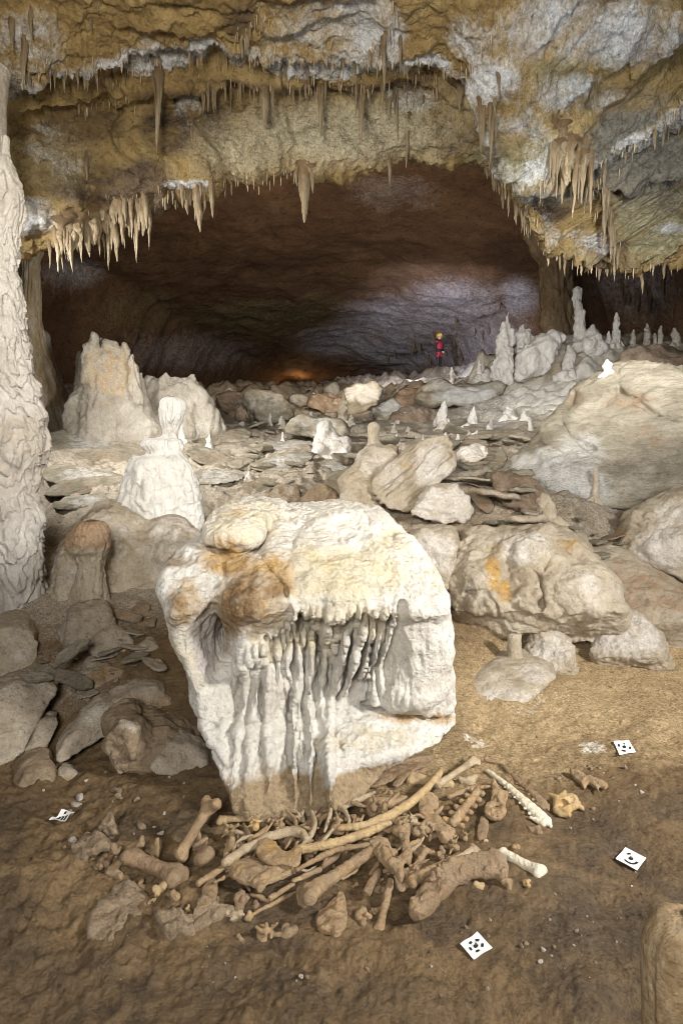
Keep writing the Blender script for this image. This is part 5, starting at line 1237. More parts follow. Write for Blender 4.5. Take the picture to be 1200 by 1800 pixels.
row([(105, 225), (130, 235), (165, 270)], 10, (20, 56), (5, 9), 'white thread on the crack in the dark left roof', 'stalactites of the left crack', jit=4)
row([(320, 200), (345, 245), (375, 290)], 10, (12, 38), (4, 8), 'thread on the diagonal crack in the middle roof', 'stalactites of the middle crack', jit=4)
row([(842, 170), (855, 180), (880, 185)], 9, (30, 96), (7, 13), 'long spike in the right-hand cluster by the arch shoulder', 'stalactites of the arch shoulder', jit=7, pw=1)
row([(968, 210), (985, 240), (1005, 250), (1025, 270), (1045, 290)], 26, (30, 100), (6, 14), 'long tan spike in the big hanging bunch on the right', 'stalactites of the big right bunch', jit=10, pw=1)
row([(1062, 320), (1072, 370), (1085, 420)], 22, (26, 84), (6, 13), 'spike in the lower ragged bunch on the right', 'stalactites of the lower right bunch', jit=10, pw=1)
row([(855, 298), (885, 350), (905, 390), (932, 440)], 16, (10, 36), (5, 9), 'spike on the right shoulder of the arch lip', 'stalactites of the right lip', jit=3)
row([(950, 452), (1050, 470), (1130, 474), (1200, 462)], 13, (8, 44), (4, 9), 'spike on the low lip at the far right', 'stalactites of the far right lip', jit=3)
row([(880, 315), (950, 320), (1050, 288), (1130, 240), (1200, 195)], 22, (8, 40), (4, 8), 'spike under the edge of the bluish right roof slab', 'stalactites of the bluish slab', jit=4)
row([(420, 70), (440, 40), (470, 20)], 7, (10, 30), (4, 9), 'spike on the white roof patch at the top middle', 'stalactites of the top middle', jit=4)
row([(640, 100), (670, 70), (690, 40)], 7, (14, 40), (4, 8), 'spike on the white rib at the top right of centre', 'stalactites of the white rib', jit=4)
row([(650, 612), (720, 615), (800, 598), (880, 570)], 34, (6, 22), (4, 8), 'dim spike on the far wall behind the standing person', 'stalactites of the far wall', bv=BV_H, jit=12)
row([(1090, 490), (1150, 500), (1200, 495)], 12, (20, 60), (7, 12), 'dim spike in the dark right-hand hall roof', 'stalactites of the dark right hall', bv=BV_H, jit=10)
# only tiny straws: more of them along every edge and over the roof
for ln_, n_ in (([(0, 142), (100, 130), (200, 122), (300, 98), (400, 92), (500, 110), (600, 105), (740, 116), (790, 130)], 150), ([(340, 152), (500, 144), (600, 144), (700, 147), (780, 160)], 90), ([(860, 300), (950, 322), (1050, 290), (1200, 195)], 60), ([(940, 450), (1050, 472), (1200, 464)], 26),
                 ([(90, 400), (200, 365), (300, 345), (520, 300)], 70), ([(850, 292), (905, 390), (935, 442)], 30), ([(640, 110), (690, 40), (700, 0)], 24), ([(410, 80), (440, 40), (480, 10)], 24), ([(940, 250), (960, 330), (940, 400)], 30), ([(1040, 300), (1070, 380), (1090, 440)], 40), ([(800, 140), (860, 60), (900, 10)], 30)):
    row(ln_, n_, (5, 20), (2, 4.5), 'small straw stalactites fringing every edge of the roof', 'straws', jit=9)
HANG.sort(key=lambda q: -q[0] if q[7] != 'straws' else 1e9)
SV, SF, SR = [], [], []; o_n = 0
for i, (sz_, k, far_, loc, scl, er, label, group, name) in enumerate(HANG):
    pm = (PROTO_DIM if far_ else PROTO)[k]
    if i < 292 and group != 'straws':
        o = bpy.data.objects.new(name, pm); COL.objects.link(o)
        o.location = loc; o.scale = scl; o.rotation_euler = er
        tag(o, label, 'stalactite', group)
    elif not far_:
        v = np.array([q.co[:] for q in pm.vertices]).reshape(34, 16, 3)[::3, ::2].reshape(-1, 3)
        SV.append(rot(v * np.array(scl), er[2]) + loc); SF.append(grid_faces(12, 8, wrap=True) + o_n); SR.append(np.clip(.8 + v[:, 2], 0, 1)); o_n += len(v)
so = obj('small_stalactites', np.concatenate(SV), np.concatenate(SF), M['drip'], attrs={'root': np.concatenate(SR)}, origin=np.zeros(3))
tag(so, 'small straw stalactites fringing every edge of the roof', 'stalactites', kind='stuff')
NST = len(HANG)
print('stal', NST, round(time.time() - T0, 1))
# ---------------------------------------------------------------- the bones
BN = 0
def bone_obj(V, F, mat, label, name='bone', group=None, ochre=0.0, mud=.25, relaxn=1):
    global BN
    BN += 1
    if relaxn: V = relax(V, F, relaxn)
    b = V
    V = rough(V, F, [((24, 24, 24), .0032, 3, False, BN % 30), ((70, 70, 70), .0008, 3, False, BN % 20)])
    n = fbm(b * 14 + BN, 3, .6)
    at = {'ochre': np.clip(ochre + .35 * n * (ochre > 0), 0, 1), 'mud': np.clip(mud + .5 * fbm(b * 11 + BN * 3, 3, .6), 0, 1) * (mud > 0)}
    o = obj(name, V, F, M[mat], attrs=at)
    return tag(o, label, 'bone', group)
def gp(q, lift):
    return on_ground(q[0], q[1], max(lift - .014, -.006))
def perp(a, b):
    d = b - a; d /= np.linalg.norm(d); s = np.cross(d, [0, 0, 1.0]); s /= np.linalg.norm(s); u = np.cross(s, d)
    return d, s, u
def longbone(p0, p1, w, label, mat='bone_tan', lift=(.03, .03), ends=(1.5, 1.5), head=0, bow=.0, name='long_bone', ochre=0.0, mud=.25, roll=0.0, broken=(0, 0), sag=0.0):
    a, b = gp(p0, lift[0]), gp(p1, lift[1])
    r = .82 * w / 2 * ((a + b)[1] / 2) / 1000
    d, s, u = perp(a, b); L = np.linalg.norm(b - a)
    s, u = s * math.cos(roll) + u * math.sin(roll), u * math.cos(roll) - s * math.sin(roll)
    ts = np.linspace(0, 1, 9); pts = [a + (b - a) * t + (s * bow + np.array([0, 0, sag])) * L * math.sin(math.pi * t) for t in ts]
    rad = [r * (.86 + (ends[0] - 1) * .62 * math.exp(-(t / .2) ** 2) + (ends[1] - 1) * .62 * math.exp(-((1 - t) / .2) ** 2)) for t in ts]
    pr = [(pts[i], pts[i + 1], rad[i], rad[i + 1]) for i in range(8)]
    for e, (q, dd, sc) in enumerate(((pts[0], -d, ends[0]), (pts[-1], d, ends[1]))):
        if broken[e] or sc <= 1.02: continue
        R = r * sc
        pr.append((q + s * R * .62 + dd * R * .1, q + s * R * .5 - dd * R * .5 , R * .68, R * .45))
        pr.append((q - s * R * .62 + dd * R * .15, q - s * R * .5 - dd * R * .5, R * .64, R * .42))
        if head == e + 1:
            pr.append((q - s * R * .9 + dd * R * .3 + u * R * .3, q - s * R * 1.3 + dd * R * .55 + u * R * .5, R * .6, R * .62))
            pr.append((q + s * R * .9 + dd * R * .3, q + s * R * .6, R * .45, R * .4))
        else:
            pr.append((q + u * R * .45, q + u * R * .2 - dd * R * .6, R * .4, R * .3))
    cuts = []
    for e, (q, dd) in enumerate(((pts[0], -d), (pts[-1], d))):
        if broken[e]: cuts.append((q + dd * r * 1.35, r * 1.25)); cuts.append((q + dd * r * .3, r * .5))
    V, F = caps_mesh(pr, k=r * .35, cuts=cuts)
    return bone_obj(V, F, mat, label, name, ochre=ochre, mud=mud)
def rib(pts, w, label, mat='bone_tan', lift=.05, taper=(.8, .6), name='rib', ochre=0.0, mud=.15, knob=True):
    lf = lift if hasattr(lift, '__len__') else [lift] * len(pts)
    q = np.array([gp(p, l) for p, l in zip(pts, lf)])
    n = 14; t = np.linspace(0, 1, len(q)); tt = np.linspace(0, 1, n)
    if len(q) > 2:
        C = np.stack([np.interp(tt, t, q[:, k]) for k in range(3)], 1)
        for _ in range(2): C[1:-1] = .5 * C[1:-1] + .25 * (C[:-2] + C[2:])
    else: C = q[:1] + (q[1:] - q[:1]) * tt[:, None]
    r = w / 2 * q[:, 1].mean() / 1000
    R = r * (taper[0] + (1 - taper[0]) * np.clip(tt * 3, 0, 1)) * (taper[1] + (1 - taper[1]) * np.clip((1 - tt) * 3, 0, 1))
    pr = [(C[i], C[i + 1], R[i], R[i + 1]) for i in range(n - 1)]
    # flattened section: a second, thinner run along the inner side
    for i in range(n - 1):
        d, s, u = perp(C[i], C[i + 1])
        pr.append((C[i] - u * R[i] * .5 - s * R[i] * .2, C[i + 1] - u * R[i + 1] * .5 - s * R[i + 1] * .2, R[i] * .7, R[i + 1] * .7))
    if knob: pr.append((C[0], C[0] + (C[0] - C[1]) * .25, R[0] * 1.25, R[0] * 1.1))
    V, F = caps_mesh(pr, h=.003, k=r * .4)
    return bone_obj(V, F, mat, label, name, ochre=ochre, mud=mud)
def vertebra(p, w, label, mat='bone_tan', lift=.05, seed=0, ochre=0.0, mud=.2, spine=1.0, wing=1.0, group=None, name='vertebra'):
    c = gp(p, lift); R = w / 2 * c[1] / 1000
    r_ = np.random.default_rng(seed + 500)
    m = np.array(Matrix.Rotation(r_.uniform(0, 6.28), 3, 'Z') @ Matrix.Rotation(r_.uniform(-1.2, 1.2), 3, 'X') @ Matrix.Rotation(r_.uniform(-.8, .8), 3, 'Y'))
    T = lambda *v: c + m @ (np.array(v) * R)
    pr = [(T(-.22, 0, -.3), T(.22, 0, -.3), R * .42, R * .42)]
    arc = [(-.0, -.36, -.15), (0, -.42, .15), (0, -.25, .38), (0, 0, .46), (0, .25, .38), (0, .42, .15), (0, .36, -.15)]
    for i in range(6): pr.append((T(*arc[i]), T(*arc[i + 1]), R * .14, R * .14))
    pr.append((T(0, 0, .45), T(-.25, 0, .45 + .75 * spine), R * .16, R * .10))
    for sg in (-1, 1):
        pr.append((T(0, sg * .35, .0), T(-.15, sg * (.45 + .55 * wing), .1), R * .17, R * .11))
        pr.append((T(.3, sg * .25, .35), T(-.35, sg * .28, .42), R * .13, R * .13))
    V, F = caps_mesh(pr, h=max(.0024, R * .06), k=R * .10)
    return bone_obj(V, F, mat, label, name, ochre=ochre, mud=mud, group=group)
def lump(p, w, label, mat='bone_tan', lift=.02, seed=0, n=5, ochre=0.0, mud=.3, asp=(1, .7, .6), group=None, name='bone_fragment', ang=None):
    c = gp(p, lift); R = w / 2 * c[1] / 1000; r_ = np.random.default_rng(seed + 900)
    pr = []
    th = r_.uniform(0, 3.14) if ang is None else ang
    for i in range(n):
        q = r_.normal(size=3) * np.array(asp) * R * .42; q2 = r_.normal(size=3) * np.array(asp) * R * .42
        rz = np.array(Matrix.Rotation(th, 3, 'Z')); pr.append((c + rz @ q, c + rz @ q2, R * r_.uniform(.2, .42), R * r_.uniform(.15, .36)))
    V, F = caps_mesh(pr, h=max(.0024, R * .06), k=R * .14)
    return bone_obj(V, F, mat, label, name, ochre=ochre, mud=mud, group=group)
def plate(poly, thick, label, mat='bone_tan', lift=.03, dome=.3, name='bone_plate', ochre=0.0, mud=.3, holes=(), h=.0027, tilt=0.0, ridges=()):
    """flat bone with a traced outline lying on the heap."""
    q = np.array([gp(p, lift) for p in poly])
    c = q.mean(0); u_, s_, vt = np.linalg.svd(q - c)
    nrm = vt[2] if vt[2][2] > 0 else -vt[2]
    nrm = nrm + np.array([0, -tilt, 0]); nrm /= np.linalg.norm(nrm)
    e1 = np.cross([0, 0, 1.0], nrm); 
    e1 = np.array([1.0, 0, 0]) - nrm * nrm[0]; e1 /= np.linalg.norm(e1); e2 = np.cross(nrm, e1)
    def onp(p):
        d = ray(*p); t = ((c - CAM) @ nrm) / (d @ nrm); w_ = CAM + d * t - c
        return w_ @ e1, w_ @ e2
    pl = chaikin([onp(p) for p in poly], 1)
    pad = 4 * h + thick * .4
    x = np.arange(pl[:, 0].min() - pad, pl[:, 0].max() + pad, h); y = np.arange(pl[:, 1].min() - pad, pl[:, 1].max() + pad, h); z = np.arange(-thick * 1.6 - pad, thick * 1.6 + pad, h)
    X, Y = np.meshgrid(x, y, indexing='ij'); d2 = poly_sdf(X, Y, pl)
    for hx_, hy_, hr in holes:
        a, b = onp((hx_, hy_)); d2 = np.maximum(d2, hr * c[1] / 1000 - np.hypot(X - a, Y - b))
    ins = np.clip(-d2 / (thick * 1.5), 0, 1)
    hh = thick * (.42 + dome * ins) + thick * .35 * fbm(np.stack([X.ravel() * 22, Y.ravel() * 22, 0 * X.ravel() + lift * 90], 1), 3).reshape(X.shape)
    for line, hw, amp in ridges:
        ln = [onp(p) for p in line]; dd, _ = seg_dist(X, Y, ln); hh = hh + amp * thick * np.exp(-(dd / (hw * c[1] / 1000)) ** 2)
    hh = np.maximum(hh, thick * .25)
    Fv = smax(d2[:, :, None] + 0 * z, np.abs(z)[None, None] - np.where(z > 0, 1, .8)[None, None] * hh[:, :, None], thick * .28)
    Fv[0] = Fv[-1] = 1; Fv[:, 0] = Fv[:, -1] = 1; Fv[:, :, 0] = Fv[:, :, -1] = 1
    V, F = surface_nets(Fv, np.array([x[0], y[0], z[0]]), h)
    V = c + V[:, :1] * e1 + V[:, 1:2] * e2 + V[:, 2:] * nrm
    return bone_obj(V, orient(V, F), mat, label, name, ochre=ochre, mud=mud)

# big limb bones
longbone((368, 1416), (318, 1500), 23, 'stout brown humerus standing askew at the left of the heap, thick end up', lift=(.17, .05), ends=(1.75, 1.45), head=1, mat='bone_tan')
longbone((232, 1506), (308, 1540), 34, 'massive thigh bone at the far left with two big rounded knuckles', lift=(.06, .06), ends=(1.45, 1.75), head=0, mat='bone_dark', roll=.5)
lump((247, 1484), 30, 'ball head of a thigh bone poking up at the far left of the heap', 'bone_tan', .07, 3, n=3, asp=(.5, .4, .7), name='bone_lump')
lump((308, 1572), 36, 'rounded bone knuckle below the massive thigh bone', 'bone_tan', .03, 31, n=4, asp=(.6, .6, .8), name='bone_lump')
longbone((541, 1571), (650, 1498), 29, 'large reddish thigh bone with a knotty end low in the middle of the heap', lift=(.06, .08), ends=(1.85, 1.0), mat='bone_tan', roll=.4, ochre=.15)
lump((530, 1585), 34, 'knotty lower knuckle under the large reddish thigh bone', 'bone_tan', .03, 32, n=4, asp=(.6, .6, .8), name='bone_lump')
longbone((884, 1500), (946, 1531), 22, 'clean pale yellow limb bone lying apart at the right end of the heap', lift=(.03, .02), ends=(1.25, 1.5), mat='bone_white', mud=0, ochre=.0)
plate([(716, 1598), (722, 1582), (735, 1570), (752, 1545), (770, 1528), (800, 1514), (840, 1508), (872, 1505), (890, 1512), (894, 1534), (888, 1545), (862, 1540), (836, 1541), (812, 1550), (790, 1566), (772, 1584), (760, 1602), (742, 1614), (724, 1612)], .052, 'big arched mud-caked hip bone at the right front of the heap', 'bone_dark', .05, dome=.5, ochre=.12, mud=.3, name='hip_bone', ridges=[([(760, 1552), (800, 1528), (880, 1520)], 8, .4)])
longbone((722, 1548), (832, 1496), 24, 'dusty brown long bone lying along the top of the arched hip bone', lift=(.05, .05), ends=(1.3, 1.3), mat='bone_tan')
longbone((788, 1516), (834, 1494), 15, 'pale bone end above the arched hip bone', lift=(.08, .08), ends=(1.1, 1.5), mat='bone_pale')
lump((768, 1530), 26, 'grooved bone knob on the arched hip bone', 'bone_tan', .10, 5, asp=(.7, .7, .8))
# long ribs crossing the heap
rib([(600, 1455), (640, 1453), (690, 1432), (735, 1402), (774, 1358)], 15, 'long golden rib sweeping up to the right across the heap', 'bone_yellow', [.07, .08, .09, .09, .10], (.6, .8), mud=0)
rib([(530, 1493), (570, 1486), (610, 1475), (650, 1461), (684, 1447)], 15, 'long pinkish rib just below the long golden rib', 'bone_yellow', .09, (.9, .8), mud=.1)
rib([(524, 1528), (560, 1507), (596, 1492), (650, 1484)], 10, 'thin dusty rib under the long pinkish rib', 'bone_tan', .09, (.6, .9))
rib([(400, 1513), (440, 1487), (480, 1467), (516, 1459), (532, 1464), (538, 1474)], 16, 'broad grey rib arching over the left half of the heap', 'bone_pale', .09, (.9, .8), mud=.2)
longbone((348, 1553), (402, 1519), 16, 'hollow tube of broken bone left of the jagged jaw piece', lift=(.04, .06), ends=(1, 1), broken=(1, 0))
# flat pieces
plate([(391, 1501), (403, 1498), (420, 1515), (455, 1512), (473, 1520), (502, 1522), (527, 1531), (502, 1541), (473, 1552), (455, 1569), (447, 1555), (422, 1551), (405, 1541), (397, 1524)], .022, 'jagged boot-shaped jaw piece with a crumbling ochre edge in the left half', 'bone_tan', .07, dome=.5, ochre=.15, name='jaw_fragment')
plate([(459, 1474), (484, 1478), (489, 1492), (508, 1500), (522, 1484), (530, 1486), (530, 1516), (520, 1525), (500, 1519), (474, 1520), (454, 1508), (448, 1494)], .016, 'orange-stained blade of bone above the boot-shaped jaw piece', 'bone_tan', .11, dome=.4, ochre=.35, name='bone_flake', mud=.1)
plate([(595, 1566), (607, 1572), (608, 1595), (612, 1609), (607, 1634), (591, 1647), (575, 1640), (561, 1637), (554, 1623), (556, 1606), (578, 1592), (590, 1583)], .03, 'round flat bone with a stalk lying flat below the large reddish thigh bone', 'bone_tan', .02, dome=.4, name='flat_bone')
plate([(647, 1351), (673, 1342), (712, 1340), (742, 1334), (746, 1325), (759, 1336), (757, 1345), (733, 1351), (716, 1364), (701, 1384), (686, 1381), (699, 1366), (681, 1377), (653, 1386), (634, 1375)], .014, 'thin brown shoulder blade lying against the foot of the big boulder', 'bone_dark', .04, dome=.3, name='shoulder_blade', ridges=[([(655, 1352), (710, 1342), (755, 1336)], 5, 1.2)])
plate([(341, 1597), (365, 1545), (384, 1546), (382, 1572), (378, 1588), (352, 1598)], .016, 'triangular flat splinter below the hollow tube of bone', 'bone_tan', .04, dome=.3, name='bone_splinter')
plate([(735, 1400), (752, 1392), (768, 1400), (772, 1420), (766, 1432), (776, 1446), (796, 1460), (800, 1478), (780, 1482), (766, 1462), (748, 1440), (734, 1425)], .026, 'dusty blade with a long stalk right below the top end of the golden rib', 'bone_tan', .06, dome=.4, name='bone_flake')
plate([(646, 1478), (672, 1474), (686, 1482), (684, 1500), (692, 1512), (702, 1504), (714, 1496), (720, 1510), (706, 1522), (712, 1545), (700, 1548), (690, 1530), (670, 1515), (656, 1500)], .03, 'branching irregular hip fragment in the centre of the heap', 'bone_tan', .09, dome=.5, name='hip_fragment')
plate([(695, 1440), (712, 1436), (722, 1446), (718, 1480), (725, 1500), (720, 1520), (706, 1510), (706, 1480), (696, 1466)], .03, 'upright ridged bone piece right of the branching hip fragment', 'bone_tan', .08, dome=.5, name='bone_fragment')
plate([(690, 1535), (712, 1530), (726, 1540), (722, 1558), (704, 1572), (694, 1556)], .028, 'jagged plate beside the left end of the arched hip bone', 'bone_tan', .04, dome=.4, name='bone_fragment')
plate([(862, 1372), (872, 1374), (878, 1392), (892, 1392), (894, 1402), (886, 1410), (890, 1432), (876, 1442), (856, 1438), (848, 1424), (860, 1412), (864, 1394)], .03, 'brown pelvic bone with an oval hole left of the white jawbone', 'bone_tan', .04, dome=.5, name='pelvic_bone', holes=[(873, 1420, 5)])
plate([(842, 1440), (850, 1432), (860, 1436), (856, 1472), (842, 1478), (836, 1470)], .016, 'thin brown blade under the brown pelvic bone', 'bone_dark', .02, dome=.3, name='bone_flake')
# jaws
def jaw(pts, w0, w1, label, mat, lift, teeth, side_, mud=.1):
    q = np.array([gp(p, lift) for p in pts]); n = 12; t = np.linspace(0, 1, len(q)); tt = np.linspace(0, 1, n)
    C = np.stack([np.interp(tt, t, q[:, k]) for k in range(3)], 1); D = q[:, 1].mean()
    R = (w0 + (w1 - w0) * tt ** 1.3) / 2 * D / 1000
    pr = []
    for i in range(n - 1):
        pr.append((C[i], C[i + 1], R[i] * .62, R[i + 1] * .62))
        d, s, u = perp(C[i], C[i + 1])
        for o_ in (-.45, .45): pr.append((C[i] + s * o_ * R[i], C[i + 1] + s * o_ * R[i + 1], R[i] * .5, R[i + 1] * .5))
    d, s, u = perp(C[-2], C[-1])
    pr.append((C[-1] + s * R[-1] * .7 * side_, C[-1] - d * R[-1] * 1.2 + s * R[-1] * 1.3 * side_, R[-1] * .3, R[-1] * .2))
    pr.append((C[-1] - s * R[-1] * .6 * side_, C[-1] + d * R[-1] * .8, R[-1] * .3, R[-1] * .25))
    V, F = caps_mesh(pr, h=.0026, k=.006)
    o = bone_obj(V, F, mat, label, 'jawbone', mud=mud)
    for k_ in range(teeth):
        i = 2 + k_ * (n - 5) / max(1, teeth - 1); j = int(i); f = i - j
        c = C[j] * (1 - f) + C[j + 1] * f; r = R[j]; d, s, u = perp(C[j], C[j + 1])
        big = .0028 + .003 * (k_ / max(1, teeth - 1))
        b = c + s * side_ * (r * .95 + big * .4)
        pr = [(b + d * big * .5, b + s * side_ * big * 1.6 + d * big * .4, big * .8, big * .5), (b - d * big * .5, b + s * side_ * big * 1.5 - d * big * .5, big * .8, big * .45)]
        V, F = caps_mesh(pr, h=.0016, k=.002)
        obj('tooth', V, F, M['bone_white'] if mud < .15 else M['bone_tan'], parent=o)
    return o
jaw([(856, 1354), (890, 1380), (925, 1412), (958, 1444)], 9, 27, 'clean white jawbone with a row of teeth, slanting down at the right of the heap', 'bone_white', .03, 8, 1, 0)
jaw([(852, 1336), (880, 1342), (915, 1378), (940, 1398), (958, 1418)], 6, 20, 'dark muddy jawbone lying behind the clean white jawbone', 'bone_dark', .02, 7, 1, .3)
# skull fragments
def skull(p, w, label, mat, lift, seed, ochre):
    c = gp(p, lift); R = w / 2 * c[1] / 1000; r_ = np.random.default_rng(seed)
    T = lambda *v: c + np.array(v) * R
    pr = [(T(-.3, .1, .0), T(.35, .25, .1), R * .5, R * .45), (T(-.75, -.3, -.1), T(-.2, -.5, .1), R * .2, R * .22), (T(-.2, -.5, .1), T(.35, -.35, .2), R * .22, R * .2), (T(-.75, -.3, -.1), T(-.5, .2, .2), R * .18, R * .2),
          (T(.4, .2, .1), T(.85, -.1, -.1), R * .25, R * .15), (T(-.1, .4, .3), T(.2, .9, .35), R * .2, R * .1), (T(-.5, .3, .3), T(-.8, .7, .3), R * .16, R * .08), (T(.3, .5, .2), T(.9, .45, -.1), R * .2, R * .12), (T(-.6, -.55, -.2), T(-.2, -.75, -.1), R * .16, R * .15)]
    V, F = caps_mesh(pr, h=.0028, k=R * .12, cuts=[(T(-.28, -.22, .25), R * .26), (T(.3, -.05, .5), R * .2)])
    return bone_obj(V, F, mat, label, 'skull_fragment', ochre=ochre, mud=.15)
skull((996, 1416), 62, 'yellowed skull fragment with an open eye-like hole at the far right', 'bone_yellow', .035, 1, .25)
plate([(1000, 1350), (1012, 1354), (1030, 1362), (1050, 1372), (1069, 1378), (1066, 1388), (1050, 1382), (1054, 1395), (1044, 1384), (1032, 1376), (1028, 1390), (1018, 1376), (1004, 1366)], .022, 'broken jaw stub with long teeth behind the yellowed skull fragment', 'bone_tan', .03, dome=.4, ochre=.12, name='jaw_fragment')
# sacrum: fused row of vertebrae
c0 = gp((796, 1446), .07); c1 = gp((838, 1392), .07); d_, s_, u_ = perp(c0, c1); pr_ = []
L_ = np.linalg.norm(c1 - c0)
for i in range(6):
    c = c0 + d_ * L_ * i / 5; w_ = .040 - .003 * i
    pr_ += [(c - s_ * w_, c + s_ * w_, .012, .012), (c, c + u_ * .022 + d_ * .004, .010, .006), (c - s_ * w_, c - s_ * w_ * .9 + d_ * .018 - u_ * .01, .012, .010), (c + s_ * w_, c + s_ * w_ * .9 + d_ * .018 - u_ * .01, .012, .010)]
pr_.append((c0, c1, .02, .016))
V, F = caps_mesh(pr_, h=.0028, k=.005)
bone_obj(V, F, 'bone_tan', 'sacrum of fused knobbly vertebrae with an orange patch, right of the golden rib', 'sacrum', ochre=.22, mud=.1)
# top right long bones
longbone((768, 1380), (832, 1337), 15, 'pale flared long bone at the top right of the heap', lift=(.07, .05), ends=(1.2, 1.75), mat='bone_pale', mud=.1)
longbone((724, 1368), (790, 1378), 24, 'thick ochre bone end under the pale flared long bone', lift=(.03, .03), ends=(1.4, 1.0), mat='bone_yellow', mud=.3)
rib([(790, 1400), (825, 1386), (860, 1382)], 9, 'thin reddish rib above the sacrum', 'bone_tan', .05)
lump((822, 1372), 38, 'flattened pale bone lump above the thin reddish rib', 'bone_pale', .02, 41, asp=(1.2, .5, .4), ang=.2)
longbone((655, 1418), (712, 1410), 30, 'glittering knuckle end of a limb bone behind the golden rib', lift=(.04, .03), ends=(1.5, 1.0), mat='bone_tan', ochre=.1)
# the tangle of ribs, left of centre
R_ = 'bone_tan'
for pts, w_, lab, mt, lf in [
    ([(471, 1396), (477, 1414), (476, 1430), (471, 1444)], 7, 'short curved rib standing against the boulder foot, left of two', 'bone_tan', [.10, .07, .05, .03]),
    ([(480, 1387), (485, 1408), (484, 1426), (478, 1446)], 8, 'short curved rib standing against the boulder foot, right of two', 'bone_tan', [.12, .08, .05, .03]),
    ([(488, 1428), (520, 1412), (552, 1406), (570, 1409)], 8, 'slim rib running level just under the boulder foot', 'bone_tan', .06),
    ([(560, 1398), (590, 1376), (621, 1354)], 8, 'straight pale rib shaft reaching up towards the shoulder blade, leftmost of three', 'bone_pale', [.06, .08, .09]),
    ([(598, 1389), (615, 1375), (631, 1361)], 8, 'straight pale rib shaft reaching up towards the shoulder blade, middle of three', 'bone_pale', [.06, .08, .08]),
    ([(626, 1398), (640, 1380), (652, 1360)], 10, 'knob-ended rib shaft reaching up beside the shoulder blade', 'bone_pale', [.05, .07, .09]),
    ([(600, 1421), (630, 1406), (658, 1393)], 10, 'straight rib stub pointing at the glittering knuckle', 'bone_pale', .07),
    ([(567, 1393), (580, 1408), (581, 1430), (570, 1462)], 8, 'bluish grey S-shaped rib in the tangle', 'bone_pale', [.11, .10, .09, .07]),
    ([(588, 1412), (604, 1422), (612, 1436), (614, 1452)], 8, 'hook-shaped rib right of the bluish S-shaped rib', 'bone_pale', .08),
    ([(504, 1424), (518, 1438), (521, 1460), (502, 1492)], 7, 'slender bent rib crossing behind the broad grey rib', 'bone_tan', [.09, .08, .07, .06]),
    ([(548, 1428), (555, 1446), (548, 1466), (530, 1486)], 9, 'sickle-shaped rib ending at the pinkish rib', 'bone_pale', .08),
    ([(421, 1466), (440, 1474), (458, 1466), (470, 1452)], 8, 'small curled rib left of the broad grey rib', 'bone_tan', .05),
    ([(398, 1485), (420, 1479), (450, 1470)], 6, 'thin straight rib beneath the small curled rib', 'bone_tan', .04),
    ([(523, 1460), (550, 1446), (576, 1430)], 14, 'grey rounded shaft buried in the middle of the tangle', 'bone_dark', .05),
    ([(556, 1484), (576, 1468), (590, 1450)], 8, 'half hidden rib between the S-shaped and pinkish ribs', 'bone_tan', .05),
    ([(570, 1520), (590, 1505), (606, 1488)], 10, 'dark flat rib under the thin dusty rib', 'bone_dark', .05),
    ([(600, 1540), (640, 1512), (620, 1500)], 8, 'dark bent rib in the gap above the reddish thigh bone', 'bone_dark', .03),
    ([(668, 1470), (690, 1440), (700, 1420)], 12, 'brown flat rib passing under the golden rib', 'bone_dark', .05),
    ([(451, 1603), (488, 1584), (524, 1566)], 8, 'long needle-thin bone splinter in front of the reddish thigh bone', 'bone_tan', .02),
    ([(442, 1572), (458, 1577), (472, 1584)], 7, 'short thin bone peg below the boot-shaped jaw piece', 'bone_tan', .03)]:
    rib(pts, w_, lab, mt, lf)
longbone((514, 1550), (562, 1528), 13, 'tube-like bone shaft with an oval broken end left of the reddish thigh bone', lift=(.06, .06), ends=(1, 1), broken=(1, 0))
longbone((474, 1580), (514, 1555), 13, 'short broken shaft below the tube-like bone shaft', lift=(.04, .05), ends=(1, 1), broken=(1, 0))
longbone((664, 1533), (644, 1570), 21, 'hollow broken shaft pointing down right of the reddish thigh bone', lift=(.06, .04), ends=(1, 1), broken=(0, 1), mat='bone_dark')
longbone((686, 1550), (667, 1632), 20, 'long dusty shaft pointing down at the front of the heap', lift=(.05, .01), ends=(1.0, 1.05), mat='bone_tan')
longbone((748, 1494), (729, 1526), 15, 'small brown shaft above the left end of the arched hip bone', lift=(.05, .05), ends=(1.1, 1.1))
longbone((388, 1441), (452, 1436), 17, 'ochre-brown limb bone lying level behind the broad grey rib', lift=(.03, .04), ends=(1.3, 1.1), mat='bone_yellow', mud=.4)
longbone((556, 1402), (622, 1366), 12, 'half buried tube bone along the boulder foot', lift=(.04, .05), ends=(1, 1), mat='bone_tan')
longbone((276, 1476), (276, 1504), 11, 'small upright bone spike behind the massive thigh bone', lift=(.09, .04), ends=(1, 1))
rib([(398, 1498), (404, 1486), (408, 1474)], 12, 'spur of bone rising left of the broad grey rib', 'bone_tan', [.06, .09, .12])
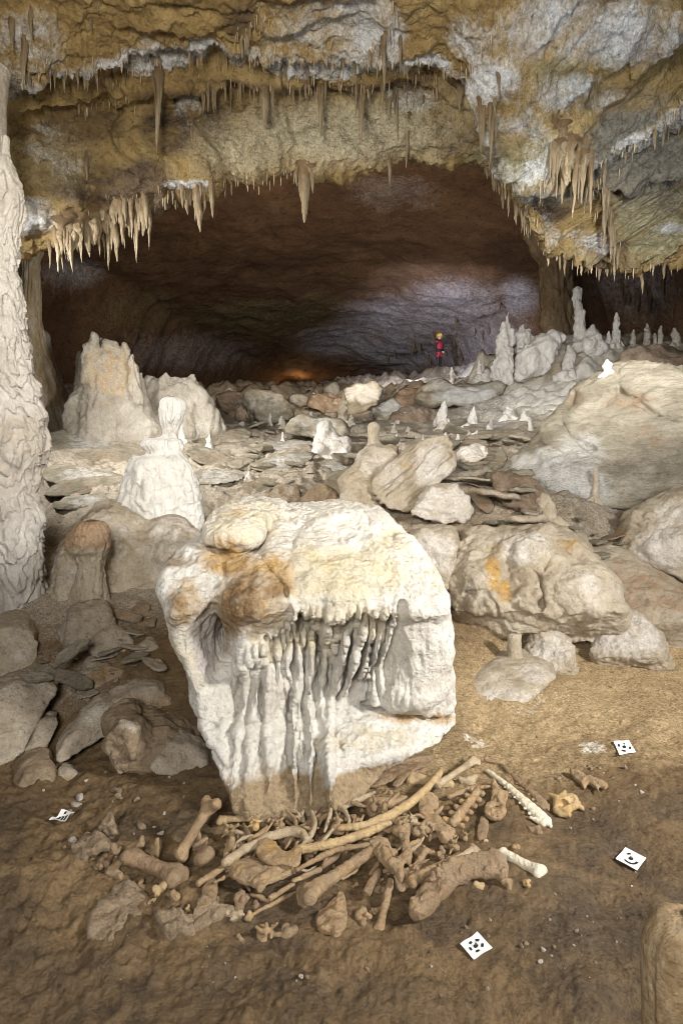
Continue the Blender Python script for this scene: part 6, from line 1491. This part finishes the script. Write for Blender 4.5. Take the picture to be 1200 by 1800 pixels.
# vertebrae
for i, (p, w_, lab, mt, lf, oc) in enumerate([
    ((356, 1496), 66, 'large dark vertebra between the upright humerus and the tangle', 'bone_dark', .05, 0), ((527, 1436), 30, 'pale vertebra with a spongy hollow in the tangle', 'bone_pale', .06, 0), ((558, 1420), 34, 'knobbly vertebra near the boulder foot', 'bone_tan', .06, 0),
    ((491, 1449), 32, 'small grey vertebra left of the slender bent rib', 'bone_tan', .05, 0), ((594, 1452), 44, 'upright dusty vertebra right of the S-shaped rib', 'bone_tan', .06, 0), ((596, 1400), 30, 'vertebra with a round hole behind the hook-shaped rib', 'bone_pale', .06, 0),
    ((447, 1448), 32, 'orange-marked vertebra behind the small curled rib', 'bone_yellow', .06, .3), ((406, 1460), 36, 'brown vertebra at the left edge of the tangle', 'bone_tan', .05, 0), ((466, 1640), 52, 'spiky vertebra lying by itself in front of the heap', 'bone_tan', .03, .1),
    ((703, 1455), 44, 'vertebra with long wings below the golden rib', 'bone_tan', .09, 0), ((737, 1458), 40, 'crumbling vertebra right of the long-winged one', 'bone_tan', .07, 0), ((726, 1440), 26, 'bluish white vertebra spine touching the golden rib', 'bone_pale', .09, 0),
    ((792, 1466), 38, 'frilled vertebra under the sacrum', 'bone_tan', .06, 0), ((796, 1486), 34, 'squat vertebra below the frilled one', 'bone_tan', .05, 0), ((816, 1470), 24, 'small vertebra right of the frilled one', 'bone_tan', .03, 0), ((690, 1504), 40, 'broken vertebra in the heart of the heap', 'bone_tan', .08, 0), ((640, 1470), 30, 'dusty vertebra under the pinkish rib', 'bone_dark', .05, 0)]):
    vertebra(p, w_, lab, mt, lf, seed=i, ochre=oc)
# loose pieces
for i, (p, w_, lab, mt, lf, oc) in enumerate([
    ((202, 1530), 44, 'lumpy wrist bone left of the massive thigh bone', 'bone_tan', .02, .15), ((202, 1494), 34, 'round dark bone knob behind the lumpy wrist bone', 'bone_dark', .03, 0), ((277, 1566), 38, 'glossy yellowish cluster of small wrist bones below the massive thigh bone', 'bone_yellow', .03, .2), ((243, 1558), 28, 'small brown bone left of the glossy wrist bones', 'bone_dark', .02, 0), ((268, 1585), 20, 'tiny yellow bone below the glossy wrist bones', 'bone_yellow', .01, .2),
    ((183, 1518), 36, 'brown bone lump at the far left end of the bones', 'bone_dark', .02, 0), ((411, 1612), 38, 'grey cup-shaped bone disc in front of the boot-shaped jaw piece', 'bone_pale', .02, 0), ((425, 1580), 40, 'dark hollow bone piece above the cup-shaped disc', 'bone_dark', .03, 0), ((440, 1610), 26, 'ochre bone chip right of the cup-shaped disc', 'bone_yellow', .02, .25), ((636, 1612), 42, 'pointed pale bone chunk at the front, left of the long dusty shaft', 'bone_tan', .02, .05), ((660, 1602), 24, 'thin bone chip between the pointed chunk and the long dusty shaft', 'bone_tan', .01, 0), ((683, 1528), 28, 'rounded bone knob above the long dusty shaft', 'bone_dark', .06, 0),
    ((846, 1556), 30, 'yellow-brown toe bone under the arched hip bone', 'bone_yellow', .02, .15), ((888, 1552), 36, 'brown ankle bone right of the yellow-brown toe bone', 'bone_tan', .02, 0), ((924, 1552), 24, 'small ochre bone below the clean pale limb bone', 'bone_yellow', .02, .1), ((908, 1490), 26, 'lone tan bone nugget above the clean pale limb bone', 'bone_tan', .01, .15), ((938, 1460), 32, 'grey mud-covered lump below the white jawbone', 'bone_dark', .01, 0), ((850, 1478), 16, 'crumbs of bone at the tip of the thin brown blade', 'bone_pale', .01, 0), ((500, 1640), 46, 'flat earth-coated bone right of the spiky vertebra', 'bone_dark', .0, 0), ((425, 1648), 18, 'small upright bone tip left of the spiky vertebra', 'bone_tan', .02, 0),
    ((660, 1560), 26, 'bone chip between the two downward shafts', 'bone_dark', .02, 0), ((610, 1530), 30, 'brown bone lump behind the reddish thigh bone', 'bone_dark', .02, 0), ((450, 1590), 22, 'bone chip among the splinters', 'bone_dark', .01, 0), ((540, 1500), 26, 'bone chunk in the dark gap under the pinkish rib', 'bone_dark', .03, 0), ((620, 1440), 26, 'bone chunk under the golden rib', 'bone_dark', .03, 0), ((760, 1470), 26, 'broken piece beside the long stalk of the dusty blade', 'bone_tan', .04, 0), ((775, 1500), 28, 'brown bone chunk above the grooved knob', 'bone_dark', .04, 0), ((378, 1578), 22, 'bone chip beside the triangular splinter', 'bone_dark', .01, 0), ((330, 1600), 18, 'small ochre tooth-like bone under the massive thigh bone', 'bone_yellow', .01, .2), ((430, 1500), 24, 'bone chunk in the gap beneath the broad grey rib', 'bone_dark', .03, 0), ((510, 1475), 24, 'spiral-marked bone piece beneath the broad grey rib', 'bone_tan', .06, 0)]):
    lump(p, w_, lab, mt, lf, seed=i * 7 + 1, ochre=oc)
# jumble of small fragments filling the heap
hp = np.array([(390, 1470), (470, 1440), (560, 1400), (640, 1390), (760, 1400), (800, 1480), (740, 1540), (640, 1560), (520, 1560), (440, 1560), (380, 1540)], float)
k_ = 0
while k_ < 64:
    px_, py_ = rng.uniform(380, 800), rng.uniform(1390, 1570)
    if poly_sdf(np.array([[px_]]), np.array([[py_]]), hp)[0, 0] > 0: continue
    lump((px_, py_), rng.uniform(12, 28), 'small broken bone fragment filling the heap under the ribs', ['bone_dark', 'bone_tan', 'bone_dark'][k_ % 3], rng.uniform(.0, .03), seed=200 + k_, n=3, asp=(1.2, .5, .5), group='small fragments inside the bone heap'); k_ += 1
# more of the tangle: short ribs and broken vertebrae packed between the named bones
k_ = 0
while k_ < 52:
    px_, py_ = rng.uniform(400, 790), rng.uniform(1395, 1560)
    if poly_sdf(np.array([[px_]]), np.array([[py_]]), hp)[0, 0] > -6: continue
    a_ = rng.normal(-.55, .6); l_ = rng.uniform(22, 62); c_ = rng.uniform(-.3, .3) * l_
    dx_, dy_ = math.cos(a_) * l_ / 2, math.sin(a_) * l_ / 2
    q_ = [(px_ - dx_, py_ - dy_), (px_ - dy_ / l_ * c_ * 2, py_ + dx_ / l_ * c_ * 2), (px_ + dx_, py_ + dy_)]
    rib(q_, rng.uniform(5, 9), 'thin broken rib jumbled in the middle of the bone heap', ['bone_tan', 'bone_pale', 'bone_dark', 'bone_tan'][k_ % 4], list(rng.uniform(.03, .085, 3)))
    k_ += 1
k_ = 0
while k_ < 16:
    px_, py_ = rng.uniform(400, 800), rng.uniform(1400, 1560)
    if poly_sdf(np.array([[px_]]), np.array([[py_]]), hp)[0, 0] > -4: continue
    vertebra((px_, py_), rng.uniform(24, 40), 'broken vertebra jumbled in the middle of the bone heap', ['bone_tan', 'bone_dark'][k_ % 2], rng.uniform(.03, .07), seed=60 + k_, group='broken vertebrae in the bone heap'); k_ += 1
for o_ in list(bpy.data.objects):
    if o_.get('label') == 'thin broken rib jumbled in the middle of the bone heap': o_['group'] = 'thin broken ribs in the bone heap'
print('bones', BN, round(time.time() - T0, 1))

# ---------------------------------------------------------------- survey targets
def target(corners, label, bits, lift=.004, curl=0.0):
    """square paper target pinned to the floor: centre dot, ring code marks, a nail."""
    q = np.array([on_ground(*c) for c in corners]); c = q.mean(0)
    c = c + np.array([0, 0, .012])
    nrm = np.cross(q[2] - q[0], q[3] - q[1]); nrm /= np.linalg.norm(nrm); nrm = nrm if nrm[2] > 0 else -nrm
    nrm = nrm * .6 + np.array([0, 0, .4]); nrm /= np.linalg.norm(nrm)
    pts = []
    for k in corners:
        d = ray(*k); t = ((c - CAM) @ nrm) / (d @ nrm); pts.append(CAM + d * t)
    pts = np.array(pts)
    B = lambda u, v: (pts[0] * (1 - u) * (1 - v) + pts[1] * u * (1 - v) + pts[2] * u * v + pts[3] * (1 - u) * v)
    root = empty('survey_target', c); tag(root, label, 'survey target', 'paper survey targets on the floor')
    n = 14; g = np.array([[B(i / n, j / n) + nrm * .006 * curl * (math.sin(i * .5 + j * .3) + ((i / n - .5) ** 2 + (j / n - .5) ** 2) * 3) for j in range(n + 1)] for i in range(n + 1)]).reshape(-1, 3)
    Fg = grid_faces(n + 1, n + 1)
    if (normals(g, Fg) @ nrm).mean() < 0: Fg = Fg[:, ::-1].copy()
    bot = g - nrm * .0012
    F2 = np.concatenate([Fg, Fg[:, ::-1] + len(g)])
    obj('paper', np.concatenate([g, bot]), F2, M['paper'], parent=root)
    N1 = normals(g, Fg)
    def surf(u, v, up):
        x, y = np.clip(u, 0, .999) * n, np.clip(v, 0, .999) * n; i, j = int(x), int(y); fx, fy = x - i, y - j
        G = g.reshape(n + 1, n + 1, 3)
        return (G[i, j] * (1 - fx) * (1 - fy) + G[i + 1, j] * fx * (1 - fy) + G[i + 1, j + 1] * fx * fy + G[i, j + 1] * (1 - fx) * fy) + nrm * up
    def disc(r, cu=.5, cv=.5, a0=0, a1=2 * math.pi, r0=0.0):
        m = 24; P_, F_ = [], []
        for i in range(m + 1):
            a = a0 + (a1 - a0) * i / m
            for rad in (r0, r): P_.append(surf(cu + rad * math.cos(a), cv + rad * math.sin(a), .0012))
        for i in range(m): F_.append((2 * i, 2 * i + 1, 2 * i + 3, 2 * i + 2))
        return np.array(P_), np.array(F_)
    Vd, Fd = disc(.105); Vl, Fl = [Vd], [Fd]; o_ = len(Vd)
    obj('centre_dot', Vd, Fd, M['ink'], parent=root)
    Vl, Fl, o_ = [], [], 0
    for a0, a1, r0, r1 in bits:
        v_, f_ = disc(r1, a0=math.radians(a0), a1=math.radians(a1), r0=r0); Vl.append(v_); Fl.append(f_ + o_); o_ += len(v_)
    obj('code_marks', np.concatenate(Vl), np.concatenate(Fl), M['ink'], parent=root)
    na_ = 10; a = np.linspace(0, 2 * math.pi, na_, endpoint=False); base = surf(.5, .5, 0)
    rings = [(0.0, .0012), (.008, .0012), (.008, .004), (.0095, .004), (.0096, .0)]
    Vn = np.concatenate([base + nrm * z_ + np.outer(np.cos(a) * r_, np.array([1, 0, 0])) + np.outer(np.sin(a) * r_, np.array([0, 1, 0])) for z_, r_ in rings])
    obj('nail', Vn, grid_faces(len(rings), na_, wrap=True), M['steel'], parent=root)
target([(808, 1660), (838, 1639), (865, 1666), (832, 1687)], 'white paper target before the bones with a ring of five black marks', [(20, 60, .22, .34), (95, 130, .22, .34), (165, 200, .22, .34), (235, 270, .22, .34), (305, 340, .22, .34)], curl=.3)
target([(1081, 1510), (1098, 1490), (1135, 1508), (1119, 1530)], 'white paper target at the right with a thick black arc', [(95, 215, .26, .37), (300, 335, .24, .34)], curl=.2)
target([(1077, 1303), (1104, 1301), (1117, 1322), (1088, 1327)], 'small white paper target farthest off on the light clay at the right', [(100, 140, .26, .38), (190, 225, .26, .38), (10, 45, .26, .38), (280, 300, .2, .3)], curl=.2)
target([(86, 1446), (108, 1429), (132, 1428), (114, 1446)], 'curled white paper target at the left on dark earth', [(80, 130, .18, .36), (250, 300, .18, .34), (340, 380, .2, .36)], curl=1.3)
# ---------------------------------------------------------------- the caver on the far slope
PF = P(771, 658, 26.0)
print('floor under person', gheight(PF[0], PF[1]), PF)
PF[2] = gheight(PF[0], PF[1])
# stands where the floor (or the ledge on it) is seen under the feet
HT = 1.78
person = None
def body_mesh(name, joints, edges, mat, parent=None, label=None):
    me = bpy.data.meshes.new(name); me.from_pydata([j[0] for j in joints], edges, [])
    o = bpy.data.objects.new(name, me); COL.objects.link(o)
    m = o.modifiers.new('s', 'SKIN'); s = o.modifiers.new('u', 'SUBSURF'); s.levels = 2; s.render_levels = 2
    for v, j in zip(me.skin_vertices[0].data, joints):
        r = j[1]; v.radius = (r, r) if not hasattr(r, '__len__') else r
    me.skin_vertices[0].data[0].use_root = True
    dg = bpy.context.evaluated_depsgraph_get(); dg.update()
    em = bpy.data.meshes.new_from_object(o.evaluated_get(dg))
    bpy.data.objects.remove(o)
    em.name = name; em.materials.clear(); em.materials.append(mat)
    for p in em.polygons: p.use_smooth = True
    n = bpy.data.objects.new(name, em); COL.objects.link(n); n['_o'] = [0, 0, 0]
    if parent: n.parent = parent
    return n
# facing: three-quarter to the left and towards us; x right, y away
J = [((0, 0, .98), .15), ((.0, 0, 1.12), .145), ((0, .01, 1.28), .17), ((0, .01, 1.42), .15), ((0, .0, 1.50), .06), ((-.01, -.02, 1.58), .075), ((-.02, -.03, 1.67), .095), ((-.02, -.02, 1.74), .07),
     ((-.08, .0, .90), .105), ((-.085, -.01, .52), .075), ((-.085, .05, .10), .055), ((-.10, -.10, .05), .045),
     ((.085, .02, .90), .105), ((.095, .03, .52), .075), ((.11, .09, .10), .055), ((.13, -.06, .05), .045),
     ((-.19, .0, 1.41), .07), ((-.24, .06, 1.14), .055), ((-.13, -.15, 1.0), .042), ((-.04, -.21, .97), .035),
     ((.19, .0, 1.41), .07), ((.24, .05, 1.14), .055), ((.15, -.15, .99), .042), ((.08, -.21, .96), .035)]
E = [(0, 1), (1, 2), (2, 3), (3, 4), (4, 5), (5, 6), (6, 7), (0, 8), (8, 9), (9, 10), (10, 11), (0, 12), (12, 13), (13, 14), (14, 15), (3, 16), (16, 17), (17, 18), (18, 19), (3, 20), (20, 21), (21, 22), (22, 23)]
person = body_mesh('person', J, E, M['red'])
me = person.data
me.materials.append(M['black']); me.materials.append(M['skin'])
for p in me.polygons:
    c = p.center
    if c.z > 1.535 and abs(c.x) < .2: p.material_index = 2
    elif c.z < .78: p.material_index = 1
    elif abs(c.x) > .16 and .84 < c.z < 1.38: p.material_index = 1
    elif .98 < c.z < 1.10: p.material_index = 1
    elif c.y < -.13 and .8 < c.z < 1.08: p.material_index = 1
    elif 1.46 < c.z: p.material_index = 1
tag(person, 'person in red and black caving suit and yellow helmet standing on the far slope', 'person')
def part(name, V, F, mat):
    o = bpy.data.objects.new(name, make_mesh(name, V, F, mat)); COL.objects.link(o); o['_o'] = [0, 0, 0]; o.parent = person
    return o
n_, m_ = 12, 24
tt = np.linspace(0, math.pi * .56, n_); aa = np.linspace(0, 2 * math.pi, m_, endpoint=False)
A, T = np.meshgrid(aa, tt)
rad = np.where(T > math.pi * .53, 1.18, 1.0)
part('helmet', np.stack([-.02 + .135 * rad.ravel() * np.sin(T).ravel() * np.cos(A).ravel(), -.02 + .155 * rad.ravel() * np.sin(T).ravel() * np.sin(A).ravel(), 1.665 + .145 * np.cos(T).ravel()], 1), grid_faces(n_, m_, wrap=True)[:, ::-1], M['yellow'])
def box(c, s):
    x, y, z = np.array(s) / 2
    V = np.array([(a, b, d) for a in (-x, x) for b in (-y, y) for d in (-z, z)]) + c
    return V, np.array([(0, 1, 3, 2), (4, 6, 7, 5), (0, 4, 5, 1), (2, 3, 7, 6), (0, 2, 6, 4), (1, 5, 7, 3)])
part('headlamp', *box((-.07, -.165, 1.72), (.07, .05, .05)), M['lamp'])
part('belt', *[x for x in (np.concatenate([np.stack([.165 * np.cos(aa), .15 * np.sin(aa), 0 * aa + z], 1) for z in (.99, 1.05)]), grid_faces(2, m_, wrap=True))], M['black'])
for sx in (-.055, .02): # eyes, nose
    part('eye', *(ICO[2][0] * .014 + np.array([sx - .01, -.118, 1.655]), ICO[2][1]), M['black'])
part('nose', ICO[2][0] * np.array([.016, .025, .022]) + np.array([-.03, -.13, 1.63]), ICO[2][1], M['skin'])
for sx in (-.10, .12):
    V, F = caps_mesh([((sx, .06, .05), (sx + .02, -.12, .045), .06, .055), ((sx, .06, .05), (sx, .06, .22), .065, .07)], h=.014, k=.03)
    part('boot', V, F, M['black'])
for hx_, hy_, hz_, sg in ((-.04, -.21, .97, 1), (.08, -.21, .96, -1)):
    pr = [((hx_, hy_, hz_), (hx_ + .05 * sg, hy_ - .02, hz_ - .03), .035, .03)]
    for f_ in range(4): pr.append(((hx_ + .05 * sg, hy_ - .03 + .016 * f_, hz_ - .02), (hx_ + (.10 - .006 * abs(f_ - 1)) * sg, hy_ - .03 + .016 * f_, hz_ - .055), .010, .008))
    pr.append(((hx_ + .01 * sg, hy_ - .03, hz_), (hx_ + .05 * sg, hy_ - .06, hz_ + .01), .012, .009))
    V, F = caps_mesh(pr, h=.006, k=.006)
    part('hand', V, F, M['skin'])
person.location = PF
person.rotation_euler = (0, 0, .7)
print('person', PF)
# ---------------------------------------------------------------- camera, lamps
cam = bpy.data.cameras.new('camera'); cam.sensor_fit = 'VERTICAL'; cam.sensor_height = 36; cam.lens = 20.0
cam.clip_start = .05; cam.clip_end = 200
co = bpy.data.objects.new('camera', cam); COL.objects.link(co)
co.location = CAM; co.rotation_euler = (math.radians(90) - PITCH, 0, 0)
SC.camera = co
def area(name, loc, target, power, size, color=(1, 1, 1), spread=180):
    l = bpy.data.lights.new(name, 'AREA'); l.energy = power; l.size = size; l.color = color; l.spread = math.radians(spread)
    o = bpy.data.objects.new(name, l); COL.objects.link(o); o.location = loc
    o.rotation_euler = (Vector(target) - Vector(loc)).to_track_quat('-Z', 'Y').to_euler()
    return o
def spot(name, loc, target, power, cone, blend=.5, size=.15, color=(1, 1, 1)):
    l = bpy.data.lights.new(name, 'SPOT'); l.energy = power; l.spot_size = math.radians(cone); l.spot_blend = blend; l.shadow_soft_size = size; l.color = color
    o = bpy.data.objects.new(name, l); COL.objects.link(o); o.location = loc
    o.rotation_euler = (Vector(target) - Vector(loc)).to_track_quat('-Z', 'Y').to_euler()
    return o
WARM, NEUT, COOL = (1, .86, .68), (1, .975, .93), (.78, .87, 1.0)
area('key_lamp', (3.3, 1.0, 2.5), (.3, 3.5, .5), 138, .5, NEUT, 120)
area('front_fill', (-.6, -1.5, 2.6), (-.6, 4.0, .4), 115, 1.2, NEUT, 140)  # added fill behind the camera, softens the key and brightens the left
area('ceiling_lamp', (-.6, .2, 2.6), (-.3, 6.6, 5.9), 165, .5, (1, .92, .78), 120)
area('right_ceiling_lamp', (2.8, 2.0, 2.2), (3.8, 7.5, 5.6), 62, .4, COOL, 120)
area('slope_lamp', (2.6, 3.6, 3.6), (4.2, 12, 3.0), 80, .3, NEUT, 80)
area('middle_lamp', (-4.6, 5.6, 4.2), (-.5, 9, 2.0), 200, .4, NEUT, 100)
spot('back_slope_lamp', (2.0, 8.5, 4.6), (5.0, 16, 4.0), 430, 80, .7, .25, (.92, .96, 1))
spot('hall_right_lamp', (1.0, 19, 6.0), (7.0, 29, 6.4), 1800, 95, .7, .3, (.82, .84, 1.0))
spot('hall_left_lamp', (-1.5, 7.5, 3.4), (-6, 14, 3.4), 280, 90, .7, .3, NEUT)
spot('hall_roof_lamp', (0, 12, 4.0), (-1, 20, 9.5), 1500, 130, .8, .4, WARM)
l_ = bpy.data.lights.new('distant_lamp', 'POINT'); l_.energy = 45; l_.color = (1, .62, .28); l_.shadow_soft_size = .1
o_ = bpy.data.objects.new('distant_lamp', l_); COL.objects.link(o_)
g_ = cast(BV_H, 526, 668); print('glow', g_); o_.location = g_ + np.array([0, -1.0, -.5])
w = bpy.data.worlds.new('World'); SC.world = w; w.use_nodes = True
bg = w.node_tree.nodes['Background']; bg.inputs[0].default_value = (.55, .6, .7, 1); bg.inputs[1].default_value = .05
SC.view_settings.view_transform = 'Standard'; SC.view_settings.look = 'None'; SC.view_settings.exposure = 0; SC.view_settings.gamma = 1
SC.render.engine = 'CYCLES'
SC.cycles.use_denoising = True; SC.cycles.filter_width = .85
SC.cycles.max_bounces = 6; SC.cycles.diffuse_bounces = 3; SC.cycles.glossy_bounces = 2
for o_ in bpy.data.objects:
    if o_.get('category') and 'kind' not in o_ and o_.parent is None: o_['kind'] = 'thing'
    if '_o' in o_: del o_['_o']
print('script', round(time.time() - T0, 1))
